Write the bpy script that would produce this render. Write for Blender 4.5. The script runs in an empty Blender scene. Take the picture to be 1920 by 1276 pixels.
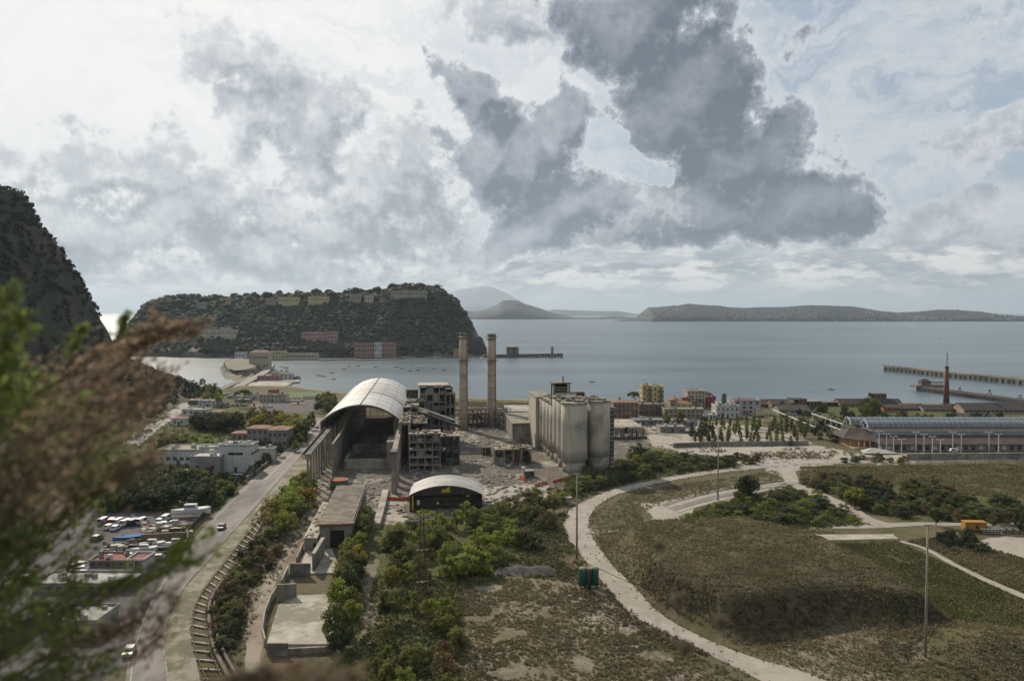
import bpy, math, random
import numpy as np
from mathutils import Vector, noise as mnoise
random.seed(7); RNG = np.random.default_rng(7)
SC = bpy.context.scene; COL = SC.collection
R = math.radians
# ------------------------------------------------------------------ camera
H = 70.0; F = 1493.0; PITCH = math.atan(53 / F)
cam = bpy.data.cameras.new('camera'); camo = bpy.data.objects.new('camera', cam); COL.objects.link(camo)
camo.location = (0, 0, H); camo.rotation_euler = (math.pi / 2 - PITCH, 0, 0)
cam.sensor_width = 36; cam.lens = 36 * F / 1920; cam.clip_start = 0.2; cam.clip_end = 200000
cam.dof.use_dof = True; cam.dof.focus_distance = 330; cam.dof.aperture_fstop = 1.1
SC.camera = camo
SC.render.resolution_x = 1024; SC.render.resolution_y = 680
SC.view_settings.view_transform = 'Standard'; SC.view_settings.look = 'None'
SC.view_settings.exposure = 0.0; SC.view_settings.gamma = 1
SC.render.engine = 'CYCLES'
cy = SC.cycles
cy.use_denoising = True
cy.max_bounces = 5; cy.diffuse_bounces = 2; cy.glossy_bounces = 2; cy.transmission_bounces = 2
cy.transparent_max_bounces = 6; cy.volume_bounces = 0; cy.caustics_reflective = False; cy.caustics_refractive = False
cy.sample_clamp_indirect = 4

# ------------------------------------------------------------------ sun and sky
SUN_AZ, SUN_EL = R(-31), R(34)          # azimuth measured from +Y towards +X
sd = Vector((math.sin(SUN_AZ) * math.cos(SUN_EL), math.cos(SUN_AZ) * math.cos(SUN_EL), math.sin(SUN_EL)))
sl = bpy.data.lights.new('sun', 'SUN'); sl.energy = 4.8; sl.angle = R(0.6); sl.color = (1.0, 0.88, 0.72)
so = bpy.data.objects.new('sun', sl); COL.objects.link(so); so.rotation_euler = sd.to_track_quat('Z', 'Y').to_euler()

W = bpy.data.worlds.new('World'); SC.world = W; W.use_nodes = True
nt = W.node_tree; nt.nodes.clear()
def N(t, **k):
    n = nt.nodes.new(t)
    for a, b in k.items():
        if a.startswith('i_'): n.inputs[int(a[2:])].default_value = b
        else: setattr(n, a, b)
    return n
def L(a, b): nt.links.new(a, b)
def mth(op, a, b=None, c=None, clamp=False):
    n = nt.nodes.new('ShaderNodeMath'); n.operation = op; n.use_clamp = clamp
    for i, v in enumerate((a, b, c)):
        if v is None: continue
        if isinstance(v, (int, float)): n.inputs[i].default_value = v
        else: nt.links.new(v, n.inputs[i])
    return n.outputs[0]
def vmt(op, a, b=None):
    n = nt.nodes.new('ShaderNodeVectorMath'); n.operation = op
    for i, v in enumerate((a, b)):
        if v is None: continue
        if isinstance(v, (tuple, list)): n.inputs[i].default_value = v
        else: nt.links.new(v, n.inputs[i])
    return n
def sstep(x, a, b):
    n = nt.nodes.new('ShaderNodeMapRange'); n.interpolation_type = 'SMOOTHSTEP'
    nt.links.new(x, n.inputs[0]); n.inputs[1].default_value = a; n.inputs[2].default_value = b
    return n.outputs[0]
def mixc(f, a, b):
    n = nt.nodes.new('ShaderNodeMix'); n.data_type = 'RGBA'
    if isinstance(f, (int, float)): n.inputs[0].default_value = f
    else: nt.links.new(f, n.inputs[0])
    for i, v in ((6, a), (7, b)):
        if isinstance(v, (tuple, list)): n.inputs[i].default_value = (*v[:3], 1)
        else: nt.links.new(v, n.inputs[i])
    return n.outputs[2]
tc = N('ShaderNodeTexCoord'); D3 = vmt('NORMALIZE', tc.outputs['Generated']).outputs[0]
sx = N('ShaderNodeSeparateXYZ'); L(D3, sx.inputs[0])
az = mth('ARCTAN2', sx.outputs[0], sx.outputs[1]); el = mth('ARCSINE', sx.outputs[2])
# billowing distortion of the (azimuth, elevation) plane
def noi(scale, det=6, rough=0.55, vec=None, dist=0.0, off=None, typ='FBM'):
    n = N('ShaderNodeTexNoise'); n.noise_type = typ; n.inputs['Scale'].default_value = scale; n.inputs['Detail'].default_value = det
    n.inputs['Roughness'].default_value = rough; n.inputs['Distortion'].default_value = dist
    v = vec if vec is not None else D3
    if off: v = vmt('ADD', v, off).outputs[0]
    L(v, n.inputs['Vector']); return n
cmb = N('ShaderNodeCombineXYZ'); L(az, cmb.inputs[0]); L(el, cmb.inputs[1])
AE = cmb.outputs[0]
n1 = noi(5.5, 10, 0.62, AE); n2 = noi(17, 6, 0.6, AE, off=(3, 7, 1))
w1 = vmt('SUBTRACT', n1.outputs['Color'], (0.5, 0.5, 0.5)).outputs[0]
w2 = vmt('SUBTRACT', n2.outputs['Color'], (0.5, 0.5, 0.5)).outputs[0]
sc1 = nt.nodes.new('ShaderNodeVectorMath'); sc1.operation = 'SCALE'; L(w1, sc1.inputs[0]); sc1.inputs[3].default_value = 0.30
sc2 = nt.nodes.new('ShaderNodeVectorMath'); sc2.operation = 'SCALE'; L(w2, sc2.inputs[0]); sc2.inputs[3].default_value = 0.07
WP = vmt('ADD', vmt('ADD', AE, sc1.outputs[0]).outputs[0], sc2.outputs[0]).outputs[0]
def ae(px, py):
    a = math.atan((px - 960) / F); return a, math.atan((585 - py) / F * math.cos(a))
def blob(px, py, rx, ry, src=None):
    a, e = ae(px, py)
    s = vmt('SUBTRACT', src or WP, (a, e, 0)).outputs[0]
    m = vmt('MULTIPLY', s, (F / rx, F / ry, 0)).outputs[0]
    return mth('SUBTRACT', 1.0, vmt('LENGTH', m).outputs['Value'])
def smax(xs, k=0.25):
    r = xs[0]
    for x in xs[1:]:
        r = mth('SMOOTH_MAX', r, x, k)
    return r
#CLOUDS
sky = N('ShaderNodeTexSky'); sky.sky_type = 'NISHITA'; sky.sun_disc = False; sky.sun_elevation = SUN_EL; sky.sun_rotation = SUN_AZ
sky.altitude = 70; sky.dust_density = 1.5; sky.air_density = 1.0
skc = nt.nodes.new('ShaderNodeVectorMath'); skc.operation = 'SCALE'; L(sky.outputs[0], skc.inputs[0]); skc.inputs[3].default_value = 0.08
c = mixc(0.65, skc.outputs[0], (0.45, 0.53, 0.61))
dot = nt.nodes.new('ShaderNodeVectorMath'); dot.operation = 'DOT_PRODUCT'; L(D3, dot.inputs[0]); dot.inputs[1].default_value = tuple(sd)
near_sun = sstep(dot.outputs['Value'], 0.70, 0.985)
# high veil: streaks on the left, ripples on the right
vs1 = noi(1.0, 9, 0.66, vmt('MULTIPLY', WP, (4.0, 17.0, 1.0)).outputs[0], dist=0.3)
rip = noi(1.0, 5, 0.62, vmt('MULTIPLY', AE, (17.0, 52.0, 1.0)).outputs[0], dist=0.1, off=(3, 1, 0))
rightside = sstep(az, 0.12, 0.42)
vm = mth('ADD', sstep(vs1.outputs[0], 0.36, 0.60), mth('MULTIPLY', rightside, mth('MULTIPLY', mth('SUBTRACT', rip.outputs[0], 0.5), 1.6)), clamp=True)
c = mixc(vm, c, mixc(near_sun, (0.60, 0.645, 0.685), (0.90, 0.90, 0.88)))
c = mixc(mth('MULTIPLY', near_sun, 0.6), c, (1.0, 0.985, 0.95))
# one field of billows for every cumulus, sampled twice: here, and a little nearer the sun for self-shadow
OFF = (-0.030, 0.034, 0)
def field(vec):
    a = noi(6.0, 4, 0.5, vec, off=(0, 0, 2)); b = noi(21.0, 7, 0.64, vec, off=(3, 7, 1))
    wa = vmt('SUBTRACT', a.outputs['Color'], (0.5, 0.5, 0.5)).outputs[0]
    s = nt.nodes.new('ShaderNodeVectorMath'); s.operation = 'SCALE'; L(wa, s.inputs[0]); s.inputs[3].default_value = 0.16
    w = vmt('ADD', vec, s.outputs[0]).outputs[0]
    return w, b.outputs[0], noi(58.0, 5, 0.65, vec, off=(1, 1, 6)).outputs[0]
W0 = field(AE); AEo = vmt('ADD', AE, OFF).outputs[0]; W1 = field(AEo)
def dens(Wk, bl, k=0.15, amp=1.5, fine=0.35, minus=None):
    w, b, f = Wk
    d = smax([blob(*q, src=w) for q in bl], k)
    if minus: 
        for q in minus: d = mth('SUBTRACT', d, mth('MAXIMUM', mth('MULTIPLY', mth('ADD', blob(*q, src=w), 0.25), 1.1), 0.0))
    d = mth('ADD', d, mth('MULTIPLY', mth('SUBTRACT', b, 0.5), amp)); return mth('ADD', d, mth('MULTIPLY', mth('SUBTRACT', f, 0.5), fine))
def cumulus(c, bl, bright, mid, dark, k=0.15, amp=1.5, lo=0.0, hi=0.16, op=1.0, base=None, minus=None, thick=0.75, litw=0.45, litamt=0.75):
    d0 = dens(W0, bl, k, amp, minus=minus); d1 = dens(W1, bl, k, amp, minus=minus)
    m = sstep(d0, lo, hi)
    if base:
        _, eb = ae(1000, base); m = mth('MULTIPLY', m, sstep(mth('ADD', el, mth('MULTIPLY', mth('SUBTRACT', W0[1], 0.5), 0.030)), eb - 0.006, eb + 0.008))
    lit = sstep(mth('SUBTRACT', d0, d1), -0.15, litw)
    t = mth('MULTIPLY', sstep(d0, 0.02, thick), mth('SUBTRACT', 1.0, mth('MULTIPLY', lit, litamt)))
    t = mth('ADD', t, mth('MULTIPLY', m, mth('ADD', mth('MULTIPLY', mth('SUBTRACT', W0[1], 0.5), 1.3), mth('MULTIPLY', mth('SUBTRACT', W0[2], 0.5), 0.7))), clamp=True)
    r = N('ShaderNodeValToRGB'); L(t, r.inputs[0]); cr = r.color_ramp
    cr.elements[0].position = 0.0; cr.elements[0].color = (*bright, 1); cr.elements[1].position = 1.0; cr.elements[1].color = (*dark, 1)
    e = cr.elements.new(0.35); e.color = (*mid, 1)
    return mixc(mth('MULTIPLY', m, op), c, r.outputs[0])
# low rows of small cream puffs and thin bars near the horizon
rows = noi(1.0, 7, 0.62, vmt('MULTIPLY', AE, (15.0, 46.0, 1.0)).outputs[0], off=(0, 0.4, 3)); rows2 = noi(1.0, 7, 0.62, vmt('MULTIPLY', AEo, (15.0, 46.0, 1.0)).outputs[0], off=(0, 0.4, 3))
lowc = mixc(sstep(mth('SUBTRACT', rows.outputs[0], rows2.outputs[0]), -0.10, 0.14), (0.30, 0.345, 0.39), (0.88, 0.86, 0.81))
c = mixc(mth('MULTIPLY', sstep(el, 0.105, 0.055), sstep(rows.outputs[0], 0.36, 0.50)), c, lowc)
# left and middle: broken grey-white billows
left = [(60, 420, 330, 120), (300, 400, 300, 150), (480, 460, 330, 80), (700, 360, 220, 170), (880, 400, 180, 110), (20, 262, 60, 34), (190, 300, 140, 60), (620, 430, 200, 80)]
c = cumulus(c, left, (0.84, 0.85, 0.85), (0.54, 0.575, 0.61), (0.27, 0.31, 0.36), amp=2.1, lo=-0.05, hi=0.30, op=0.88, base=535)
streak = [(480, 130, 150, 60), (570, 220, 130, 110), (590, 330, 100, 90), (440, 240, 80, 70), (400, 90, 120, 40), (1010, 40, 170, 70)]
c = cumulus(c, streak, (0.88, 0.88, 0.88), (0.54, 0.575, 0.615), (0.27, 0.31, 0.36), amp=1.6, lo=-0.1, hi=0.45, op=0.85)
# the towering cumulus and its long dark wing
tower = [(872, 165, 58, 62), (900, 250, 110, 90), (980, 300, 140, 110), (1055, 260, 95, 110), (1060, 400, 200, 90), (990, 440, 180, 60)]
wing = [(1180, 60, 200, 120), (1300, 180, 190, 130), (1380, 290, 180, 120), (1480, 380, 190, 95), (1280, 400, 230, 85), (1130, 440, 260, 55)]
tail = [(1740, 415, 150, 60), (1650, 400, 90, 50), (1890, 270, 110, 48), (1800, 245, 70, 30)]
c = cumulus(c, tail, (0.66, 0.68, 0.71), (0.42, 0.455, 0.505), (0.27, 0.31, 0.365), amp=1.5, lo=0.0, hi=0.30, base=478, op=0.9)
c = cumulus(c, wing, (0.80, 0.815, 0.83), (0.37, 0.41, 0.465), (0.140, 0.170, 0.215), amp=1.25, lo=0.0, hi=0.26, base=478, minus=[(1160, 250, 26, 30), (1190, 290, 30, 26), (1215, 318, 24, 22)], thick=0.50, litamt=0.40)
c = cumulus(c, tower, (0.90, 0.90, 0.89), (0.46, 0.50, 0.55), (0.175, 0.207, 0.255), amp=1.35, lo=0.0, hi=0.32, base=494, thick=0.5, litamt=0.5)
# rim of the sky, zenith, and below the horizon
c = mixc(mth('MULTIPLY', sstep(el, 0.034, 0.004), 0.8), c, mixc(sstep(az, -0.5, 0.1), (0.50, 0.52, 0.54), (0.37, 0.41, 0.45)))
c = mixc(sstep(el, 0.55, 0.95), c, (0.40, 0.43, 0.46))
c = mixc(sstep(el, 0.0, -0.05), c, (0.10, 0.12, 0.13))
bg = N('ShaderNodeBackground'); L(c, bg.inputs[0]); bg.inputs[1].default_value = 1.0
ow = N('ShaderNodeOutputWorld'); L(bg.outputs[0], ow.inputs[0])
# ------------------------------------------------------------------ geometry helpers
Z0 = 5.0
cth, sth = math.cos(PITCH), math.sin(PITCH)
def ray(px, py):
    u = (px - 960) / F; v = -(py - 638) / F
    return u, cth + v * sth, -sth + v * cth
def P(px, py, z=Z0):                 # the point at height z seen at a photo pixel
    u, y, w = ray(px, py); t = (z - H) / w
    return Vector((u * t, y * t, z))
def PY(px, py, Y):                   # the point at depth Y seen at a photo pixel
    u, y, w = ray(px, py); t = Y / y
    return Vector((u * t, Y, H + w * t))
def D(py, z=Z0): return P(960, py, z).y
def XA(px, Y, z=Z0):                 # x at depth Y and height z
    return (px - 960) / F * (Y * cth - (z - H) * sth)
def pix(x, y, z):                    # world arrays -> photo pixels
    d = y * cth - (z - H) * sth; v = (y * sth + (z - H) * cth) / d
    return 960 + F * x / d, 638 - F * v
AX = Vector((-0.107, 0.994, 0)).normalized(); BX = Vector((AX.y, -AX.x, 0))   # the works' own grid: along the road, across it
ROT = math.atan2(BX.y, BX.x)

def npmesh(name, V, Fc, mats, smooth=False, mi=None, attrs=None):
    V = np.asarray(V, np.float32).reshape(-1, 3); Fc = np.asarray(Fc, np.int32)
    me = bpy.data.meshes.new(name)
    me.vertices.add(len(V)); me.vertices.foreach_set('co', V.ravel())
    k = Fc.shape[1]; me.loops.add(Fc.size); me.loops.foreach_set('vertex_index', Fc.ravel())
    me.polygons.add(len(Fc)); me.polygons.foreach_set('loop_start', np.arange(0, Fc.size, k, dtype=np.int32))
    me.polygons.foreach_set('loop_total', np.full(len(Fc), k, np.int32))
    if mi is not None: me.polygons.foreach_set('material_index', np.asarray(mi, np.int32))
    if smooth: me.polygons.foreach_set('use_smooth', np.ones(len(Fc), bool))
    for m in (mats if isinstance(mats, (list, tuple)) else [mats]): me.materials.append(m)
    if attrs:
        for a, vals in attrs.items():
            at = me.attributes.new(a, 'FLOAT', 'POINT'); at.data.foreach_set('value', np.asarray(vals, np.float32).ravel())
    me.update(); me.validate()
    return me
def link(name, me, parent=None):
    o = bpy.data.objects.new(name, me); COL.objects.link(o)
    if parent: o.parent = parent
    return o
def tag(o, label=None, cat=None, group=None, kind=None):
    for k, v in (('label', label), ('category', cat), ('group', group), ('kind', kind)):
        if v: o[k] = v
    return o
def empty(name, loc=(0, 0, 0), rz=0, label=None, cat=None, group=None):
    o = bpy.data.objects.new(name, None); COL.objects.link(o); o.location = loc; o.rotation_euler = (0, 0, rz)
    return tag(o, label, cat, group)
def kids(o): return CH.get(o.name, [])
CH = {}
def copytree(o, loc, rz=0, s=None, label=None, group=None):
    c = o.copy(); COL.objects.link(c); c.location = loc; c.rotation_euler = (0, 0, rz)
    if s: c.scale = s if isinstance(s, (tuple, list)) else (s, s, s)
    if label: c['label'] = label
    if group: c['group'] = group
    for ch in kids(o):
        d = ch.copy(); COL.objects.link(d); d.parent = c
        for g in kids(ch):
            e = g.copy(); COL.objects.link(e); e.parent = d
    return c

class MB:                            # collects shapes, then becomes ONE mesh object
    def __init__(s): s.v = []; s.f = []; s.m = []; s.mats = []
    def mi(s, m):
        if m not in s.mats: s.mats.append(m)
        return s.mats.index(m)
    def add(s, vs, fs, m):
        b = len(s.v); s.v += [tuple(v) for v in vs]; s.f += [tuple(b + i for i in f) for f in fs]; s.m += [s.mi(m)] * len(fs); return s
    def box(s, x0, x1, y0, y1, z0, z1, m, M=None):
        vs = [Vector(p) for p in ((x0,y0,z0),(x1,y0,z0),(x1,y1,z0),(x0,y1,z0),(x0,y0,z1),(x1,y0,z1),(x1,y1,z1),(x0,y1,z1))]
        if M: vs = [M @ v for v in vs]
        return s.add(vs, ((0,3,2,1),(4,5,6,7),(0,1,5,4),(1,2,6,5),(2,3,7,6),(3,0,4,7)), m)
    def bar(s, a, b, w, h, m, roll=None):     # a rectangular beam from a to b
        a = Vector(a); b = Vector(b); d = (b - a); l = d.length
        if l < 1e-6: return s
        d /= l; up = Vector((0,0,1)) if abs(d.z) < 0.95 else Vector((BX.x, BX.y, 0))
        r = d.cross(up).normalized(); u = r.cross(d).normalized()
        q = [(-w/2,-h/2),(w/2,-h/2),(w/2,h/2),(-w/2,h/2)]
        vs = [a + r*i + u*j for i, j in q] + [b + r*i + u*j for i, j in q]
        return s.add(vs, ((0,1,2,3),(7,6,5,4),(0,4,5,1),(1,5,6,2),(2,6,7,3),(3,7,4,0)), m)
    def tube(s, pts, rad, m, n=10, cap=True):
        pts = [Vector(p) for p in pts]; k = len(pts)
        rad = rad if isinstance(rad, (list, tuple)) else [rad] * k
        vs = []; fs = []
        for i, p in enumerate(pts):
            d = (pts[min(i+1,k-1)] - pts[max(i-1,0)]).normalized()
            up = Vector((0,0,1)) if abs(d.z) < 0.9 else Vector((1,0,0))
            r = d.cross(up).normalized(); u = r.cross(d)
            for j in range(n):
                t = 2*math.pi*j/n; vs.append(p + (r*math.cos(t) + u*math.sin(t))*rad[i])
        for i in range(k-1):
            for j in range(n):
                j2 = (j+1) % n; fs.append((i*n+j, i*n+j2, (i+1)*n+j2, (i+1)*n+j))
        if cap: fs += [tuple(range(n))[::-1], tuple((k-1)*n + j for j in range(n))]
        return s.add(vs, fs, m)
    def prism(s, pts, z0, z1, m, top=None):   # an upright prism over a ground polygon (counter-clockwise)
        n = len(pts); a = sum(pts[i][0]*pts[(i+1)%n][1]-pts[(i+1)%n][0]*pts[i][1] for i in range(n))
        if a < 0: pts = pts[::-1]
        vs = [(p[0],p[1],z0) for p in pts] + [(p[0],p[1],z1) for p in pts]
        s.add(vs, [(i,(i+1)%n,n+(i+1)%n,n+i) for i in range(n)] + [tuple(range(n))[::-1]], m)
        return s.add([(p[0],p[1],z1) for p in pts], [tuple(range(n))], top or m)
    def me(s, name, smooth=False):
        me = bpy.data.meshes.new(name); me.from_pydata(s.v, [], s.f)
        for m in s.mats: me.materials.append(m)
        me.polygons.foreach_set('material_index', s.m)
        if smooth: me.polygons.foreach_set('use_smooth', [len(f) <= 4 for f in s.f])
        me.update(); return me
    def build(s, name, parent=None, smooth=False):
        o = link(name, s.me(name, smooth), parent)
        if parent: CH.setdefault(parent.name, []).append(o)
        return o
def frame(o, rz=ROT):                 # matrix of a local frame standing at o
    from mathutils import Matrix
    return Matrix.Translation(Vector(o)) @ Matrix.Rotation(rz, 4, 'Z')

# ------------------------------------------------------------------ procedural materials
MATS = {}
def mat(name, col, col2=None, rough=0.85, scale=0.35, bump=0.0, metal=0.0, streak=0.0, dirt=None, dirt_amt=0.0, tr=0.0, island=0.0, spec=0.3, attr=None, bscale=None, stretch=None, rnd=0.0):
    global nt
    if name in MATS: return MATS[name]
    m = bpy.data.materials.new(name); m.use_nodes = True; nt = m.node_tree; nt.nodes.clear()
    geo = N('ShaderNodeNewGeometry'); pos = geo.outputs['Position']
    if stretch: pos = vmt('MULTIPLY', pos, stretch).outputs[0]
    n = noi(scale, 6, 0.6, pos); c = mixc(sstep(n.outputs[0], 0.35, 0.65), col, col2 or tuple(x*0.7 for x in col))
    if dirt:
        n2_ = noi(scale*0.35, 8, 0.7, pos, off=(5,5,5)); t = 0.62 - dirt_amt*0.25
        c = mixc(mth('MULTIPLY', sstep(n2_.outputs[0], t-0.06, t+0.06), 0.85), c, dirt)
    if streak:
        ps = vmt('MULTIPLY', geo.outputs['Position'], (1.6, 1.6, 0.06)).outputs[0]
        ns = noi(0.9, 5, 0.65, ps); c = mixc(mth('MULTIPLY', sstep(ns.outputs[0], 0.48, 0.68), streak), c, tuple(x*0.35 for x in col))
    if island:
        h = N('ShaderNodeHueSaturation'); L(c, h.inputs['Color'])
        L(mth('ADD', 1-island, mth('MULTIPLY', geo.outputs['Random Per Island'], 2*island)), h.inputs['Value'])
        L(mth('ADD', 0.485, mth('MULTIPLY', geo.outputs['Random Per Island'], 0.03)), h.inputs['Hue']); c = h.outputs[0]
    if rnd:
        oi = N('ShaderNodeObjectInfo'); h = N('ShaderNodeHueSaturation'); L(c, h.inputs['Color'])
        L(mth('ADD', 1-rnd, mth('MULTIPLY', oi.outputs['Random'], 2*rnd)), h.inputs['Value'])
        L(mth('ADD', 0.48, mth('MULTIPLY', oi.outputs['Random'], 0.035)), h.inputs['Hue']); c = h.outputs[0]
    b = N('ShaderNodeBsdfPrincipled'); L(c, b.inputs['Base Color']); b.inputs['Roughness'].default_value = rough; b.inputs['Metallic'].default_value = metal
    b.inputs['Specular IOR Level'].default_value = spec
    if bump:
        nb = noi(bscale or scale*4, 6, 0.65, pos); bp = N('ShaderNodeBump'); bp.inputs['Strength'].default_value = min(1, bump); bp.inputs['Distance'].default_value = 0.35
        L(nb.outputs[0], bp.inputs['Height']); L(bp.outputs[0], b.inputs['Normal'])
    o = N('ShaderNodeOutputMaterial')
    if tr:
        t = N('ShaderNodeBsdfTranslucent'); L(c, t.inputs[0]); mx = N('ShaderNodeMixShader'); mx.inputs[0].default_value = tr
        L(b.outputs[0], mx.inputs[1]); L(t.outputs[0], mx.inputs[2]); L(mx.outputs[0], o.inputs[0])
    else: L(b.outputs[0], o.inputs[0])
    MATS[name] = m; return m
def leafmat(name, a, b, tr=0.35, island=0.30, rnd=0.0): return mat(name, a, b, rough=0.7, scale=0.12, tr=tr, island=island, spec=0.2, rnd=rnd)

concrete = mat('concrete', (0.30,0.265,0.215), (0.19,0.17,0.14), bump=0.4, streak=0.5, scale=0.3, dirt=(0.10,0.095,0.085), dirt_amt=0.3)
concrete_pale = mat('pale concrete', (0.43,0.385,0.32), (0.30,0.27,0.225), bump=0.3, streak=0.55, scale=0.25, dirt=(0.17,0.16,0.14), dirt_amt=0.3)
concrete_dark = mat('dark concrete', (0.165,0.148,0.125), (0.09,0.082,0.07), bump=0.5, streak=0.4, scale=0.4, dirt=(0.05,0.05,0.045), dirt_amt=0.4)
mossy = mat('mossy roof', (0.35,0.31,0.24), (0.21,0.19,0.14), bump=0.5, scale=0.5, dirt=(0.12,0.115,0.07), dirt_amt=0.5)
silo_c = mat('silo concrete', (0.47,0.415,0.335), (0.39,0.345,0.28), bump=0.15, streak=0.45, scale=0.2, dirt=(0.24,0.22,0.19), dirt_amt=0.2)
chim_c = mat('chimney concrete', (0.46,0.37,0.27), (0.36,0.29,0.215), bump=0.2, streak=0.3, scale=0.2)
rust = mat('rusty steel', (0.10,0.05,0.035), (0.045,0.03,0.025), rough=0.8, scale=0.8, bump=0.3)
darksteel = mat('dark steel', (0.05,0.05,0.05), (0.03,0.028,0.026), rough=0.6, scale=0.8)
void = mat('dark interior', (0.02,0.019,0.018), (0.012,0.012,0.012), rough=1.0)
orange = mat('orange netting', (0.62,0.13,0.04), (0.45,0.09,0.03), rough=0.8, scale=1.5)
brick = mat('brick', (0.26,0.11,0.07), (0.18,0.08,0.055), scale=0.8, bump=0.2, streak=0.3)
glass = mat('window glass', (0.03,0.035,0.04), (0.02,0.025,0.03), rough=0.15, spec=0.6)
white_p = mat('white paint', (0.62,0.61,0.58), (0.50,0.49,0.46), scale=0.4, streak=0.25)
galv = mat('galvanised pole', (0.36,0.35,0.33), (0.28,0.27,0.26), rough=0.6, scale=1.0)
polem = mat('weathered pole', (0.33,0.29,0.24), (0.25,0.21,0.18), rough=0.8, scale=1.0)
bark = mat('bark', (0.09,0.07,0.05), (0.05,0.04,0.03), scale=2)
# ------------------------------------------------------------------ the land
def inpoly(X, Y, poly):
    poly = np.asarray(poly, float); ins = np.zeros(X.shape, bool); j = len(poly) - 1
    for i in range(len(poly)):
        xi, yi = poly[i]; xj, yj = poly[j]
        c = ((yi > Y) != (yj > Y)) & (X < (xj - xi) * (Y - yi) / (yj - yi + 1e-12) + xi)
        ins ^= c; j = i
    return ins
def band(edge_l, edge_r): return list(edge_l) + list(edge_r)[::-1]
# the bay's shore as seen in the photo, then in metres
SH = [(-400,745),(100,745),(330,735),(395,733),(428,736),(470,727),(560,727),(640,738),(760,745),(930,751),(1150,755),(1400,757),(1920,760),(2600,765)]
shx = [P(a, b, 0).x for a, b in SH]; shy = [P(a, b, 0).y for a, b in SH]
def sstepn(x, a, b):
    t = np.clip((x - a) / (b - a), 0, 1); return t*t*(3-2*t)
def fbm(x, y, s, o=4, seed=0):
    r = np.zeros_like(x, float); a = 1.0; rr = np.random.default_rng(seed)
    for k in range(o):
        for q in range(3):
            th = rr.uniform(0, 6.28); ph = rr.uniform(0, 6.28, 2); w = s*(2**k)*rr.uniform(0.7, 1.4)
            r += a*np.sin((x*math.cos(th)+y*math.sin(th))*w+ph[0])*np.sin((-x*math.sin(th)+y*math.cos(th))*w*0.9+ph[1])/1.7
        a *= 0.5
    return r/2
# mounds: photo polygons of their flat tops, height, and width of the slope
big_top = [P(a,b,Z0+6) for a,b in [(1160,1000),(1230,980),(1390,972),(1450,985),(1540,1010),(1600,1040),(1668,1078),(1706,1108),(1660,1108),(1560,1098),(1450,1112),(1330,1128),(1250,1118),(1190,1060)]]
big_top = [(p.x,p.y) for p in big_top]
def polydist(X, Y, poly):
    d = np.full(X.shape, 1e9); n = len(poly)
    for i in range(n):
        ax, ay = poly[i]; bx, by = poly[(i+1)%n]; vx, vy = bx-ax, by-ay
        t = np.clip(((X-ax)*vx+(Y-ay)*vy)/(vx*vx+vy*vy), 0, 1)
        d = np.minimum(d, np.hypot(X-ax-t*vx, Y-ay-t*vy))
    return np.where(inpoly(X, Y, poly), -d, d)
GL = [(1560,1345),(1400,1262),(1277,1200),(1200,1162),(1167,1135),(1127,1087),(1097,1050),(1067,1013),(1057,983),(1067,958),(1100,937),(1154,916),(1217,902),(1300,887),(1367,876),(1440,869),(1500,864),(1600,862),(1740,861),(1960,859)]
GR = [(1700,1330),(1530,1268),(1400,1228),(1300,1186),(1234,1147),(1184,1094),(1147,1057),(1117,1017),(1104,988),(1106,968),(1118,950),(1152,929),(1200,915),(1267,900),(1350,886),(1440,876),(1500,871),(1600,868),(1740,866),(1960,863)]
tcx = [((P(*a)+P(*b))/2) for a, b in zip(GL[:15], [(1700,1330),(1530,1268),(1400,1228),(1234,1147),(1200,1120),(1160,1072),(1147,1057),(1117,1017),(1104,988),(1106,968),(1118,950),(1152,929),(1200,915),(1267,900),(1350,886)])]
def trackdist(X, Y):
    d = np.full(np.shape(X), 1e9)
    for p, q in zip(tcx[:-1], tcx[1:]):
        vx, vy = q.x-p.x, q.y-p.y; t = np.clip(((X-p.x)*vx+(Y-p.y)*vy)/(vx*vx+vy*vy+1e-9), 0, 1); d = np.minimum(d, np.hypot(X-p.x-t*vx, Y-p.y-t*vy))
    return d
small_hill = P(1860, 1230); bush_hill = P(1440, 955)
def height(X, Y):
    X = np.asarray(X, float); Y = np.asarray(Y, float)
    cy_ = np.interp(X, shx, shy)
    h = np.where(Y < cy_, Z0, 0) + 0.0
    h = -3 + (Z0+3) * sstepn(cy_ - Y, -14, 34)
    d = polydist(X, Y, big_top)
    h += 6.8 * (1 - sstepn(d, -1.5, 9)) * (1 + 0.08*fbm(X, Y, 0.12, 3, 4)) * sstepn(trackdist(X, Y), 3.2, 11)
    h += 4.0 * np.exp(-(((X-small_hill.x)/17)**2 + ((Y-small_hill.y)/11)**2))
    h += 0.28 * fbm(X, Y, 0.06, 3, 9) * (Y < cy_) * sstepn(X, 20, 60)
    # the western hillside above the village
    foot = np.interp(Y, [0, 100, 200, 260, 330, 420, 520, 600, 700, 900], [-75, -110, -165, -190, -200, -235, -262, -262, -285, -300])
    h += np.clip(foot - X, 0, 400) * 0.42 * (1 - sstepn(Y, 640, 760))
    return h
ncol, nrow = 1150, 700
u = np.linspace(-1.05, 1.05, ncol); yy = 40 * (1000/40) ** (np.linspace(0, 1, nrow))
YG, UG = np.meshgrid(yy, u, indexing='ij'); XG = UG * YG
ZG = height(XG, YG)
PXG, PYG = pix(XG, YG, np.full_like(XG, Z0))
WX = 11*fbm(XG, YG, 0.16, 4, 21)*np.clip(250/YG,.35,1.3) + 9*fbm(XG, YG, 0.7, 3, 22)*np.clip(200/YG,.2,1); WY = 7*fbm(XG, YG, 0.16, 4, 23)*np.clip(250/YG,.25,1.5) + 6*fbm(XG, YG, 0.7, 3, 24)*np.clip(200/YG,.1,1)
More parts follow.
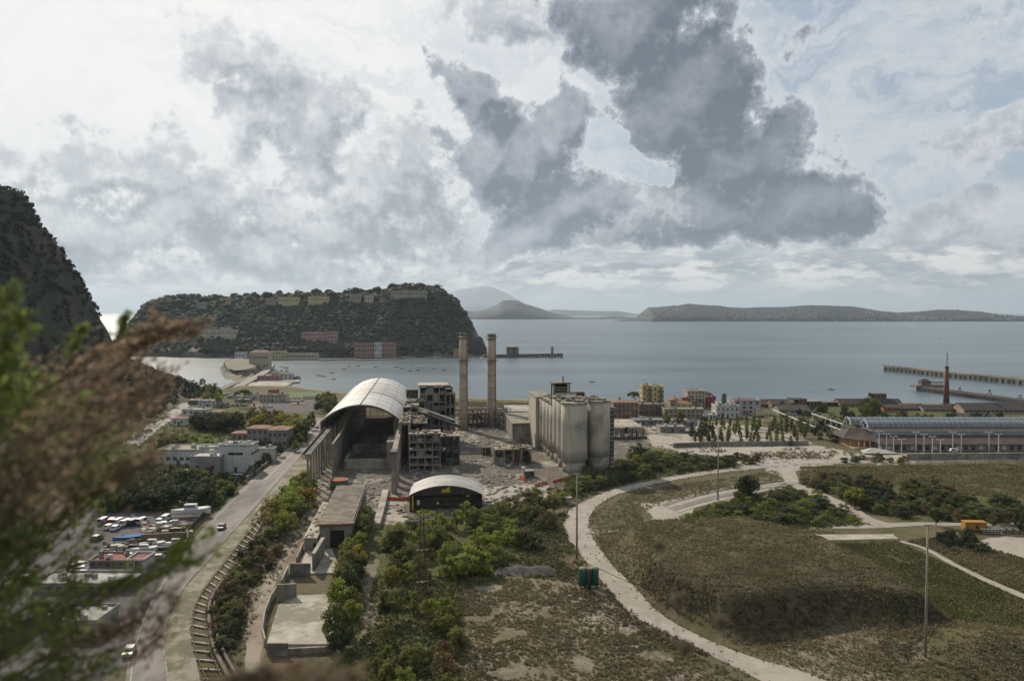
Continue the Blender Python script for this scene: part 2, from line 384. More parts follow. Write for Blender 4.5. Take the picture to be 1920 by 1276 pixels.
def pxmask(poly, blur=1, z=None):
    m = inpoly(PXG+WX, PYG+WY, poly).astype(np.float32)
    for _ in range(blur):
        m = (m + np.roll(m,1,0)+np.roll(m,-1,0)+np.roll(m,1,1)+np.roll(m,-1,1))/5
    return m
sand = np.zeros_like(XG, np.float32); soil = sand.copy(); green = sand.copy(); conc = sand.copy(); asph = sand.copy(); dark = sand.copy()
def put(arr, poly, v=1.0, blur=6): arr[:] = np.maximum(arr, v*pxmask(poly, blur))
# bare, dusty soil in the lower middle
put(soil, [(850,1060),(940,1090),(1040,1075),(1120,1100),(1200,1180),(1330,1276),(1400,1320),(820,1340),(860,1180)], 0.56, 10)
put(soil, [(1500,1180),(1640,1190),(1760,1230),(1700,1290),(1500,1290),(1430,1250)], 0.55, 12)
put(sand, [(1030,1110),(1090,1110),(1210,1190),(1330,1276),(1240,1290),(1120,1200)], 0.45, 14)
put(soil, [(460,1100),(520,1040),(560,960),(600,930),(610,960),(560,1040),(500,1130),(490,1240),(455,1250)], 0.8, 6)
put(soil, [(560,930),(640,890),(690,900),(640,960),(620,1000),(570,1000)], 0.7, 6)
# pale gravel
put(sand, [(1150,925),(1205,945),(1262,935),(1400,905),(1470,905),(1440,930),(1320,945),(1262,985),(1235,982),(1215,958)], 0.85, 3)
put(sand, [(1190,818),(1240,812),(1330,836),(1500,836),(1560,840),(1640,856),(1560,866),(1400,872),(1290,856),(1230,838)], 0.85, 4)
put(sand, [(1440,858),(1560,864),(1560,872),(1500,880),(1470,900),(1440,880)], 0.9, 3)
put(sand, [(1837,1010),(1960,1006),(1960,1062),(1880,1035)], 0.9, 3)
put(sand, [(1330,790),(1450,800),(1530,828),(1530,836),(1300,828),(1180,800)], 0.6, 5)
put(sand, [(900,915),(1030,905),(1040,935),(960,960),(905,945)], 0.75, 5)
put(sand, [(690,930),(765,925),(765,985),(700,965)], 0.6, 5)
put(sand, [(1640,850),(1960,850),(1960,862),(1640,868)], 0.6, 2)
put(sand, [(1700,925),(1780,930),(1800,945),(1700,940)], 0.4, 6)
# the works' own broken floor
put(conc, [(590,905),(640,860),(690,790),(930,770),(1180,790),(1230,850),(1140,880),(1060,905),(960,925),(900,960),(770,985),(700,980),(640,935)], 0.95, 4)
put(conc, [(1090,780),(1300,780),(1360,800),(1230,812),(1200,850),(1120,840)], 0.6, 5)
put(soil, [(688,1050),(712,1045),(706,1130),(700,1200),(690,1290),(662,1290),(680,1180)], 0.9, 4)
# yards
put(asph, [(-60,960),(180,950),(300,962),(385,965),(340,1040),(240,1250),(-60,1400)], 0.9, 4)
put(asph, [(480,745),(620,748),(590,775),(470,770)], 0.8, 3)
put(asph, [(1240,780),(1330,790),(1320,800),(1230,790)], 0.6, 3)
# greener ground
put(green, [(1050,905),(1200,840),(1300,850),(1420,855),(1430,868),(1350,878),(1180,905),(1080,935)], 0.95, 5)
put(green, [(1260,975),(1360,945),(1480,905),(1560,935),(1620,975),(1560,985),(1360,985)], 0.9, 5)
put(green, [(1500,905),(1600,870),(1780,900),(1930,930),(1930,985),(1700,982),(1600,950)], 0.7, 8)
put(green, [(640,960),(760,985),(900,960),(1010,930),(1060,930),(1040,985),(960,1050),(860,1090),(860,1340),(600,1340),(640,1200),(690,1000)], 0.85, 8)
put(green, [(320,1130),(372,1120),(352,1220),(320,1230)], 0.9, 3)
put(green, [(1600,1150),(1960,1170),(1960,1340),(1700,1290)], 0.4, 10)
put(green, [(300,700),(600,760),(560,860),(440,960),(300,960),(100,900),(100,700)], 0.85, 5)
put(green, [(1380,750),(1980,750),(1980,803),(1580,803),(1470,790)], 0.95, 4)
put(dark, [(1160,1090),(1700,1080),(1760,1150),(1500,1200),(1180,1150)], 0.5, 8)  # shade of the mound's front slope put into the ground colour
beach = 1 - sstepn(np.interp(XG, shx, shy) - YG, 18, 55); beach = beach * sstepn(XG, -260, -200) * (1-sstepn(XG, 60, 130))
hillside = sstepn(ZG - Z0, 2, 8) * (XG < -100); green[:] = np.maximum(green, hillside)
soil *= (1-hillside); sand *= (1-hillside)
idx = np.arange(nrow*ncol).reshape(nrow, ncol)
Fq = np.stack([idx[:-1,:-1], idx[:-1,1:], idx[1:,1:], idx[1:,:-1]], -1).reshape(-1, 4)

gm = bpy.data.materials.new('ground'); gm.use_nodes = True; nt = gm.node_tree; nt.nodes.clear()
geo = N('ShaderNodeNewGeometry'); pos = geo.outputs['Position']
def at(n): a = N('ShaderNodeAttribute'); a.attribute_name = n; return a.outputs['Fac']
f1 = noi(0.9, 8, 0.7, pos); f2 = noi(0.11, 7, 0.65, pos, off=(9,2,0)); f3 = noi(3.5, 4, 0.6, pos); f4 = noi(0.03, 5, 0.6, pos, off=(4,2,0))
brk = mth('ADD', mth('MULTIPLY', mth('SUBTRACT', f1.outputs[0], 0.5), 0.9), mth('MULTIPLY', mth('SUBTRACT', f2.outputs[0], 0.5), 0.9))
def edge(a, lo=0.35, hi=0.6): return sstep(mth('ADD', a, brk), lo, hi)
scrub = mixc(sstep(f1.outputs[0], 0.38, 0.62), (0.10,0.086,0.048), (0.155,0.13,0.08))
scrub = mixc(mth('MULTIPLY', sstep(f2.outputs[0], 0.42, 0.62), 0.75), scrub, (0.078,0.082,0.036))
scrub = mixc(mth('MULTIPLY', sstep(f4.outputs[0], 0.48, 0.64), 0.7), scrub, (0.17,0.145,0.098))
gc = mixc(edge(at('green')), scrub, mixc(sstep(f1.outputs[0], 0.4, 0.62), (0.065,0.072,0.028), (0.12,0.12,0.05)))
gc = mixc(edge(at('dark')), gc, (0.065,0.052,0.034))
soilc = mixc(sstep(f2.outputs[0], 0.35, 0.65), (0.165,0.14,0.10), (0.27,0.235,0.18)); soilc = mixc(mth('MULTIPLY', sstep(f4.outputs[0], 0.5, 0.6), 0.6), soilc, (0.19,0.145,0.10)); soilc = mixc(mth('MULTIPLY', sstep(f1.outputs[0], 0.52, 0.66), 0.7), soilc, (0.12,0.115,0.06))
gc = mixc(edge(at('soil')), gc, soilc)
cc = mixc(sstep(f1.outputs[0], 0.38, 0.62), (0.11,0.097,0.082), (0.19,0.17,0.142)); cc = mixc(mth('MULTIPLY', sstep(f2.outputs[0], 0.52, 0.64), 0.8), cc, (0.40,0.38,0.34))
cc = mixc(mth('MULTIPLY', sstep(f2.outputs[0], 0.42, 0.34), 0.7), cc, (0.09,0.095,0.05))
gc = mixc(edge(at('conc')), gc, cc)
gc = mixc(edge(at('asph')), gc, mixc(f2.outputs[0], (0.085,0.08,0.085), (0.17,0.155,0.15)))
sandc = mixc(sstep(f2.outputs[0], 0.3, 0.7), (0.34,0.305,0.26), (0.42,0.385,0.335)); sandc = mixc(mth('MULTIPLY', sstep(f3.outputs[0], 0.5, 0.7), 0.35), sandc, (0.22,0.20,0.17))
gc = mixc(edge(at('sand')), gc, sandc)
gc = mixc(edge(at('beach'), 0.4, 0.6), gc, mixc(f2.outputs[0], (0.33,0.25,0.15), (0.24,0.19,0.12)))
bs = N('ShaderNodeBsdfPrincipled'); L(gc, bs.inputs['Base Color']); bs.inputs['Roughness'].default_value = 0.95; bs.inputs['Specular IOR Level'].default_value = 0.1
bp = N('ShaderNodeBump'); bp.inputs['Strength'].default_value = 0.9; bp.inputs['Distance'].default_value = 0.6; L(f1.outputs[0], bp.inputs['Height']); L(bp.outputs[0], bs.inputs['Normal'])
L(bs.outputs[0], N('ShaderNodeOutputMaterial').inputs[0])
V = np.stack([XG, YG, ZG], -1)
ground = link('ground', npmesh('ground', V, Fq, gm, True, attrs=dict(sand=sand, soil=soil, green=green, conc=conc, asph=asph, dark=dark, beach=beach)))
tag(ground, kind='structure')
def hz(x, y): return float(height(np.array([x]), np.array([y]))[0])
def PG(px, py):                      # the point of the real terrain seen at a photo pixel
    z = Z0
    for _ in range(8):
        p = P(px, py, z); z = hz(p.x, p.y)
    return Vector((p.x, p.y, z))

# the sea, one sheet to the horizon
sm = bpy.data.materials.new('sea'); sm.use_nodes = True; nt = sm.node_tree; nt.nodes.clear()
geo = N('ShaderNodeNewGeometry'); pos = geo.outputs['Position']
patch = noi(1.0, 5, 0.6, vmt('MULTIPLY', pos, (0.0011, 0.0045, 0)).outputs[0]); patch2 = noi(1.0, 5, 0.6, vmt('MULTIPLY', pos, (0.012, 0.05, 0)).outputs[0])
bs = N('ShaderNodeBsdfPrincipled')
L(mixc(sstep(patch.outputs[0], 0.35, 0.65), (0.055,0.088,0.108), (0.105,0.15,0.175)), bs.inputs['Base Color'])
L(mth('ADD', 0.24, mth('MULTIPLY', patch2.outputs[0], 0.12)), bs.inputs['Roughness']); bs.inputs['IOR'].default_value = 1.33
wv = noi(1.0, 5, 0.65, vmt('MULTIPLY', pos, (0.22, 0.34, 0.3)).outputs[0]); wv2 = noi(1.0, 3, 0.6, vmt('MULTIPLY', pos, (0.035, 0.06, 0.3)).outputs[0])
hh = mth('ADD', wv.outputs[0], mth('MULTIPLY', wv2.outputs[0], 2.2))
bp = N('ShaderNodeBump'); bp.inputs['Strength'].default_value = 0.22; bp.inputs['Distance'].default_value = 1.0; L(hh, bp.inputs['Height']); L(bp.outputs[0], bs.inputs['Normal'])
L(bs.outputs[0], N('ShaderNodeOutputMaterial').inputs[0])
rs = [0, 300, 600, 900, 1300, 2000, 3500, 6000, 11000, 22000, 40000, 60000]; ns = 64
vs = [(r*math.sin(2*math.pi*k/ns), r*math.cos(2*math.pi*k/ns), 0) for r in rs for k in range(ns)]
fs = [(i*ns+(k+1)%ns, i*ns+k, (i+1)*ns+k, (i+1)*ns+(k+1)%ns) for i in range(len(rs)-1) for k in range(ns)]
sea = tag(link('sea', npmesh('sea', vs, fs, sm)), kind='structure')

# the camera's own hillside, dropping to the plain under the frame
nx_, ny_ = 90, 70
hx = np.linspace(-95, 95, nx_); hy = np.linspace(-40, 82, ny_); HX, HY = np.meshgrid(hx, hy)
HZ = 68.1 - 0.92*np.maximum(HY-0.6, 0) + 0.06*np.maximum(-HY, 0) + 0.35*fbm(HX, HY, 0.25, 3, 2) + 1.7*(1-sstepn(HX, -3.5, -1.2))*sstepn(HY, 0, 3)*(1-sstepn(HY, 6, 14))
HZ = np.maximum(HZ, 1.0)
idx = np.arange(nx_*ny_).reshape(ny_, nx_)
Fh = np.stack([idx[:-1,:-1], idx[:-1,1:], idx[1:,1:], idx[1:,:-1]], -1).reshape(-1, 4)
earth = mat('hillside earth', (0.12,0.11,0.05), (0.07,0.075,0.03), scale=0.8, bump=0.5)
tag(link('hillside', npmesh('hillside', np.stack([HX,HY,HZ],-1), Fh, earth, True)), kind='structure')

# ------------------------------------------------------------------ leafy masses
def rand_quads(C, size, rng, up=0.0, jitter=0.35, asp=1.0):
    n = len(C); d = rng.normal(size=(n,3)); d[:,2] += up; d /= np.linalg.norm(d,axis=1)[:,None]
    e = rng.normal(size=(n,3)); a = np.cross(d, e); a /= np.linalg.norm(a,axis=1)[:,None]; b = np.cross(d, a)
    s = (size*(1+jitter*rng.uniform(-1,1,n)))[:,None]/2
    a = a*s; b = b*s*asp
    V = np.stack([C-a-b, C+a-b*0.6, C+a*0.8+b, C-a*0.7+b], 1).reshape(-1,3)
    return V, np.arange(4*n).reshape(n,4)
def clumps(centres, radii, per, size, rng, flat=1.0, shell=0.55, asp=1.0):
    C = np.repeat(centres, per, 0); Rr = np.repeat(radii, per)
    d = rng.normal(size=C.shape); d /= np.linalg.norm(d,axis=1)[:,None]
    r = Rr*(shell+(1-shell)*rng.uniform(0,1,len(C))); o = d*r[:,None]; o[:,2] *= flat
    return rand_quads(C+o, np.full(len(C), size) if np.isscalar(size) else np.repeat(size, per), rng, asp=asp)
ICO = None
def blobs(centres, radii, rng, flat=0.8, rough=0.35):        # lumpy low crowns for far woods
    global ICO
    if ICO is None:
        import bmesh
        bm = bmesh.new(); bmesh.ops.create_icosphere(bm, subdivisions=2, radius=1)
        ICO = (np.array([v.co[:] for v in bm.verts]), np.array([[v.index for v in f.verts] for f in bm.faces])); bm.free()
    v0, f0 = ICO; n = len(centres); k = len(v0)
    s = 1+rough*rng.uniform(-1,1,(n,k,1)); V = v0[None]*s*radii[:,None,None]; V[:,:,2] *= flat
    th = rng.uniform(0,6.28,n); c, s_ = np.cos(th)[:,None], np.sin(th)[:,None]
    x = V[:,:,0]*c - V[:,:,1]*s_; y = V[:,:,0]*s_ + V[:,:,1]*c; V[:,:,0] = x; V[:,:,1] = y
    V += centres[:,None,:]
    return V.reshape(-1,3), (f0[None]+(np.arange(n)*k)[:,None,None]).reshape(-1,3)

# ------------------------------------------------------------------ cliff on the west, island and far headlands
def relief(name, xs, ys, hf, m, smooth=True):
    X, Y = np.meshgrid(xs, ys); Z = hf(X, Y); i = np.arange(X.size).reshape(X.shape)
    Fc = np.stack([i[:-1,:-1], i[:-1,1:], i[1:,1:], i[1:,:-1]], -1).reshape(-1,4)
    return link(name, npmesh(name, np.stack([X,Y,Z],-1), Fc, m, smooth))
wooded = mat('wooded slope', (0.028,0.034,0.020), (0.05,0.047,0.032), scale=0.05, bump=1.0, bscale=0.25, dirt=(0.15,0.13,0.11), dirt_amt=0.45)
rockm = mat('tuff rock', (0.06,0.053,0.04), (0.033,0.032,0.025), scale=0.04, bump=1.0, bscale=0.2, dirt=(0.04,0.045,0.025), dirt_amt=0.6)
cx = [(px-960)/F*580 for px in (-400,-6,10,26,56,80,104,114,122,130,140,158,228,290,328,356)]
cz = [H+(585-py)/F*580 for py in (200,343,350,395,423,465,505,535,570,600,640,665,690,713,735,745)]
def cliff_h(X, Y):
    w = 580 + 22*fbm(X, Y*0, 0.02, 3, 3)
    r = np.interp(X + 3.5*fbm(X, Y, 0.07, 4, 5), cx, cz)
    t = np.where(Y < w, 1-sstepn(w-Y, 0, 190)*0.96, 1-sstepn(Y-w, 10, 120))
    return Z0-3 + (r-Z0)*t + 4.5*fbm(X, Y, 0.07, 4, 8)*np.clip(t*2,0,1)
cliff = tag(relief('cliff', np.linspace(-640, -225, 190), np.linspace(385, 700, 150), cliff_h, rockm), kind='structure')
g = RNG
# scrub and trees clinging to the cliff
n = 5200; x = g.uniform(-560, -240, n); y = g.uniform(400, 640, n); z = cliff_h(x, y); k = z > Z0-1
rr = g.uniform(1.2, 3.2, n)*np.where(x>-300, 0.8, 1)
Vv, Ff = clumps(np.stack([x,y,z+rr*0.3],-1)[k], rr[k], 42, 1.15, g, 0.8)
cliffleaf = leafmat('cliff scrub leaves', (0.030,0.036,0.017), (0.05,0.048,0.025), 0.1)
tag(link('hillside_scrub', npmesh('hillside_scrub', Vv, Ff, cliffleaf)), kind='stuff', label='dark scrub covering the steep rock face of the western cliff')

# the island
ipx = [250,258,265,285,310,350,400,450,500,560,620,680,720,740,800,825,845,870,880,893,905,912]
ipy = [668,640,595,567,562,561,563,560,558,558,555,553,550,543,541,546,561,590,612,640,655,668]
YI = 1400
ix = np.array([(p-960)/F*YI for p in ipx]); iz = np.array([H+(585-q)/F*YI for q in ipy])
def isl_front(X): return 1215 + 60*((X+340)/300)**2 + 16*fbm(X, X*0, 0.02, 3, 6)
def isl_h(X, Y):
    # the outline narrows towards the viewer, so look it up along the line of the slope
    r = np.interp(X + 5*fbm(X, Y, 0.03, 3, 1), ix, iz)
    f = isl_front(X); t = np.clip((Y-f)/(YI-f), -0.2, 1); b = 1-sstepn(Y, YI+90, YI+230)
    prof = np.interp(t, [-0.2,0,0.03,0.16,0.45,0.8,1], [-0.06,0,0.10,0.20,0.58,0.93,1.0])
    return r*prof*b - 3*(1-b) + 4.5*fbm(X, Y, 0.045, 4, 2)*np.clip(t*4,0,1)*b
island = tag(relief('island', np.linspace(-690, -40, 230), np.linspace(1190, 1650, 150), isl_h, wooded), kind='structure')
n = 9000; x = g.uniform(-670, -50, n); y = g.uniform(1215, 1470, n); z = isl_h(x, y)
zx = isl_h(x+4, y)-z; k = (z > 5) & (g.uniform(0,1,n) < np.where((x<-480)&(z<55), 0.35, 1.0)) & (np.abs(zx) < 7)
rr = g.uniform(2.2, 5.2, n)
xc = g.uniform(-610, -60, 520); yc = 1400+g.normal(0, 14, 520); zc = isl_h(xc, yc); kc = zc > 30; rc = g.uniform(2.5, 6.5, 520)*np.where(g.uniform(0,1,520) < .3, 1.35, .8)
x = np.r_[x[k], xc[kc]]; y = np.r_[y[k], yc[kc]]; z = np.r_[z[k], zc[kc]+rc[kc]*.3]; rr = np.r_[rr[k], rc[kc]]
Vv, Ff = blobs(np.stack([x,y,z+rr*0.4],-1), rr, g, 0.75, 0.30)
woodleaf = mat('island woodland', (0.030,0.038,0.020), (0.052,0.055,0.03), rough=0.9, scale=0.03, island=0.35, bump=1.0, bscale=0.9)
tag(link('woodland', npmesh('woodland', Vv, Ff, woodleaf)), kind='stuff', label='dark woodland covering the slopes of the flat topped island')
# sea stack at its eastern tip
def lump(name, c, rx, ry, h, m, seed=1, n=40, pw=0.6):
    def hf(X, Y):
        q = ((X-c[0])/rx)**2 + ((Y-c[1])/ry)**2
        return -2 + (h+2)*np.clip(1-q,0,1)**pw*(1+0.18*fbm(X, Y, 4/rx, 3, seed))
    return relief(name, np.linspace(c[0]-rx*1.05,c[0]+rx*1.05,n), np.linspace(c[1]-ry*1.05,c[1]+ry*1.05,n), hf, m)
def far_ridge(name, pts, Y, depth, m, seed, rough=0.10, nx=260, base=0):
    xs = np.array([(p-960)/F*Y for p,_ in pts]); zs = np.array([H+(585-q)/F*Y for _,q in pts])
    def hf(X, Yy):
        r = np.interp(X, xs, zs); t = np.clip(1-np.abs(Yy-Y)/depth, 0, 1)
        s = depth*0.05
        return -4 + (r+4)*(t**0.55) + (r*rough+4)*fbm(X, Yy, 2.4/depth, 4, seed)*np.minimum(t*3,1)*(1-np.clip(t*1.0,0,1)*0.45)
    return tag(relief(name, np.linspace(xs[0], xs[-1], nx), np.linspace(Y-depth, Y+depth, 60), hf, m), kind='structure')
farm = mat('far hills', (0.008,0.015,0.021), (0.016,0.022,0.026), scale=0.010, bump=1.0, bscale=0.02, dirt=(0.07,0.065,0.06), dirt_amt=0.15)
far_ridge('headland', [(865,598),(875,582),(890,584),(910,580),(930,572),(943,563),(955,561),(972,562),(985,569),(1010,577),(1030,584),(1050,590),(1075,594),(1110,595),(1150,592),(1180,594),(1220,595)], 8300, 420, farm, 3)
RDG = [(1150,601),(1185,597),(1204,594),(1207,582),(1215,575),(1230,575),(1250,573),(1270,572),(1290,569),(1310,571),(1340,573),(1370,576),(1400,577),(1440,575),(1480,573),(1520,572),(1560,573),(1600,574),(1640,580),(1680,585),(1720,584),(1760,580),(1800,582),(1840,584),(1870,589),(1900,591),(1915,595),(1960,597),(2100,598)]
far_ridge('peninsula', RDG, 6500, 430, farm, 7, nx=420)
far_ridge('far_mountain', [(760,588),(800,574),(835,552),(860,543),(885,538),(905,534),(925,537),(945,546),(960,555),(985,568),(1020,580),(1060,586),(1090,589)], 26000, 2600, mat('haze-tinted far mountain', (0.13,0.16,0.19), (0.10,0.125,0.15), scale=.001), 5)  # lighter bluish colour paints distance haze onto the mountain
far_ridge('far_island', [(1015,590),(1035,580),(1070,581),(1110,582),(1160,583),(1190,588),(1210,590)], 17000, 700, farm, 6)

# haze: one closed box of even air
from mathutils import Matrix
hb = MB(); hzm = bpy.data.materials.new('haze'); hzm.use_nodes = True; nt = hzm.node_tree; nt.nodes.clear()
pv = N('ShaderNodeVolumePrincipled'); pv.inputs['Color'].default_value = (0.66,0.80,0.95,1); pv.inputs['Density'].default_value = 0.00004; pv.inputs['Anisotropy'].default_value = 0.25
L(pv.outputs[0], N('ShaderNodeOutputMaterial').inputs['Volume'])
hb.box(-61000, 61000, -61000, 61000, -6.0, 980, hzm)
tag(hb.build('haze'), kind='stuff', label='pale sea haze in the air over the whole bay')
# ------------------------------------------------------------------ the derelict works
def zat(py, Y): return PY(960, py, Y).z
def corr(n): return n
def ruin(name, px0, px1, Y, depth, pytop, cols, rows, floors, label, cat='ruin', m=concrete, z0=Z0, infill=0.4, slabs=True, colw=0.5, seed=0, roofover=0.4, rz=ROT, roofm=None, group=None):
    """an open concrete frame: columns, floor slabs, some infill walls"""
    r = random.Random(seed + int(px0)); x = XA(px0, Y); w = XA(px1, Y) - x; h = zat(pytop, Y) - z0
    t = empty(name, (x, Y, z0), rz, label, cat, group); xs = [w*i/cols for i in range(cols+1)]; ys = [depth*i/rows for i in range(rows+1)]; fh = h/floors
    b = MB()
    for xx in xs:
        for yy_ in ys: b.box(xx-colw/2, xx+colw/2, yy_-colw/2, yy_+colw/2, -0.3, h-0.02, m)
    for k in range(1, floors+1):
        for yy_ in ys: b.box(-colw/2+.02, w+colw/2-.02, yy_-colw*0.4, yy_+colw*0.4, k*fh-0.75, k*fh-0.28, m)
        for xx in xs: b.box(xx-colw*0.38, xx+colw*0.38, 0.03, depth-0.03, k*fh-0.72, k*fh-0.29, m)
    b.build('frame', t)
    for k in range(1, floors+1):
        last = k == floors
        if slabs or last:
            s = MB(); e = roofover if last else -0.02
            if last and depth > 4 and name.startswith(('ruin','roofless')):
                nx = max(3, int(w/2.2)); ny = max(2, int(depth/2.6))
                for i in range(nx):
                    for j in range(ny):
                        if r.random() < .10: continue
                        xa, xb = -e+(w+2*e)*i/nx, -e+(w+2*e)*(i+1)/nx; ya, yb = -e+(depth+2*e)*j/ny, -e+(depth+2*e)*(j+1)/ny
                        if j == 0: ya -= r.uniform(-.2,.7)
                        tz = r.uniform(-.06,.30); s.box(xa+.01, xb-.01*r.random(), ya, yb-.01, h-.24-r.random()*.1, h+.02+tz, roofm or m if r.random()<.75 else concrete_pale)
                for q_ in range(int(w*depth*.22)):
                    xx = r.uniform(0,w-1); yq_ = r.uniform(0,depth-1); s.box(xx, xx+r.uniform(.2,1.3), yq_, yq_+r.uniform(.2,1.2), h+.1, h+.3+r.uniform(0,.7), r.choice([roofm or m, concrete_pale, concrete_dark, brick]))
                for q_ in range(int(w/1.5)):
                    xx = r.uniform(0,w-.4); s.box(xx, xx+r.uniform(.1,.5), -e-.12, -e+.1, h-r.uniform(.6,2.4), h-.1, r.choice([concrete_pale, m, rust]))
                s.build('roof', t); continue
            x1 = w+e if (last or r.random() < .7) else w*r.uniform(.5,.9)
            s.box(-e, x1, -e, depth+e, k*fh-0.27, k*fh+(0.12 if last else 0.0), (roofm or m) if last else m)
            s.build('roof' if last else 'floor_slab', t)
    for k in range(floors):
        for i in range(cols):
            if r.random() < infill:
                p = MB(); hh = fh*(1 if r.random() < .5 else r.uniform(.35,.7)) - 0.8; yo = r.choice([0.06, 0.06, depth*0.5+0.3, depth-0.3])
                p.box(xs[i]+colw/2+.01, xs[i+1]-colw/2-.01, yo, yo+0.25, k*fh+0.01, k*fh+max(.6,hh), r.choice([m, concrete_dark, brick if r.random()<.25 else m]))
                p.build('wall_panel', t)
        for j in range(rows):
            for sx_ in (0, 1):
                if r.random() < infill:
                    p = MB(); xo = -0.12 if sx_ == 0 else w-0.13
                    p.box(xo, xo+.25, ys[j]+colw/2+.01, ys[j+1]-colw/2-.01, k*fh+.01, (k+1)*fh-.8, m); p.build('wall_panel', t)
    db = MB()
    for k in range(floors):
        for q_ in range(int(w*1.3)):
            xx = r.uniform(.2,w-1.2); yq_ = r.uniform(-.2,depth*.5); db.box(xx, xx+r.uniform(.3,1.5), yq_, yq_+r.uniform(.3,1.2), k*fh+.005, k*fh+r.uniform(.15,1.2), r.choice([concrete, concrete_pale, concrete_dark, rust]))
    tag(db.build('debris', t), kind='stuff')
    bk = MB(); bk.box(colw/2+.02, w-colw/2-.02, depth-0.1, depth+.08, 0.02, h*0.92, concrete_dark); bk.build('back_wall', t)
    return t

# --- the great vaulted shed and its craneway
HO = Vector((-72.6, 281, Z0)); hall = empty('vaulted_hall', HO, ROT, 'huge derelict hall with a pale barrel vault roof, open at the end facing the viewer', 'industrial hall')
RZt, X0, X1, YF, YB = 14.5, 0.0, 30.4, 66.0, 207.0
roofm = mat('vault sheeting', (0.52,0.52,0.51), (0.42,0.43,0.44), rough=0.55, scale=0.10, bump=0.25, bscale=0.8, stretch=(1,1,1), dirt=(0.36,0.34,0.31), dirt_amt=0.4)
sheetm = mat('translucent end sheeting', (0.60,0.56,0.48), (0.50,0.47,0.41), scale=.3, tr=.55, streak=.3)
seam = mat('roof seams', (0.17,0.17,0.17), (0.12,0.12,0.12), scale=0.5)
def arc(x0, x1, rise, n=36):
    hw = (x1-x0)/2; rr = (hw*hw+rise*rise)/(2*rise); a = math.asin(hw/rr); c = (x0+x1)/2
    return [(c + rr*math.sin(-a+2*a*i/n), rise-rr + rr*math.cos(-a+2*a*i/n)) for i in range(n+1)]
def vault(x0, x1, y0, y1, zs, rise, m, th=0.35, n=36, eave=None):
    b = MB(); A = arc(x0, x1, rise, n); vs = []; ny = 24
    for k in range(ny+1):
        y = y0+(y1-y0)*k/ny
        vs += [(x, y, zs+z) for x, z in A]
    fs = [(k*(n+1)+i+1, k*(n+1)+i, (k+1)*(n+1)+i, (k+1)*(n+1)+i+1) for k in range(ny) for i in range(n)]
    b.add(vs, [f[::-1] for f in fs], m)
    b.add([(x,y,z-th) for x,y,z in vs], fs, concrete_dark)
    for y, fl in ((y0,0),(y1,1)):
        vv = []
        for x, z in A: vv += [(x,y,zs+z),(x,y,zs+z-th)]
        b.add(vv, [((2*i,2*i+2,2*i+3,2*i+1) if fl else (2*i,2*i+1,2*i+3,2*i+2)) for i in range(n)], concrete_pale)
    return b
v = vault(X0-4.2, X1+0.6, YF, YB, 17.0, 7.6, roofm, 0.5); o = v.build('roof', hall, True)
s = MB(); A = arc(X0-4.2, X1+0.6, 7.6, 36)
s.box(13.0, 13.5, YF+.1, YB, 24.45, 24.85, seam)                      # ridge strip
for yq in (118, 119.3):
    for i in range(18, 36): s.bar((A[i][0], yq, 17.06+A[i][1]), (A[i+1][0], yq, 17.06+A[i+1][1]), 0.16, 0.12, seam)
for i in range(18, 36):
    for q in (0, .5): s.bar((A[i][0]*(1-q)+A[i+1][0]*q, 118, 17.08+A[i][1]*(1-q)+A[i+1][1]*q), (A[i][0]*(1-q)+A[i+1][0]*q, 119.3, 17.08+A[i][1]*(1-q)+A[i+1][1]*q), 0.12, 0.1, seam)
for yq in (90, 136, 154, 172, 190):
    for i in range(0, 36): s.bar((A[i][0], yq, 17.02+A[i][1]), (A[i+1][0], yq, 17.02+A[i+1][1]), 0.10, 0.06, seam)
for i in (6, 12, 24, 30): s.bar((A[i][0], YF+.2, 17.02+A[i][1]), (A[i][0], YB, 17.02+A[i][1]), 0.10, 0.06, seam)
ob = s.build('roof_seams', o); 
b = MB()                                                              # arch ribs under the vault
for k in range(9):
    y = YF+1.0 + k*17.4
    for i in range(36): b.bar((A[i][0], y, 16.2+A[i][1]), (A[i+1][0], y, 16.2+A[i+1][1]), 0.45, 0.7, concrete_dark)
    b.bar((X0-3.6, y, 17.0), (X1, y, 17.0), 0.16, 0.16, darksteel)
b.build('arch_ribs', hall)
for k in range(28):                                                   # left craneway pillars, each its own part
    y = k*7.5
    c = MB(); c.box(-0.3, 0.3, y, y+1.0, -0.5, 13.3, concrete)
    c.build('pillar', hall)
b = MB(); b.box(-0.75, 0.75, -0.6, YB, 13.3, 14.5, concrete); b.box(-1.5, 1.1, -0.6, YB, 14.5, 14.72, concrete_dark); b.box(-1.45,-1.3,-0.5,YF,14.73,15.5, rust); b.build('crane_beam', hall)
b = MB(); b.box(4.9, 5.2, 30.0, YB, 0, 12.9, concrete); b.box(4.7, 5.8, 30.0, 128, 12.9, 13.15, concrete_dark); b.build('inner_wall', hall)
for k in range(32):
    b = MB(); b.box(4.95, 5.75, 30.5+k*3.0, 32.2+k*3.0, 13.16, 13.45, concrete_pale); b.build('light_dash', hall)  # pale dashes modelled in place of light falling between the pillars
b = MB()
for k in range(25): b.box(-4.1, -3.7, YF+k*5.8, YF+k*5.8+0.4, -0.2, 17.0, concrete)
for k in range(24): b.box(-4.05,-3.85, YF+.41+k*5.8, YF+k*5.8+5.79, 11.5 if k%3 else 9.0, 16.6, concrete)
b.build('outer_wall', hall)
for k in range(18):
    y = 0.0 + k*12.0
    c = MB(); c.box(X1-1.0, X1+1.0, y, y+1.7, -0.5, 13.2, concrete); c.build('pillar', hall)
b = MB(); b.box(X1-1.05, X1+0.9, -1.2, YB, 13.2, 14.5, concrete); b.box(X1-1.3, X1+1.2, -2.0, 4.0, 14.5, 15.3, concrete_dark); b.build('crane_beam', hall)
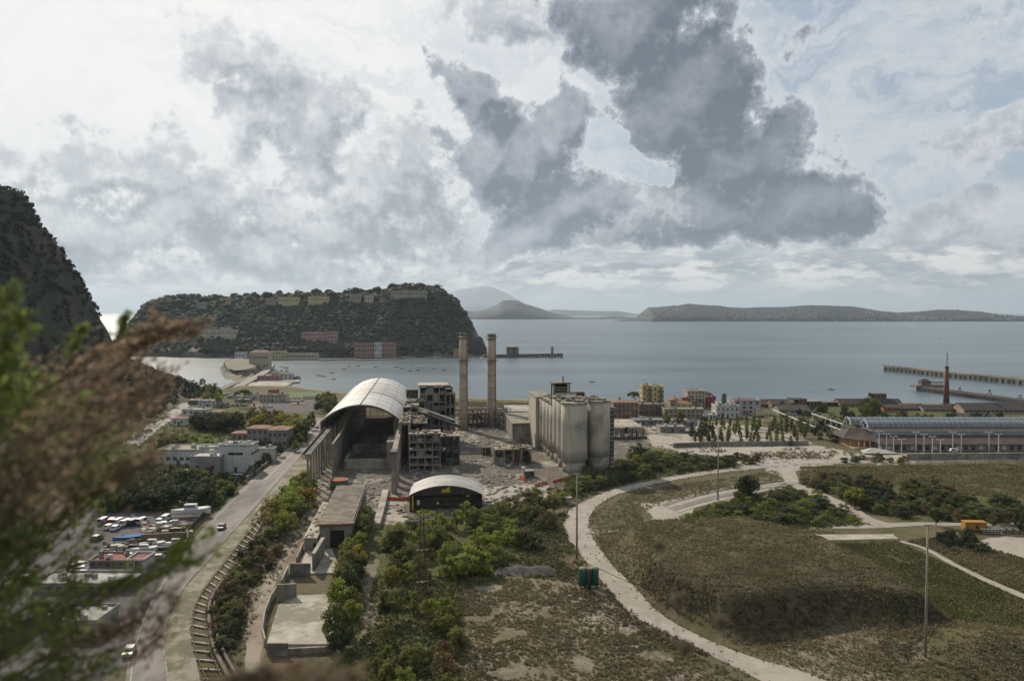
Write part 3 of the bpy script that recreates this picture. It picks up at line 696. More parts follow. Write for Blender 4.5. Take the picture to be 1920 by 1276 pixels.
b = MB(); b.box(X1-0.3, X1+0.1, 46, 120, 0, 7.1, concrete_dark); b.build('inner_wall', hall)
b = MB(); b.box(X0-3.6, X1, YB-0.5, YB-0.1, 0, 17.0, sheetm)
vs = [(x, YB-0.3, 17+z-.6) for x, z in A] ; b.add(vs, [tuple(range(len(vs)))], sheetm)
for k in range(1, 9): b.box(X0-3.6+k*3.8, X0-3.3+k*3.8, YB-.8, YB-.5, 0, 17+A[min(36,int(k*4.2))][1]*0.8, concrete)
b.build('end_wall', hall)
b = MB(); b.box(9.0, 25.5, 46, 46.5, 0, 4.2, concrete_pale); b.box(25.6, 30.0, 44.5, 60, 0, 11.4, concrete); b.box(8.0, 9.0, 46, 70, 0, 3.6, concrete); b.build('low_wall', hall)
b = MB(); b.box(8, 27, 84, 85, 0, 4.2, concrete); b.build('cross_wall', hall); b = MB(); b.box(10, 26, 104, 105, 0, 5.4, concrete); b.build('cross_wall', hall); b = MB()
b.add([(11,128,0),(25,128,0),(25,150,0),(11,150,0),(11,128,6),(25,128,8.5),(25,150,8.5),(11,150,6)], ((0,1,5,4),(1,2,6,5),(2,3,7,6),(3,0,4,7),(4,5,6,7)), mat('ochre hopper', (0.32,0.23,0.12),(0.22,0.16,0.09), streak=0.5, bump=0.3))
b.build('bunker', hall)

# --- ruined building beside the hall, climbing in tiers
rr_ = lambda **k: k
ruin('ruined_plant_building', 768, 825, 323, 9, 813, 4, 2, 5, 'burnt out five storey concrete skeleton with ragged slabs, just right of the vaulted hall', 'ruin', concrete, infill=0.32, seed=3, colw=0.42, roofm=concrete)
ruin('ruined_platform', 826, 861, 336, 12, 817, 3, 2, 2, 'low dark concrete platform on leaning pillars, between skeleton and chimney', 'ruin', concrete_dark, infill=0.4, seed=5, colw=0.5, roofm=concrete)
ruin('ruined_bay', 750, 767.5, 330, 34, 792, 1, 4, 1, 'tall empty bay with a mossy slab roof, wedged between vaulted hall and skeleton', 'ruin', concrete, infill=0.15, seed=6, colw=0.9, roofm=mossy)
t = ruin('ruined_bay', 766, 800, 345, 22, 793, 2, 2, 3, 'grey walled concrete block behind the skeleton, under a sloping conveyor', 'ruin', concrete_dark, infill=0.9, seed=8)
t = ruin('ruined_bay', 757, 783, 372, 12, 762, 2, 2, 3, 'concrete block with broken mossy roof steps, in front of the works tower', 'ruin', concrete, infill=0.8, seed=9, roofm=mossy)
ruin('ruined_bay', 763, 797, 392, 10, 751, 3, 2, 4, 'dark gapped storey with rubble roof at the left foot of the works tower', 'ruin', concrete, infill=0.85, seed=11, roofm=mossy)
ruin('water_tank', 763, 783, 405, 7, 731, 1, 1, 1, 'squat grey box tank standing above the ruins, left of the works tower', 'tank', concrete_dark, infill=1.0, seed=12)
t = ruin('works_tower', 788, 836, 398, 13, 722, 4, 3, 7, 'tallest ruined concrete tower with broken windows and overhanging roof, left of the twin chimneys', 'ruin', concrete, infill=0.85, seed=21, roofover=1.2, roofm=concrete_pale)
ruin('ruined_wing', 833, 848, 401, 9, 724, 1, 1, 6, 'narrow open wing leaning against the works tower on its chimney side', 'ruin', concrete_dark, infill=0.4, seed=14, roofm=concrete_pale)
ruin('ruined_wing', 836, 853, 394, 8, 738, 2, 1, 4, 'brownish panelled block under the narrow wing, next to the nearer chimney', 'ruin', mat('brown panel',(0.24,0.19,0.16),(0.18,0.15,0.13),streak=.4,bump=.2), infill=1.0, seed=16)
# sloping conveyor
t = empty('conveyor_bridge', (0,0,0), 0, 'dark sloping conveyor bridge dropping from the tower towards the chimneys', 'conveyor')
a = PY(786, 772, 372); c = PY(862, 799, 352); b = MB(); b.bar(a, c, 1.9, .8, darksteel); b.build('deck', t)
b = MB(); b.bar(a+Vector((0,0,2.0)), c+Vector((0,0,2.0)), 2.2, 0.2, concrete_dark); b.build('cover', t)
b = MB()
for q in (0.3, 0.62, 0.97):
    p = a.lerp(c, q); b.bar((p.x,p.y,Z0),(p.x,p.y,p.z-.5),0.5,0.5,concrete); b.bar((p.x,p.y,p.z),(p.x,p.y,p.z+2),0.15,0.15,darksteel)
b.build('trestle', t)
# stack of mossy roof slabs spilling by the vault's edge
t = empty('collapsed_roof', (0,0,0), 0, 'stepped mossy concrete slabs fallen in a strip along the right eave of the vault', 'ruined roof')
for k in range(9):
    Y = 345+k*7; p = PY(751+k*2.6+(k%2), 792-k*3.9, Y); b = MB(); M_ = frame((p.x, Y, p.z), ROT+0.05*((k*7)%3-1))
    b.box(0, 8+(k%3), 0, 6.2, -0.9-(k%2)*.4, -0.05*(k%3), mossy if k%3 else concrete_pale, M_); b.build('slab', t)
for k in range(4):
    p = PY(752+k*5, 800, 347+k*15); b = MB(); b.box(-.5,.5,-.5,.5,0,p.z-Z0+3,concrete,frame((p.x,p.y,Z0))); b.build('pillar', t)

# --- twin chimneys
def chimney(px0, px1, base, top, label):
    Y = D(base); x = XA((px0+px1)/2, Y); r = (XA(px1, Y)-XA(px0, Y))/2; h = zat(top, Y)-Z0
    t = empty('chimney', (x, Y, Z0), 0, label, 'chimney', 'twin concrete chimneys')
    b = MB(); pts = [(0,0,h*q) for q in (0,.25,.5,.75,1)]; b.tube(pts, [r*1.12,r*1.06,r*1.02,r*1.0,r*.98], chim_c, 28); b.build('shaft', t, True)
    b = MB(); b.tube([(0,0,h-1.6),(0,0,h+.12)], r*1.0, mat('sooty rim',(0.20,0.16,0.12),(0.13,0.11,0.09)), 28); b.tube([(0,0,h+.125),(0,0,h+.15)], r*0.78, void, 20); b.build('rim', t, True)
    for q in (0.955, 0.715):
        b = MB(); b.tube([(0,0,h*q-.1),(0,0,h*q+.1)], r*1.45, darksteel, 24)
        for k in range(16):
            a_ = k*math.pi/8; b.bar((r*1.42*math.cos(a_), r*1.42*math.sin(a_), h*q+.1), (r*1.42*math.cos(a_), r*1.42*math.sin(a_), h*q+1.2), .06,.06, darksteel)
            a2 = a_+math.pi/8; b.bar((r*1.42*math.cos(a_), r*1.42*math.sin(a_), h*q+1.15), (r*1.42*math.cos(a2), r*1.42*math.sin(a2), h*q+1.15), .06,.06, darksteel)
        b.build('platform', t)
    b = MB()
    for q in (.12,.3,.42,.56,.68): b.tube([(0,0,h*q-.12),(0,0,h*q+.12)], r*1.06, rust, 24)
    b.build('bands', t)
    b = MB(); lx = r*0.93; ly = -r*0.55
    b.bar((lx, ly, 1), (lx*.86, ly*.86, h-.5), 0.9, 0.5, mat('ladder cage',(0.22,0.15,0.11),(0.15,0.10,0.08)))
    for k in range(12): b.box(lx*.9-.1, lx*.9+.9, ly-.4, ly+.3, 3+k*(h-5)/12, 3.2+k*(h-5)/12, rust)
    b.build('ladder', t)
    return t
chimney(861.5, 877, 805, 624, 'nearer of the twin tall concrete chimneys, beside the ruined works tower')
chimney(914, 930, 800, 626, 'free standing tall concrete chimney, the one closer to the silos')

# --- pipe racks and low frames around the chimneys
def rack(px0, px1, Y, depth, pytop, cols, levels, label, m=concrete, seed=1):
    x = XA(px0, Y); w = XA(px1, Y)-x; h = zat(pytop, Y)-Z0; t = empty('pipe_rack', (x, Y, Z0), ROT, label, 'pipe rack'); r = random.Random(seed)
    b = MB()
    for i in range(cols+1):
        for yq in (0, depth): b.box(w*i/cols-.3, w*i/cols+.3, yq-.3, yq+.3, 0, h*r.uniform(.75,1), m)
    for k in range(1, levels+1):
        for yq in (0, depth): b.box(-.3, w+.3, yq-.22, yq+.22, h*.72*k/levels-.5, h*.72*k/levels, m)
        for i in range(cols+1): b.box(w*i/cols-.2, w*i/cols+.2, .31, depth-.31, h*.72*k/levels-.48, h*.72*k/levels-.03, m)
    b.build('frame', t)
    for k in range(3):
        b = MB(); z = h*.72*(1+k%levels)/levels+.4; b.tube([(-1, depth*(.3+.2*k), z), (w+1, depth*(.3+.2*k), z)], .38, rust if k%2 else concrete_pale, 10); b.build('pipe', t, True)
    b = MB()
    for k in range(10):
        xx = r.uniform(0,w); b.box(xx, xx+r.uniform(1,3), r.uniform(0,depth), depth, 0, r.uniform(.5,3), r.choice([rust, concrete, concrete_dark]))
    b.build('machinery', t)
    return t
rack(872, 926, 446, 7, 768, 7, 3, 'rusty concrete pipe frames filling the gap between the two chimneys', rust, 2)
rack(925, 957, 447, 9, 760, 5, 3, 'open concrete frames right of the free standing chimney', concrete, 4)
rack(853, 934, 480, 5, 763, 10, 2, 'long pale concrete trestle behind both chimneys, near the beach', concrete_pale, 6)
rack(928, 1004, 500, 6, 766, 8, 1, 'low trestle running from the chimneys towards the silos, near the beach', concrete, 8)

# --- rectangular building with flat roofs between chimneys and silos
def block(name, px0, px1, Y, depth, pytop, label, cat, m, roofm_=None, rz=ROT, z0=Z0, wins=None, over=0.3, parapet=0.0, ztop=None):
    x = XA(px0, Y); w = XA(px1, Y)-x; h = (ztop if ztop is not None else zat(pytop, Y))-z0
    t = empty(name, (x, Y, z0), rz, label, cat); b = MB(); b.box(0,w,0,depth,-.4,h,m); b.build('wall', t)
    b = MB(); b.box(-over,w+over,-over,depth+over,h+.01,h+.3,roofm_ or m)
    if parapet:
        for (a0,a1,c0,c1) in ((-over,w+over,-over,-over+.25),(-over,w+over,depth+over-.25,depth+over),(-over,-over+.25,-over+.26,depth+over-.26),(w+over-.25,w+over,-over+.26,depth+over-.26)): b.box(a0,a1,c0,c1,h+.3,h+.3+parapet,m)
    b.build('roof', t)
    for (fx, fz, ww, wh) in (wins or []):
        b = MB(); xx = w*fx; zz = h*fz
        b.box(xx-ww/2-.12, xx+ww/2+.12, -.07, .02, zz-.12, zz+wh+.12, m); b.box(xx-ww/2, xx+ww/2, -.09, -.075, zz, zz+wh, void); b.build('window', t)
    return t, w, h
t, w, h = block('flat_roofed_block', 961, 1010, 399, 42, 794, 'long grey block with a stained flat roof, left of the silos', 'industrial block', concrete, mossy)
b = MB()
for k in range(9): b.box(w*(.05+k*.1), w*(.05+k*.1)+.7, -.05, .0, h-1.3, h-.6-(k%3)*.15, void)
b.build('opening', t)
block('flat_roofed_block', 955, 1006, 442, 30, 772, 'low block with pale flat roof just behind the long grey block', 'industrial block', concrete, concrete_pale)
block('flat_roofed_block', 966, 1004, 500, 14, 766, 'pale long low shed near the beach, behind the silo elevator', 'shed', concrete_pale, concrete)
t = ruin('roofless_ruin', 929, 996, 337, 11, 842, 4, 2, 1, 'low ruin with mossy flat roof and bare openings, in the yard before the silos', 'ruin', concrete, infill=0.75, seed=33, roofm=mossy)
block('retaining_wall', 893, 966, 318, 1.0, 904, 'low broken concrete wall crossing the pale yard in front of the roofed ruin', 'wall', concrete)
block('retaining_wall', 890, 1010, 330, 1.2, 889, 'long dark foundation ledge in the yard between ruin and silos', 'wall', concrete_dark)
block('concrete_bunker', 983, 1002, 311, 4, 884, 'small dark bunker beside orange netting in the yard', 'bunker', concrete_dark, concrete)
block('leaning_slab', 980.5, 983.5, 309, 3, 878, 'thin pale slab standing upright next to the small bunker', 'slab', concrete_pale)
block('concrete_bunker', 1061, 1071, 267, 2.4, 934, 'tiny square concrete box in the bushes by the white track', 'bunker', concrete_pale)
block('rusty_container', 905, 920, 360, 5, 840, 'small rusty brown container on the grey yard', 'container', rust, rust)

# --- silos
def silo(cx_, cy_, r, ztop, base, label, group, lad=False):
    t = empty('silo', (cx_, cy_, Z0), 0, label, 'silo', group); h = ztop-Z0
    b = MB(); b.tube([(0,0,base),(0,0,h*.35),(0,0,h*.7),(0,0,h)], r, silo_c, 40); b.build('shell', t, True)
    b = MB(); b.tube([(0,0,-.4),(0,0,base-.6)], r*.86, concrete_pale, 28)
    b.tube([(0,0,base-.6),(0,0,base+.01)], [r*.86,r*1.03], concrete, 40); b.build('base', t, True)
    b = MB(); b.tube([(0,0,h+.01),(0,0,h+.5)], r*1.05, mossy, 32)
    rq = random.Random(int(cx_*7))
    for k in range(12):
        a_ = rq.uniform(0,6.28); q = rq.uniform(0,.75)*r; s_ = rq.uniform(.4,1.3); x_, y_ = q*math.cos(a_), q*math.sin(a_); b.box(x_-s_, x_+s_, y_-s_*.6, y_+s_*.6, h+.5, h+.7+rq.uniform(.1,.9), rq.choice([mossy, concrete, concrete_pale]))
    b.build('cap', t)
    return t, h
for k, lb in enumerate(('foremost silo of the front row, tall weathered cylinder on a pale patched base', 'second silo of the front row, sunlit edge showing left of the foremost one', 'third silo of the front row, directly under the rooftop tower')):
    p = Vector((25.4,323.6,0))+AX*11.0*k; silo(p.x, p.y, 5.4, 33.0, 5.0, lb, 'large front silos')
for k, lb in enumerate(('nearest slim silo of the rear row, its top lower than the front silos', 'second slim silo of the rear row', 'third slim silo of the rear row', 'farthest slim silo of the rear row, next to the white slatted stair')):
    p = Vector((20.6,352,0))+AX*8.2*k - BX*0.3*k; silo(p.x, p.y, 4.15, 29.6, 4.0, lb, 'slim rear silos')
for k, lb in enumerate(('wide silo standing apart at the right end with a ladder strip', 'silo tucked between the front row and the right end silo')):
    p = Vector((35.8,329,0))+AX*10.4*k - BX*(0.9*k); t, h = silo(p.x, p.y, 5.0, 33.2, 6.2, lb, 'right hand silos')
    if k == 0:
        b = MB(); b.box(4.6, 6.4, -1.2, 1.4, 0, h-3, concrete_dark)
        for q in range(14): b.box(4.5, 6.6, -1.45, -1.21, 1+q*1.8, 1.35+q*1.8, concrete_pale)
        b.box(4.4, 6.8, -1.5, 1.6, h-3, h-2.5, concrete); b.build('ladder_shaft', t)
p = Vector((25.4,330,33.6)); t = empty('silo_roof_deck', (p.x-4,p.y+2,p.z), ROT, 'cracked concrete slabs and rubble lying across the tops of the front silos', 'roof deck')
b = MB()
rq = random.Random(4)
for k in range(26):
    x_ = rq.uniform(-1,10); y_ = rq.uniform(-8,22); s_ = rq.uniform(.8,3); b.box(x_, x_+s_, y_, y_+s_*1.4, 0, rq.uniform(.15,1.2), rq.choice([mossy, concrete, concrete_pale, concrete_dark]))
b.build('deck', t)
# elevator with its slatted stair, and the tower on top
t, w, h = block('silo_elevator', 1004.5, 1034, 378, 26, 745, 'tall concrete elevator block behind the slim silos, with a white slatted stair', 'elevator tower', silo_c, mossy)
b = MB()
for k in range(10): b.box(w*.42, w*.62, -1.3, -.05, 2.0+k*2.25, 2.5+k*2.25, white_p)
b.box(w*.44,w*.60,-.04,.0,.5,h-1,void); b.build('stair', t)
b = MB()
for k in range(3): b.box(w*(.05+k*.10), w*(.05+k*.10)+.5, -.4, 0, 0, h, silo_c)
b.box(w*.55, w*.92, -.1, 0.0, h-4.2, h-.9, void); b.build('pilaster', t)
x = XA(1038.5, 352); z1 = zat(718.5, 352); zb = 33.5
t = empty('rooftop_tower', (x, 352, zb), ROT, 'square open sided tower rising above the silos with a flat roof and mast', 'tower'); w = XA(1067.5,352)-x; h = z1-zb
b = MB()
for xx in (0.0, w): 
    for yq in (0, 6.4): b.box(xx-.35, xx+.35, yq-.35, yq+.35, -5, h, concrete)
for z in (0.35, .57, .12): b.box(.36, w-.36, -.3, .1, h*z, h*z+.45, concrete)
b.box(.3,w-.3,.3,6.1,-4.9,h*.1,concrete_dark); b.box(.1, .4, .36, 6.0, -5, h, concrete_pale); b.build('frame', t)
b = MB(); b.box(.5,w-.5,2.4,6.0,h*.12,h*.9,void); b.build('inner_wall', t)  # near-black block put in for the shade inside the open tower
b = MB(); b.box(-.9,w+.9,-.9,7.2,h,h+.4,mossy); b.build('roof', t)
b = MB(); b.bar((w*.66,3,h+.4),(w*.66,3,h+3.0),.45,.45,rust); b.build('mast', t)
t, w, h = block('rust_tank', 1081, 1096, 338, 3.4, 736.5, 'rusty brown box tank on short legs on top of the front silos', 'tank', rust, rust, z0=34.9, over=.1)
b = MB()
for xx in (.2, w-.4):
    for yq in (.2, 3.0): b.box(xx,xx+.25,yq,yq+.25,-1.9,-.41,darksteel)
b.build('leg', t)

# --- small barrel-roofed shed with the yellow emblem
SY = 257; sx0 = XA(767, SY); sw = XA(905, SY)-sx0
zsp = zat(928, SY)-Z0
shed = empty('barrel_roof_shed', (sx0, SY, Z0), ROT*0.55, 'dark open fronted shed under a pale curved sheet roof, yellow emblem at its crown', 'shed')
v = vault(0, sw, 0, 17, zsp, 3.1, mat('shed sheeting', (0.30,0.295,0.285),(0.24,0.24,0.235), rough=.6, scale=.3, bump=.2, dirt=(.38,.36,.33), dirt_amt=.4), .25, 28); v.build('roof', shed, True)
for xx in (.3, sw-.6, sw*.55, sw*.74):
    for yq in ((.3, 8, 16.4) if xx in (.3, sw-.6) else (.3, 16.4)):
        b = MB(); b.box(xx, xx+.35, yq, yq+.35, -.3, zsp+(0 if xx in (.3,sw-.6) else 2.3), rust if yq < 1 else darksteel); b.build('post', shed)
red = mat('dark red sheeting', (0.16,0.055,0.04),(0.09,0.045,0.035), streak=.3)
b = MB(); b.box(.4,sw-.4,16.5,16.7,0,zsp,red); A = arc(0,sw,3.1,28); vs=[(x,16.6,zsp+z-.3) for x,z in A]; b.add(vs,[tuple(range(29))],red); b.build('back_wall', shed)
b = MB(); b.box(0.1,.25,.8,16.3,0,zsp,red); b.box(sw-.25,sw-.1,.8,16.3,0,zsp,red); b.build('side_wall', shed)
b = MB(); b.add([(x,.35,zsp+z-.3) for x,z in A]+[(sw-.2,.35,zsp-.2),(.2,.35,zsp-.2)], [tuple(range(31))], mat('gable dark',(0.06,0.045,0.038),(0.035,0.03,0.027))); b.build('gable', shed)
b = MB(); b.box(.4,sw-.4,.3,.45,1.9,2.15,rust); b.box(.4,sw-.4,8,8.2,0,3.2,mat('dim brown wall',(0.20,0.15,0.11),(0.13,0.10,0.08))); b.build('rail', shed)
yel = mat('yellow paint', (0.62,0.44,0.05),(0.50,0.36,0.05)); cxm = sw/2
b = MB(); x0 = cxm-1.35; z0_ = zsp+.75
b.add([(x0-.25,.12,z0_),(x0+2.7,.12,z0_),(x0+2.7,.12,z0_+.28),(x0-.1,.12,z0_+.28)], [(0,1,2,3)], yel)
for (a_, c_, d_, e_) in ((0,.45,.28,.95),(.62,.95,.28,.85),(1.1,1.45,.28,.8),(1.6,2.0,.28,1.2),(2.2,2.65,.28,1.75),(.25,1.7,.85,1.1),(1.5,2.4,1.2,1.5)): b.box(x0+a_,x0+c_,.06,.14,z0_+d_-.01,z0_+e_,yel)
b.build('emblem', shed)
b = MB(); b.box(.95,1.35,.18,.29,0.6,zsp-.2,yel); b.build('yellow_post', shed)
for (fx, fz, ww, hh) in ((.125,.40,.9,1.5),(.80,.86,1.1,.4)):
    b = MB(); b.box(sw*fx-ww/2, sw*fx+ww/2, .7,.78, zsp*fz, zsp*fz+hh, white_p); b.build('white_panel', shed)
b = MB(); b.tube([(sw*.39,.6,zsp*.78),(sw*.39,.6,zsp*.55)],.05,galv,6); b.tube([(sw*.39,.6,zsp*.55),(sw*.39,.6,zsp*.45)],[.2,.42],white_p,12); b.build('hanging_lamp', shed)

# --- flat roofed brick gallery with its lean-to
GY = 217; gx = XA(597, GY); gw = XA(661, GY)-gx; gh = zat(981, GY)-Z0
gal = empty('flat_roofed_gallery', (gx, GY, Z0), ROT, 'long narrow gallery building with ribbed brown flat roof and a dark doorway', 'gallery building')
b = MB(); b.box(.2,gw-.2,.5,48,-.3,gh-.4,concrete); b.build('wall', gal)
b = MB(); b.box(-.3,gw+.3,-.6,48.5,gh-.4,gh-.05,mat('gallery roof',(0.33,0.275,0.205),(0.24,0.20,0.15),bump=.4,scale=.8,dirt=(.15,.13,.10),dirt_amt=.4))
for k in range(32): b.box(-.25,gw+.25,-.4+k*1.52,-.25+k*1.52,gh-.05,gh+.04,concrete_dark)
b.box(-.35,gw+.35,-.8,-.6,gh-.5,gh-.1,mat('rusty eave',(0.22,0.10,0.06),(0.14,0.07,0.05))); b.build('roof', gal)
b = MB(); b.box(gw*.34,gw*.74,.38,.5,0,gh*.70,void); b.build('doorway', gal)
for k in range(9):
    b = MB(); b.box(gw*.12+.0,gw*.3,.42,.49,1+k*.45,1.3+k*.45,concrete_pale); 
    if k < 1: b.build('panel', gal)
b = MB()
for k in range(24): b.bar((gw+.05,1+k*2,0),(gw+.05,1+k*2,gh+.9),.18,.18,concrete_pale)
for k in range(24): b.bar((gw+.08,1+k*2,gh-1.4),(gw+.08,3+k*2,gh+.8),.1,.1,rust)
b.box(gw,gw+.12,.6,48.4,gh+.7,gh+.95,concrete_pale); b.build('side_lattice', gal)
p = PG(572, 1012); t = empty('lean_to', (XA(571,214), 214, Z0), ROT, 'low annexe with crumbling pale roof along the road side of the gallery', 'annexe')
b = MB(); b.box(0,3.4,0,40,-.3,3.6,concrete); b.build('wall', t); b = MB(); b.box(-.3,3.5,-.4,40.3,3.6,3.95,concrete_pale)
rq = random.Random(9)
for k in range(40):
    y_ = rq.uniform(0,38); x_ = rq.uniform(-.1,2.4); b.box(x_,x_+rq.uniform(.3,1.1),y_,y_+rq.uniform(.4,2),3.95,4.0+rq.uniform(.05,.35),rq.choice([mossy,concrete_pale,concrete]))
b.build('roof', t)
b = MB(); b.box(2.3,3.0,-.06,0,1.2,2.4,void); b.build('window', t)
# walls and slabs in front of it
def wallrun(name, pts, h, th, m, label, cope=None, z=Z0):
    t = empty(name, (0,0,0), 0, label, 'wall'); b = MB()
    for a_, c_ in zip(pts[:-1], pts[1:]):
        a3 = P(*a_, z); c3 = P(*c_, z); b.bar((a3.x,a3.y,z+h/2-.2),(c3.x,c3.y,z+h/2-.2),th,h+.4,m)
    b.build('wall', t)
    if cope:
        b = MB()
        for a_, c_ in zip(pts[:-1], pts[1:]):
            a3 = P(*a_, z); c3 = P(*c_, z); b.bar((a3.x,a3.y,z+h+.1),(c3.x,c3.y,z+h+.1),th+.25,.18,cope)
        b.build('coping', t)
    return t
wallrun('side_wall', [(588,1072),(606,1040)], 4.6, .7, concrete, 'high sloped concrete wall in front of the gallery doorway', concrete_pale)
wallrun('concrete_wall', [(544,1081),(582,1081)], 3.4, .5, concrete, 'upright concrete slab wall closing the upper terrace')
wallrun('concrete_wall', [(519,1127),(556,1125)], 3.9, .5, concrete, 'upright concrete slab wall between upper and lower terrace')
wallrun('low_wall', [(497,1212),(492,1190),(496,1160),(508,1128),(519,1112)], 1.7, .3, concrete_pale, 'thin curved wall edging the lower terrace on the road side')
wallrun('low_wall', [(528,1102),(540,1075)], 2.0, .35, concrete_pale, 'short wall edging the upper terrace on the road side')
wallrun('low_wall', [(556,1058),(568,1030)], 2.0, .35, concrete_pale, 'short wall from the upper terrace to the lean-to annexe')
wallrun('concrete_wall', [(502,1228),(540,1228)], 2.4, .5, concrete, 'stub of concrete wall at the near corner of the lower terrace')
wallrun('low_wall', [(540,1226),(622,1222)], 1.2, .5, concrete, 'low front edge of the lower terrace, partly under bushes')
slabm = mat('terrace slab', (0.42,0.385,0.33),(0.30,0.27,0.23),scale=.35,bump=.4,dirt=(.16,.15,.10),dirt_amt=.45)
def sheet(name, pts, h, m, z=Z0):
    b = MB(); b.prism([(P(a_,c_,z).x,P(a_,c_,z).y) for a_, c_ in pts], z-.4, z+h, m); o = b.build(name); tag(o, kind='structure'); return o
sheet('terrace_floor', [(500,1215),(620,1215),(640,1120),(560,1122),(522,1140)], .9, slabm)
sheet('terrace_floor', [(548,1078),(640,1075),(622,1030),(575,1030)], .35, slabm)
# long pale trough wall to the right of the gallery
t = wallrun('retaining_wall', [(706,990),(716,955),(723,925)], 1.6, 2.2, concrete_pale, 'pale concrete ramp running down beside the gallery to the shed')
# round rusty tank and netting
p = P(636, 916); t = empty('open_tank', p, 0, 'round green tank with rusty orange rim behind the gallery', 'tank')
b = MB(); b.tube([(0,0,-.2),(0,0,3.4)], 3.2, mat('dull green metal',(0.09,0.12,0.06),(0.06,0.08,0.045)), 24); b.build('shell', t, True)
b = MB(); b.tube([(0,0,3.41),(0,0,3.6)], 3.3, orange, 24); b.build('rim', t); b = MB(); b.tube([(0,0,3.61),(0,0,3.64)], 2.9, mat('brown water',(0.20,0.09,0.05),(0.15,0.07,0.04)), 24); b.build('content', t)
def net(pts, h, label):
    t = empty('safety_netting', (0,0,0), 0, label, 'netting'); b = MB()
    for a_, c_ in zip(pts[:-1], pts[1:]):
        a3 = P(*a_); c3 = P(*c_); b.bar((a3.x,a3.y,Z0+h/2),(c3.x,c3.y,Z0+h/2),.06,h,orange); b.bar((a3.x,a3.y,Z0),(a3.x,a3.y,Z0+h+.2),.1,.1,rust)
    b.build('mesh_panel', t)
net([(725,937),(750,938),(768,937)], 1.2, 'orange safety netting left of the barrel roofed shed')
net([(975,899),(983,903),(986,898)], 1.5, 'orange netting round the small bunker')
net([(1003,913),(1014,909),(1026,907)], 1.1, 'red orange netting lying in the middle of the pale yard')
net([(1037,905),(1052,901),(1070,898)], 1.1, 'orange netting ending under the foremost silo')
net([(950,812),(957,813)], 1.3, 'scrap of red netting near the chimneys')
for k, (A3, B3, r3, m3, lb) in enumerate((((-38,330,Z0+9),(-30,338,Z0+9),.22,rust,'rusty pipe bridging from the vaulted hall to the burnt skeleton'),((-6,392,Z0+3.2),(8,372,Z0+3.2),.3,rust,'low rusty pipe crossing the yard towards the silos'),((-27,441,Z0+12),(-11.5,443,Z0+12),.25,galv,'thin pipe strung between the two chimneys'))):
    b = MB(); b.tube([A3, B3], r3, m3, 8); tag(b.build('pipeline', smooth=True), lb, 'pipeline')
for k, (x_, y_, lb) in enumerate(((-12,352,'bent lighting pole in the yard near the rusty container'),(3,322,'leaning cable pole by the low broken concrete wall'),(-30,300,'short cable pole between vaulted hall and barrel roofed shed'))):
    t = empty('cable_pole', (x_,y_,Z0), 0, lb, 'pole'); b = MB(); b.tube([(0,0,0),(.3,0,5),(1.0,.2,9)], [.14,.1,.07], polem, 7); b.build('pole', t); b = MB(); b.box(.6,1.6,.1,.3,8.9,9.05,darksteel); b.build('crossarm', t)
# rubble over the works floor
rubm = mat('rubble', (0.24,0.215,0.18),(0.14,0.127,0.11),scale=.5,island=.3)
g = np.random.default_rng(5); pts = []
for (a0,a1,b0,b1,n,s) in ((760,1000,805,920,700,.7),(590,760,870,970,380,.6),(880,1060,895,945,350,.6),(1150,1330,775,812,200,.9),(855,1010,770,810,300,1.0),(1180,1300,820,860,60,.8)):
    for k in range(n):
        p = P(g.uniform(a0,a1), g.uniform(b0,b1)); pts.append((p.x,p.y,p.z,abs(g.normal(0,s))*.6+.2))
pts = np.array(pts); Vv, Ff = blobs(pts[:,:3], pts[:,3], g, .5, .5)
tag(link('rubble', npmesh('rubble', Vv, Ff, rubm)), kind='stuff', label='grey rubble and broken concrete strewn over the works floor')
# ------------------------------------------------------------------ roads, tracks, rails
def densify(pts, n=10):
    pts = [Vector((*p,0)) for p in pts]; out = []
    for i in range(len(pts)-1):
        p0 = pts[max(i-1,0)]; p1 = pts[i]; p2 = pts[i+1]; p3 = pts[min(i+2,len(pts)-1)]
        for k in range(n):
            t = k/n; out.append(0.5*((2*p1)+(-p0+p2)*t+(2*p0-5*p1+4*p2-p3)*t*t+(-p0+3*p1-3*p2+p3)*t**3))
    out.append(pts[-1]); return [(p.x,p.y) for p in out]
def resample(pts, n):
    P_ = np.array(pts); d = np.r_[0, np.cumsum(np.hypot(*np.diff(P_,axis=0).T))]; q = np.linspace(0, d[-1], n)
    return np.stack([np.interp(q, d, P_[:,0]), np.interp(q, d, P_[:,1])], -1)
def ribbon(name, le, re_, m, off=0.10, n=160, across=6, rag=0.0, seed=1, kind='structure'):
    Lw = [(lambda p:(p.x,p.y))(P(*q)) for q in le]; Rw = [(lambda p:(p.x,p.y))(P(*q)) for q in re_]
    A = resample(densify(Lw), n); B = resample(densify(Rw), n)
    if rag:
        rr = np.random.default_rng(seed); k = np.ones(3)/3
        for E, O in ((A,B),(B,A)):
            j = np.convolve(rr.normal(0, rag, n), k, 'same')[:,None]; dd = (O-E)/np.linalg.norm(O-E,axis=1)[:,None]; E += dd*j
    T = np.linspace(0,1,across+1); G_ = A[:,None,:]*(1-T[None,:,None]) + B[:,None,:]*T[None,:,None]
    Z = height(G_[...,0], G_[...,1]) + off
    V = np.concatenate([G_, Z[...,None]], -1); i = np.arange(n*(across+1)).reshape(n,-1)
    Fc = np.stack([i[:-1,:-1], i[:-1,1:], i[1:,1:], i[1:,:-1]], -1).reshape(-1,4)
    c = V.reshape(-1,3)[Fc[0]]
    if np.cross(c[1]-c[0], c[2]-c[0])[2] < 0: Fc = Fc[:, ::-1]
    return tag(link(name, npmesh(name, V, Fc, m, True)), kind=kind), G_
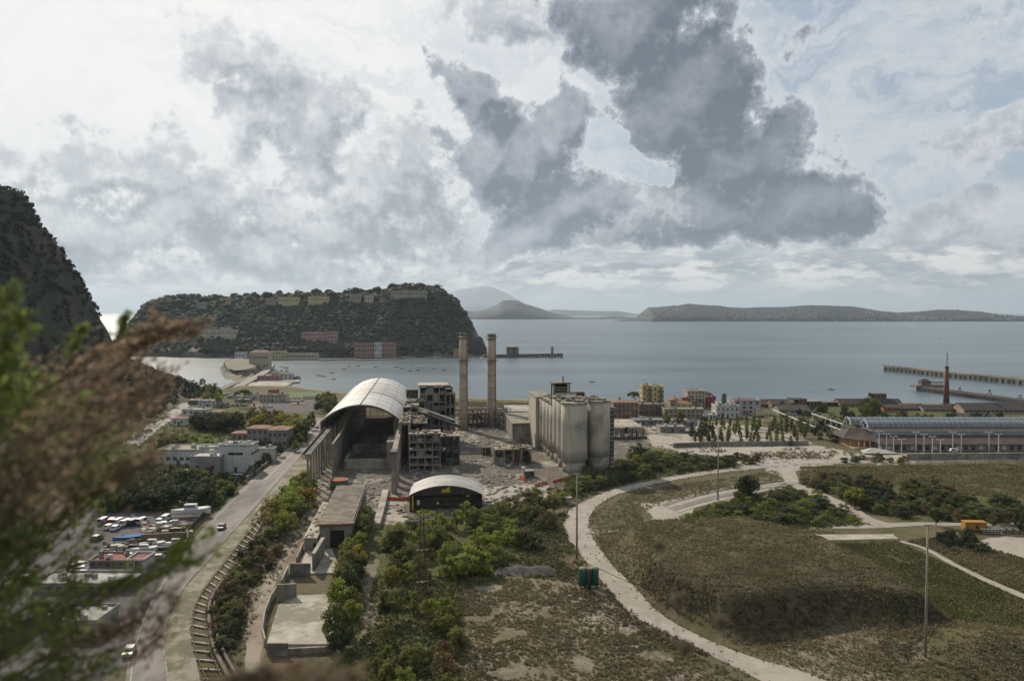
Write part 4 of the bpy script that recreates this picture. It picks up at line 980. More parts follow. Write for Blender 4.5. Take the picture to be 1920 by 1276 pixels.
asphaltm = mat('worn asphalt', (0.125,0.115,0.108), (0.085,0.08,0.08), scale=0.12, bump=0.15, dirt=(0.22,0.195,0.175), dirt_amt=0.55, stretch=(1,.35,1))
gravel = mat('white gravel', (0.36,0.32,0.275), (0.29,0.26,0.22), scale=0.25, bump=0.4, bscale=3, dirt=(0.27,0.24,0.205), dirt_amt=0.35)
whiteline = mat('worn white line', (0.48,0.46,0.43), (0.28,0.26,0.24), scale=1.2)
LE = [(592,783),(573,806),(553,826),(520,858),(463,906),(420,948),(385,985),(350,1030),(318,1070),(288,1112),(264,1160),(246,1215),(236,1270),(232,1330)]
RE = [(613,783),(604,800),(592,820),(562,856),(528,895),(490,938),(455,976),(420,1014),(386,1056),(350,1095),(328,1130),(313,1165),(307,1205),(312,1255),(322,1330)]
road, RG = ribbon('road', LE, RE, asphaltm, .05, 240)
def off_line(G_, t, w, i0=0, i1=None, off=.058, name='road_line', dash=None, m=whiteline):
    A = G_[:,0,:]; B = G_[:,-1,:]; c = A*(1-t)+B*t; d = (B-A)/np.linalg.norm(B-A,axis=1)[:,None]; l = c-d*w/2; r = c+d*w/2; i1 = len(c) if i1 is None else i1; b = MB()
    for i in range(i0, i1-1):
        if dash and (i//dash)%2: continue
        b.add([(*l[i],Z0+off),(*r[i],Z0+off),(*r[i+1],Z0+off),(*l[i+1],Z0+off)], [(0,1,2,3)], m)
    return tag(b.build(name), kind='structure')
off_line(RG, .46, .22, 4, 120); off_line(RG, .50, .22, 4, 120); off_line(RG, .12, .18, 2, 239); off_line(RG, .90, .18, 2, 150)
# kerb stone line and dusty shoulder along the right side of the road
b = MB(); A = RG[:,-1,:]
for i in range(120, 238): b.bar((*A[i],Z0+.07),(*A[i+1],Z0+.07),.3,.22,concrete)
tag(b.build('kerb'), kind='structure')
shoulder = mat('mossy shoulder', (0.105,0.095,0.058), (0.08,0.085,0.033), scale=.4, bump=.4, dirt=(0.24,0.205,0.165), dirt_amt=.5)
ribbon('road_shoulder', [(562,856),(528,895),(490,938),(455,976),(420,1014),(386,1056),(350,1095),(328,1130),(313,1165),(307,1205),(312,1255),(322,1330)], [(585,868),(556,900),(520,935),(492,965),(458,1006),(425,1044),(396,1082),(372,1118),(360,1150),(358,1190),(370,1240),(390,1330)], shoulder, .02, 160, rag=.5)
# the upper road at the cliff's foot
ribbon('coast_road', [(338,722),(340,735),(345,747),(335,760),(310,775),(270,800),(230,830)], [(346,722),(352,733),(362,745),(358,757),(335,778),(295,806),(260,836)], mat('pale road', (0.27,0.24,0.23),(0.20,0.18,0.175),scale=.2), .06, 60, rag=0)
# white tracks over the field
trk, TG = ribbon('gravel_track', GL, GR, gravel, .07, 300, rag=.22)
ribbon('side_track', [(1448,868),(1462,885),(1474,905),(1500,922),(1545,940),(1588,960),(1618,978),(1640,985)], [(1492,868),(1492,885),(1502,902),(1528,918),(1566,934),(1604,952),(1632,968),(1668,981)], gravel, .075, 90, rag=.4, seed=4)
ribbon('dirt_path', [(1560,986),(1640,981),(1720,980),(1810,981),(1930,979)], [(1560,990),(1640,990),(1720,986),(1810,986),(1930,984)], mat('pale dirt',(0.33,0.30,0.26),(0.23,0.21,0.18),scale=.3,bump=.3), .07, 60, rag=.4, seed=5)
ribbon('thin_path', [(1684,1016),(1730,1030),(1790,1062),(1850,1092),(1960,1142)], [(1690,1014),(1742,1030),(1800,1060),(1860,1088),(1965,1134)], gravel, .12, 70, rag=.15, seed=6)
ribbon('dirt_path', [(1104,990),(1130,994),(1160,993)], [(1106,1000),(1130,999),(1160,996)], mat('grey dirt',(0.27,0.25,0.22),(0.2,0.19,0.17),scale=.3), .07, 20, rag=.3)
ribbon('dirt_path', [(552,930),(548,975),(530,1030),(500,1085),(482,1135),(466,1180),(458,1240),(450,1300)], [(570,935),(566,985),(548,1035),(520,1085),(500,1140),(492,1185),(490,1240),(500,1300)], mat('brown dirt track',(0.20,0.155,0.115),(0.145,0.115,0.085),scale=.3,bump=.4,dirt=(.26,.22,.17),dirt_amt=.4), .05, 80, rag=.4, seed=8)
for k, (a, c) in enumerate([(0,0),(9,5),(18,9),(27,13)]):      # ploughed stripes beside the lone tree
    ribbon('ploughed_strip', [(1240+a,945+c),(1310+a,925+c),(1400+a,907+c),(1470+a,897+c)], [(1246+a,948+c),(1314+a,929+c),(1402+a,910+c),(1472+a,899+c)], gravel if k%2 else mat('ploughed soil',(0.22,0.20,0.165),(0.16,0.145,0.12),scale=.5), .10, 50, rag=.2, seed=k)
sheet('concrete_apron', [(1527,1002),(1754,1001),(1754,1008),(1540,1013)], .12, concrete_pale)
# white concrete wall by the gravel lot
t = empty('long_wall', (0,0,0), 0, 'long low grey wall bordering the pale gravel lot, below the young trees', 'wall'); b = MB()
for a_, c_ in (((1262,839),(1330,836)),((1332,836),(1516,834))):
    a3 = P(*a_); c3 = P(*c_); b.bar((a3.x,a3.y,Z0+1),(c3.x,c3.y,Z0+1),.4,2.4,concrete)
b.build('wall', t)
t = empty('boundary_wall', (0,0,0), 0, 'long concrete wall in front of the station platform, grass growing at its foot', 'wall'); b = MB()
a3 = P(1700,862); c3 = P(1960,860); b.bar((a3.x,a3.y,Z0+1.2),(c3.x,c3.y,Z0+1.2),.5,3.0,concrete); b.build('wall', t)
b = MB(); b.bar((a3.x,a3.y,Z0+2.8),(c3.x,c3.y,Z0+2.8),.8,.2,concrete_pale); b.build('coping', t)

# old narrow ladder-like track with sleepers
RLL = [(485,975),(470,995),(454,1014),(427,1050),(400,1084),(375,1120),(364,1150),(362,1184),(365,1218),(375,1247),(392,1290)]
RRL = [(492,983),(476,1010),(460,1037),(432,1067),(408,1097),(391,1124),(385,1150),(386,1184),(392,1217),(406,1252),(425,1290)]
A = resample(densify([(P(*q).x,P(*q).y) for q in RLL]), 130); B = resample(densify([(P(*q).x,P(*q).y) for q in RRL]), 130)
t = empty('rail_track', (0,0,0), 0, 'abandoned curving track with pale sleepers between the road and the bushes', 'railway track')
for E in (A,B):
    b = MB(); b.tube([(x,y,Z0+.42) for x,y in E], .13, rust, 5); b.build('rail', t)
for k in range(0, 130, 5):
    b = MB(); a3 = Vector((*A[k],Z0+.22)); c3 = Vector((*B[k],Z0+.22)); d = (c3-a3)*.12; b.bar(a3-d, c3+d, .38, .26, concrete_pale); b.build('sleeper', t)
for k, (off, r_, lb) in enumerate(((1.2,.42,'thick rusty brown pipe curving along the track'),(2.9,.32,'second brown pipe running beside the bushes, right of the thick one'))):
    E = B + (B-A)/np.linalg.norm(B-A,axis=1)[:,None]*off; b = MB(); b.tube([(x,y,Z0+.5) for x,y in E[55:]], r_, mat('brown pipe',(0.16,0.115,0.085),(0.10,0.075,0.06),scale=.6), 10); tag(b.build('pipeline', smooth=True), lb, 'pipeline')

# tall light masts
def mast(px, base, top, label, r=.28, heads=3):
    p = PG(px, base); h = zat(top, p.y)-p.z; t = empty('light_mast', p, 0, label, 'light mast', 'tall light masts in the field')
    b = MB(); b.tube([(0,0,-.3),(0,0,h*.5),(0,0,h)], [r,r*.8,r*.55], polem, 12); b.build('pole', t, True)
    b = MB(); b.bar((-.7,0,h),(.7,0,h),.08,.08,darksteel); b.bar((0,-.4,h-.6),(0,.4,h-.6),.08,.08,darksteel); b.build('crossarm', t)
    for xx in (-.6,-.2,.2,.6)[:heads+1]:
        b = MB(); b.box(xx-.13,xx+.13,-.2,.15,h+.05,h+.3,galv); b.build('floodlight', t)
mast(1081.5, 1047, 889, 'weathered light mast beside the bend of the white track', .30)
mast(1346, 938, 803, 'slim light mast standing near the round lone tree', .30)
mast(1735, 1231, 985, 'big light mast at the right, in front of the dark slope of the mound', .26)
# lattice pylon in the thicket
p = PG(792, 1172); h = zat(966, p.y)-p.z; t = empty('lattice_pylon', p, .3, 'dark lattice pylon rising from the thicket, creeper around its foot', 'pylon')
b = MB(); w0, w1 = 1.15, .28
cs = [(-1,-1),(1,-1),(1,1),(-1,1)]
for k in range(18):
    q0, q1 = k/18, (k+1)/18; r0 = w0+(w1-w0)*q0; r1 = w0+(w1-w0)*q1
    for i in range(4):
        a_, c_ = cs[i], cs[(i+1)%4]
        b.bar((a_[0]*r0,a_[1]*r0,h*q0),(a_[0]*r1,a_[1]*r1,h*q1),.09,.09,rust); b.bar((a_[0]*r0,a_[1]*r0,h*q0),(c_[0]*r1,c_[1]*r1,h*q1),.05,.05,rust); b.bar((c_[0]*r0,c_[1]*r0,h*q0),(a_[0]*r1,a_[1]*r1,h*q1),.05,.05,rust)
b.build('lattice', t)
for z_, ww in ((.96,2.6),(.99,1.6),(.69,1.3),(.40,1.3)):
    b = MB(); b.bar((-ww,0,h*z_),(ww,0,h*z_),.14,.14,galv); b.bar((0,-ww*.5,h*z_),(0,ww*.5,h*z_),.12,.12,galv)
    if z_ > .9:
        for k in range(7): b.box(-ww+k*ww/3-.12,-ww+k*ww/3+.12,-.12,.12,h*z_+.07,h*z_+.5,concrete_pale)
    b.build('crossarm', t)
# three pressure tanks
teal = mat('teal enamel', (0.02,0.145,0.115),(0.018,0.10,0.085),rough=.45,scale=.8,streak=.35); browny = mat('brown machinery',(0.07,0.05,0.04),(0.04,0.035,0.03),scale=1.5)
p0 = PG(1104, 1101)
for k, (dx, dy, lb) in enumerate(((-1.35,.0,'teal upright tank with pale seam, on the side facing away from the track'),(1.35,.3,'teal upright tank on the side towards the white track'))):
    t = empty('pressure_tank', (p0.x+dx,p0.y+dy,p0.z), 0, lb, 'tank', 'teal tanks by the white track')
    b = MB(); b.tube([(0,0,.7),(0,0,4.3),(0,0,4.65),(0,0,4.85),(0,0,4.93)], [1.05,1.05,.93,.6,.15], teal, 24); b.build('vessel', t, True)
    b = MB(); b.tube([(0,0,4.45),(0,0,4.78),(0,0,4.96)], [1.06,.85,.2], mat('mossy cap',(0.22,0.24,0.14),(0.15,0.17,0.09)), 20); b.build('cap', t, True)
    for q in range(4):
        b = MB(); a_ = q*math.pi/2+.7; b.bar((.8*math.cos(a_),.8*math.sin(a_),-.2),(.85*math.cos(a_),.85*math.sin(a_),.9),.16,.16,browny); b.build('leg', t)
t = empty('filter_column', (p0.x+.05,p0.y-1.0,p0.z), 0, 'rust brown pipe column between the two teal tanks', 'filter column')
b = MB(); b.tube([(0,0,0),(0,0,4.4)], .42, browny, 14); b.build('column', t, True)
b = MB(); b.box(-.5,.5,-.3,.6,4.4,5.0,mat('pale fittings',(0.26,0.22,0.16),(0.16,0.14,0.1))); b.tube([(-.5,0,3.6),(.5,0,3.6)],.12,rust,8); b.build('valve_box', t)
p = PG(1086, 1092); t = empty('warning_sign', p, 0, 'small red and white sign on a leaning post next to the teal tanks', 'sign')
b = MB(); b.bar((0,0,0),(-.2,.2,1.6),.08,.08,galv); b.build('post', t); b = MB(); b.box(-.5,.45,-.06,0,1.2,2.1,mat('red sign',(0.35,0.03,0.03),(0.28,0.03,0.03))); b.box(-.5,.45,-.08,-.065,1.5,1.8,white_p); b.build('board', t)
# yellow container and steel frames by the right edge
p = PG(1810, 996); w_ = XA(1849, p.y)-p.x; h_ = zat(979, p.y)-p.z
t = empty('yellow_container', p, -.06, 'orange yellow container cabin beside steel frames at the right edge', 'container')
ym = mat('orange yellow paint', (0.37,0.20,0.04),(0.30,0.16,0.035),streak=.3); b = MB(); b.box(0,w_,0,2.6,.25,h_,ym)
for k in range(14): b.box(w_*(k+.3)/14,w_*(k+.6)/14,-.06,-.005,.35,h_-.1,ym)
b.build('body', t); b = MB(); b.box(-.1,w_+.1,-.15,2.7,h_+.003,h_+.14,ym); b.build('roof', t); b = MB(); b.box(w_*.5,w_*.62,-.09,-.065,1.0,1.8,void); b.build('window', t); b = MB(); b.box(0,w_,.1,2.5,-.1,.24,darksteel); b.build('base', t)
for k, (a_, c_, lb) in enumerate(((1842,1001,'dark steel frame stack right beside the yellow container'),(1885,1003,'long dark steel frame stack at the picture edge beyond the yellow container'))):
    p = PG(a_, c_); t = empty('steel_frames', p, -.05, lb, 'steel frames'); b = MB(); w_ = 6 if k == 0 else 12
    for i in range(7): b.bar((w_*i/6,0,0),(w_*i/6,0,1.5),.15,.15,darksteel); b.bar((w_*i/6,3,0),(w_*i/6,3,1.5),.15,.15,darksteel); b.bar((w_*i/6,0,1.5),(w_*i/6,3,1.5),.12,.12,galv)
    for z_ in (.4,1.0,1.5):
        for yq in (0,3): b.bar((0,yq,z_),(w_,yq,z_),.15,.15,darksteel if k else galv)
    b.build('frame', t)
# mound of grey gravel left of the tanks
pile = P(985, 1072)
def pile_h(X, Y):
    r = np.zeros_like(X)
    for dx, hh, s in ((-5.5,1.0,2.2),(-1.5,1.4,2.4),(3.0,1.3,2.5),(6.0,.9,1.8)): r += hh*np.exp(-(((X-pile.x-dx)/s)**2+((Y-pile.y)/2.2)**2))
    return height(X, Y)+r*1.2-.1
tag(relief('gravel_heap', np.linspace(pile.x-10,pile.x+10,50), np.linspace(pile.y-5.5,pile.y+5.5,30), pile_h, mat('grey gravel heap',(0.13,0.12,0.11),(0.08,0.078,0.075),scale=1.2,bump=1)), 'low heap of grey gravel on the bare ground left of the teal tanks', 'gravel heap')
# ------------------------------------------------------------------ trees: prototypes first, then copies
LG = {}
def crown_mesh(name, kind, rng, n=1500):
    pts = []; rad = []
    if kind == 'broad':
        for k in range(26):
            a = rng.uniform(0,6.28); z = rng.uniform(.30,.97); rr = .36*math.sin(math.pi*min(1,(z-.18)/.86))**.6*rng.uniform(.2,1)
            pts.append((rr*math.cos(a), rr*math.sin(a), z)); rad.append(rng.uniform(.09,.17))
        sz = .040
    elif kind == 'bush':
        for k in range(24):
            a = rng.uniform(0,6.28); z = rng.uniform(.05,.85); rr = .52*math.sqrt(max(.05,1-(z/.98)**2))*rng.uniform(.2,1)
            pts.append((rr*math.cos(a), rr*math.sin(a), z)); rad.append(rng.uniform(.13,.22))
        sz = .055
    elif kind == 'column':
        for k in range(20):
            a = rng.uniform(0,6.28); z = rng.uniform(.10,.95); rr = .13*math.sin(math.pi*min(1,(z+.1)/1.12))*rng.uniform(.1,1)
            pts.append((rr*math.cos(a), rr*math.sin(a), z)); rad.append(rng.uniform(.06,.11))
        sz = .034
    elif kind == 'pine':
        for k in range(24):
            a = rng.uniform(0,6.28); rr = .42*math.sqrt(rng.uniform(0,1)); z = .86-.18*(rr/.42)**2+rng.uniform(-.04,.06)
            pts.append((rr*math.cos(a), rr*math.sin(a), z)); rad.append(rng.uniform(.07,.12))
        sz = .035
    elif kind == 'spiky':
        for k in range(24):
            z = rng.uniform(.12,.95); a = rng.uniform(0,6.28); rr = .30*(1-z)**.8*rng.uniform(.3,1)
            pts.append((rr*math.cos(a), rr*math.sin(a), z)); rad.append(rng.uniform(.05,.11))
        sz = .036
    pts = np.array(pts); rad = np.array(rad)
    return clumps(pts, rad, n//len(pts), sz, rng, .85, .35)
leafs = dict(
 fresh = leafmat('fresh green leaves', (0.24,0.27,0.05), (0.16,0.19,0.04), .45, .35, .16),
 olive = leafmat('olive green leaves', (0.17,0.175,0.055), (0.115,0.125,0.042), .4, .35, .18),
 dark = leafmat('dark green leaves', (0.065,0.082,0.034), (0.045,0.06,0.027), .28, .35, .2),
 yellow = leafmat('yellowing leaves', (0.30,0.25,0.04), (0.19,0.18,0.04), .4, .35, .15),
 rusty = leafmat('autumn brown leaves', (0.17,0.115,0.055), (0.11,0.09,0.045), .3, .35, .18))
PROTO = {}
rngt = np.random.default_rng(3)
for kind in ('broad','bush','column','pine','spiky'):
    for v_ in range(2 if kind in ('broad','bush') else 1):
        V_, F_ = crown_mesh('crown', kind, rngt, {'broad':1700,'bush':1500,'column':1000,'pine':1100,'spiky':1000}[kind])
        for lf in leafs:
            PROTO[(kind, v_, lf)] = npmesh('crown', V_, F_, leafs[lf])
def trunk_mesh(kind):
    b = MB(); r = random.Random(5)
    if kind == 'bush': b.tube([(0,0,-.05),(.02,0,.2),(.01,.02,.55)], [.03,.02,.008], bark, 6)
    else:
        b.tube([(0,0,-.03),(.01,.01,.2),(-.01,.0,.5),(0,0,.8)], [.028,.02,.014,.005], bark, 7)
    for k in range(6):
        a = r.uniform(0,6.28); z = r.uniform(.15,.55); q = r.uniform(.15,.3); b.tube([(0,0,z),(q*.5*math.cos(a),q*.5*math.sin(a),z+.12),(q*math.cos(a),q*math.sin(a),z+.26)], [.011,.008,.003], bark, 5)
    return b.me('trunk')
TR = {k: trunk_mesh(k) for k in ('bush','broad')}
KW = dict(broad='tree', bush='bush', column='columnar tree', pine='umbrella pine', spiky='conifer')
LW = dict(fresh='bright green', olive='olive green', dark='dark green', yellow='yellowing', rusty='rusty brown')
CNT = {}
def place(a, b):
    v = 'far' if b < .33 else 'near' if b > .67 else 'middle'; u_ = 'left' if a < .25 else 'right' if a > .75 else 'mid left' if a < .5 else 'mid right'
    return f'{v} {u_}'
def tree(x, y, h, kind, lf, where, group=None, w=1.0, z=None, pos=None):
    """one tree or bush: an Empty with its trunk and crown, meshes shared with its kind"""
    v_ = random.randrange(2) if kind in ('broad','bush') else 0
    name = {'broad':'tree','bush':'bush','column':'columnar_tree','pine':'umbrella_pine','spiky':'conifer_tree'}[kind]
    z = hz(x, y) if z is None else z
    t = bpy.data.objects.new(name, None); COL.objects.link(t); t.location = (x, y, z-.1); t.rotation_euler = (0,0,random.uniform(0,6.28))
    s = h*random.uniform(.93,1.07); ww = w*s*random.uniform(.9,1.1); t.scale = (ww, ww, s)
    size = 'tall' if h > 9 else 'small' if h < 4.5 else 'medium'
    if pos: LG[(kind,lf,where,pos)] = LG.get((kind,lf,where,pos),0)+1
    t['label'] = f'{size} {LW[lf]} {KW[kind]} {where}' + (f', {pos}' if pos else ''); t['category'] = 'bush' if kind == 'bush' else 'tree'; t['group'] = group or (('bushes ' if kind == 'bush' else KW[kind]+'s ')+where)
    c = bpy.data.objects.new('crown', PROTO[(kind,v_,lf)]); COL.objects.link(c); c.parent = t
    k = bpy.data.objects.new('trunk', TR['bush' if kind == 'bush' else 'broad']); COL.objects.link(k); k.parent = t
    return t
def grove(spots, where, group=None):
    for (px, py, h, kind, lf, *w) in spots:
        p = PG(px, py); tree(p.x, p.y, h, kind, lf, where, group, w[0] if w else 1.0, p.z)
def fill(poly, n, hr, mix, where, w=1.0, seed=1, group=None, mind=2.0, mass=None):
    """trees standing inside a photo polygon of their feet"""
    r = random.Random(seed); xs = [p[0] for p in poly]; ys = [p[1] for p in poly]; got = []; tries = 0
    Pn = np.array(poly, float)
    while len(got) < n and tries < n*60:
        tries += 1; px, py = r.uniform(min(xs),max(xs)), r.uniform(min(ys),max(ys))
        if not inpoly(np.array([px]), np.array([py]), Pn)[0]: continue
        p = PG(px, py)
        if any((p.x-q.x)**2+(p.y-q.y)**2 < mind**2 for q in got): continue
        got.append(p)
    got.sort(key=lambda p: p.y)
    for i, p in enumerate(got):
        k, lf = r.choice(mix); qx, qy = pix(p.x, p.y, p.z)
        if mass and (len(got)-i) > mass:            # the farther part reads as one thicket
            MASS.setdefault(lf, []).append((p.x, p.y, p.z, r.uniform(*hr), k, w)); continue
        tree(p.x, p.y, r.uniform(*hr), k, lf, where, group, w, p.z, place((qx-min(xs))/(max(xs)-min(xs)), 1-(max(ys)-qy)/(max(ys)-min(ys))))
MASS = {}
def flush_mass():
    g = np.random.default_rng(77)
    for lf, L_ in MASS.items():
        Vs, Fs, n = [], [], 0
        for (x, y, z, h, k, w) in L_:
            m = PROTO[(k, 0, lf)]; co = np.empty(len(m.vertices)*3, np.float32); m.vertices.foreach_get('co', co); co = co.reshape(-1,3)*np.array([h*w,h*w,h]); a = g.uniform(0,6.28); c, s = math.cos(a), math.sin(a)
            V = np.stack([co[:,0]*c-co[:,1]*s+x, co[:,0]*s+co[:,1]*c+y, co[:,2]+z-.1], -1); Vs.append(V); Fs.append(np.arange(len(V)).reshape(-1,4)+n); n += len(V)
        tag(link('thicket', npmesh('thicket', np.concatenate(Vs), np.concatenate(Fs), leafs[lf])), kind='stuff', label=f'dense {LW[lf]} thicket merging into one mass across banks and fields')
B_, T_, C_ = 'bush', 'broad', 'column'
# the belt of trees along the road, right side
fill([(575,905),(583,935),(560,985),(530,1010),(498,985),(530,945)], 22, (5.5,8.0), [(T_,'fresh'),(T_,'fresh'),(B_,'fresh'),(T_,'olive'),(B_,'yellow')], 'between road and vaulted hall', 1.15, 2, mind=2.6)
fill([(492,1000),(535,1010),(515,1060),(470,1110),(440,1190),(440,1250),(412,1235),(398,1160),(415,1110),(450,1050)], 62, (2.0,3.6), [(B_,'dark'),(B_,'olive'),(B_,'rusty'),(B_,'rusty'),(B_,'olive')], 'between rail track and dirt path', 1.2, 3, mind=1.5, mass=34)
# centre left column of trees beside the terraces
fill([(662,1000),(692,985),(690,1040),(674,1120),(660,1200),(645,1235),(608,1235),(622,1180),(640,1100),(652,1050)], 29, (5.0,8.0), [(T_,'olive'),(T_,'fresh'),(T_,'fresh'),(B_,'olive'),(T_,'olive'),(T_,'yellow'),(T_,'dark')], 'beside the concrete terraces', .95, 4, mind=2.0)
fill([(732,1000),(768,992),(900,980),(930,1000),(935,1060),(880,1075),(800,1085),(740,1090),(728,1050)], 31, (4.5,7.5), [(T_,'fresh'),(T_,'olive'),(B_,'fresh'),(T_,'yellow'),(B_,'olive'),(T_,'fresh'),(T_,'olive'),('spiky','olive')], 'before the barrel roofed shed', 1.1, 5, mind=2.4)
fill([(700,1110),(760,1095),(850,1110),(870,1180),(860,1300),(690,1300),(725,1200)], 24, (2.0,4.4), [(B_,'olive'),(B_,'fresh'),(T_,'olive'),(B_,'fresh'),(B_,'rusty'),(B_,'olive')], 'in the thicket around the pylon', 1.15, 6, mind=1.7)
grove([(735,1110,6.5,T_,'yellow'),(745,1160,6,T_,'olive'),(722,1165,6,T_,'dark',.7)], 'with thinning crown near the pylon foot')
grove([(872,1085,6.5,T_,'fresh',1.5),(845,1080,5.5,B_,'fresh'),(905,1075,6,B_,'fresh',1.3),(930,1060,5,B_,'olive',1.3)], 'at the front edge of the thicket, beside the bare ground')
fill([(900,985),(960,945),(1015,930),(1060,935),(1045,985),(1000,1030),(950,1035),(925,1010)], 40, (3.0,5.5), [(B_,'olive'),(B_,'fresh'),(B_,'dark'),(T_,'olive'),(B_,'rusty'),(B_,'olive')], 'between pale yard and white track', 1.25, 7, mind=2.2, mass=24)
grove([(1000,975,7,'spiky','dark'),(895,1000,7,'spiky','dark'),(1016,965,6,T_,'dark'),(1046,930,3.2,B_,'yellow'),(1030,925,2.6,B_,'yellow')], 'on the slope beside the works yard')
fill([(1060,905),(1150,885),(1200,850),(1250,856),(1330,862),(1410,868),(1360,876),(1250,890),(1160,908),(1090,925),(1050,935)], 72, (2.2,4.2), [(B_,'olive'),(B_,'dark'),(B_,'olive'),(B_,'dark'),(B_,'fresh')], 'on the bank below the silos', 1.7, 8, mind=2.0, mass=12)
grove([(1198,856,6,T_,'dark',1.2),(1208,858,5,B_,'dark',1.3),(1190,855,5,B_,'olive',1.3),(1098,893,5,B_,'fresh')], 'standing right of the silo bases')
fill([(1365,858),(1420,858),(1440,868),(1380,872)], 9, (2.2,3.2), [(B_,'rusty'),(B_,'olive')], 'in reddish patch by gravel lot', 1.5, 9)
grove([(1400,932,8.5,B_,'dark',1.05),(1396,931,7.5,B_,'olive',1.0),(1405,931,7.0,B_,'dark',1.0),(1385,940,4,B_,'olive')], 'round and alone above the ploughed strips')
fill([(1265,978),(1330,955),(1430,932),(1530,925),(1600,965),(1610,980),(1500,986),(1370,985)], 60, (1.8,3.2), [(B_,'olive'),(B_,'fresh'),(B_,'olive'),(B_,'dark')], 'on the knoll between two tracks', 1.8, 10, mind=2.2, mass=14)
fill([(1500,905),(1570,895),(1700,905),(1820,930),(1940,945),(1940,980),(1760,978),(1650,968),(1590,940)], 96, (2.4,4.6), [(B_,'dark'),(B_,'dark'),(B_,'olive'),(B_,'rusty'),(B_,'olive')], 'in the dark right field thicket', 1.6, 11, mind=2.6, mass=26)
grove([(1603,952,6.5,T_,'yellow',1.3),(1596,950,5.5,T_,'fresh',1.2),(1612,950,6,T_,'yellow',1.0)], 'at the bright tip of the dark thicket')
grove([(1665,925,5,T_,'dark'),(1752,915,5,T_,'olive'),(1755,985,5,T_,'dark'),(1905,985,5,T_,'dark'),(1690,870,3.5,B_,'yellow'),(1860,990,4.4,T_,'olive'),(1913,1000,5,T_,'dark'),(1930,960,5,T_,'olive')], 'scattered over the right field')
fill([(1750,1005),(1835,1010),(1845,1035),(1790,1035),(1755,1025)], 12, (2.6,4.6), [(T_,'dark'),(B_,'dark'),(T_,'olive')], 'in clump before the yellow container', 1.2, 12, mind=1.5)
fill([(1560,866),(1640,856),(1720,862),(1700,868),(1600,868)], 12, (1.8,3), [(B_,'dark'),(B_,'olive')], 'at the foot of the station wall', 1.6, 13)
# rows of young columnar trees by the gravel lot
r = random.Random(4)
ORD = 'first second third fourth fifth sixth seventh eighth ninth tenth eleventh twelfth thirteenth fourteenth fifteenth'.split()
for row in range(5):
    for k in range(15):
        px = 1345+k*13-row*11+r.uniform(-4,4); py = 800+row*7+k*.5+r.uniform(-1.5,1.5)
        if r.random() < .85: p = P(px, py); tree(p.x, p.y, r.uniform(4.2,7.2)*(1.0 if row else 1.2), 'column', r.choice(['olive','olive','fresh','olive','olive','fresh']), 'in planted lot rows', None, 1.35, Z0, ('back','second','middle','fourth','front')[row]+' row, '+ORD[k]+' along')
fill([(1285,815),(1325,812),(1330,828),(1300,828)], 8, (5,7.5), [(C_,'dark'),(T_,'dark')], 'in clump beside the planted rows', 1.2, 14)
fill([(1400,770),(1530,765),(1570,785),(1500,790),(1420,785)], 14, (4,7), [(T_,'dark'),(B_,'olive')], 'behind the planted rows', 1.2, 41, mind=3)
fill([(1480,800),(1560,790),(1580,800),(1540,826),(1500,815)], 20, (4,7), [(T_,'dark'),(B_,'olive'),(T_,'olive')], 'between planted rows and station', 1.1, 15)
fill([(1590,800),(1680,796),(1900,800),(1900,790),(1590,788)], 26, (4,7.5), [(T_,'dark'),(T_,'olive'),(T_,'dark')], 'between station and brown sheds', 1.0, 16, mind=3.5)
fill([(1580,768),(1640,765),(1660,790),(1580,800)], 9, (8,12.5), [(T_,'dark'),(T_,'olive')], 'in tall grove beside the station', .95, 17, mind=4)
grove([(1556,826,5.5,T_,'olive'),(1562,828,5,B_,'dark')], 'by the end of the low grey wall')
# village and western side
fill([(460,790),(540,790),(560,800),(575,815),(540,838),(500,818),(470,812)], 34, (7,10.5), [(T_,'olive'),(T_,'yellow'),(T_,'rusty'),(T_,'olive'),(T_,'yellow')], 'in autumn grove beside the road', 1.2, 18, mind=3)
fill([(365,800),(455,795),(455,812),(370,812)], 22, (7,10), [(T_,'dark'),(T_,'rusty'),(T_,'dark'),(B_,'dark')], 'in grove behind white cube house', 1.2, 19, mind=3)
fill([(545,840),(580,800),(592,790),(575,830),(540,860)], 14, (5,8), [(T_,'dark'),(T_,'olive')], 'lining the road below the autumn grove', 1.1, 20)
fill([(585,755),(635,755),(625,785),(600,780)], 14, (6,9), [(T_,'olive'),(T_,'dark')], 'by the beach end of the road', 1.1, 21, mind=3)
fill([(160,960),(380,955),(400,935),(330,900),(200,900),(120,930)], 85, (5.0,8.5), [(T_,'dark'),(B_,'dark'),(T_,'dark'),(T_,'dark')], 'in thicket behind the boat yard', 1.3, 22, mind=2.2, mass=22)
fill([(395,955),(440,925),(450,900),(410,890),(360,895)], 20, (2.5,4.5), [(B_,'olive'),(B_,'dark'),(B_,'fresh')], 'on the waste lot beside the road', 1.4, 23)
fill([(350,725),(380,722),(410,740),(430,760),(400,765),(360,745)], 22, (6,9), [(T_,'dark'),(T_,'olive'),(T_,'fresh')], 'by the bend of the coast road', 1.1, 24, mind=3)
fill([(245,760),(330,735),(335,760),(300,785),(230,810),(150,800),(150,740)], 60, (6,10), [(T_,'dark'),(T_,'dark'),(T_,'olive')], 'on the slope below the western cliff', 1.2, 25, mind=3.5, mass=16)
fill([(300,850),(470,835),(500,845),(420,830),(300,825)], 24, (2.5,4.5), [(B_,'olive'),(B_,'fresh'),(B_,'dark')], 'on terraces above white cube house', 1.5, 26)
grove([(490,850,7,T_,'dark'),(505,852,8,'spiky','dark'),(500,868,5,B_,'dark'),(525,855,6,T_,'dark'),(484,880,4,B_,'dark'),(470,890,4,B_,'olive'),(455,905,3.5,B_,'dark')], 'around the white modern house')
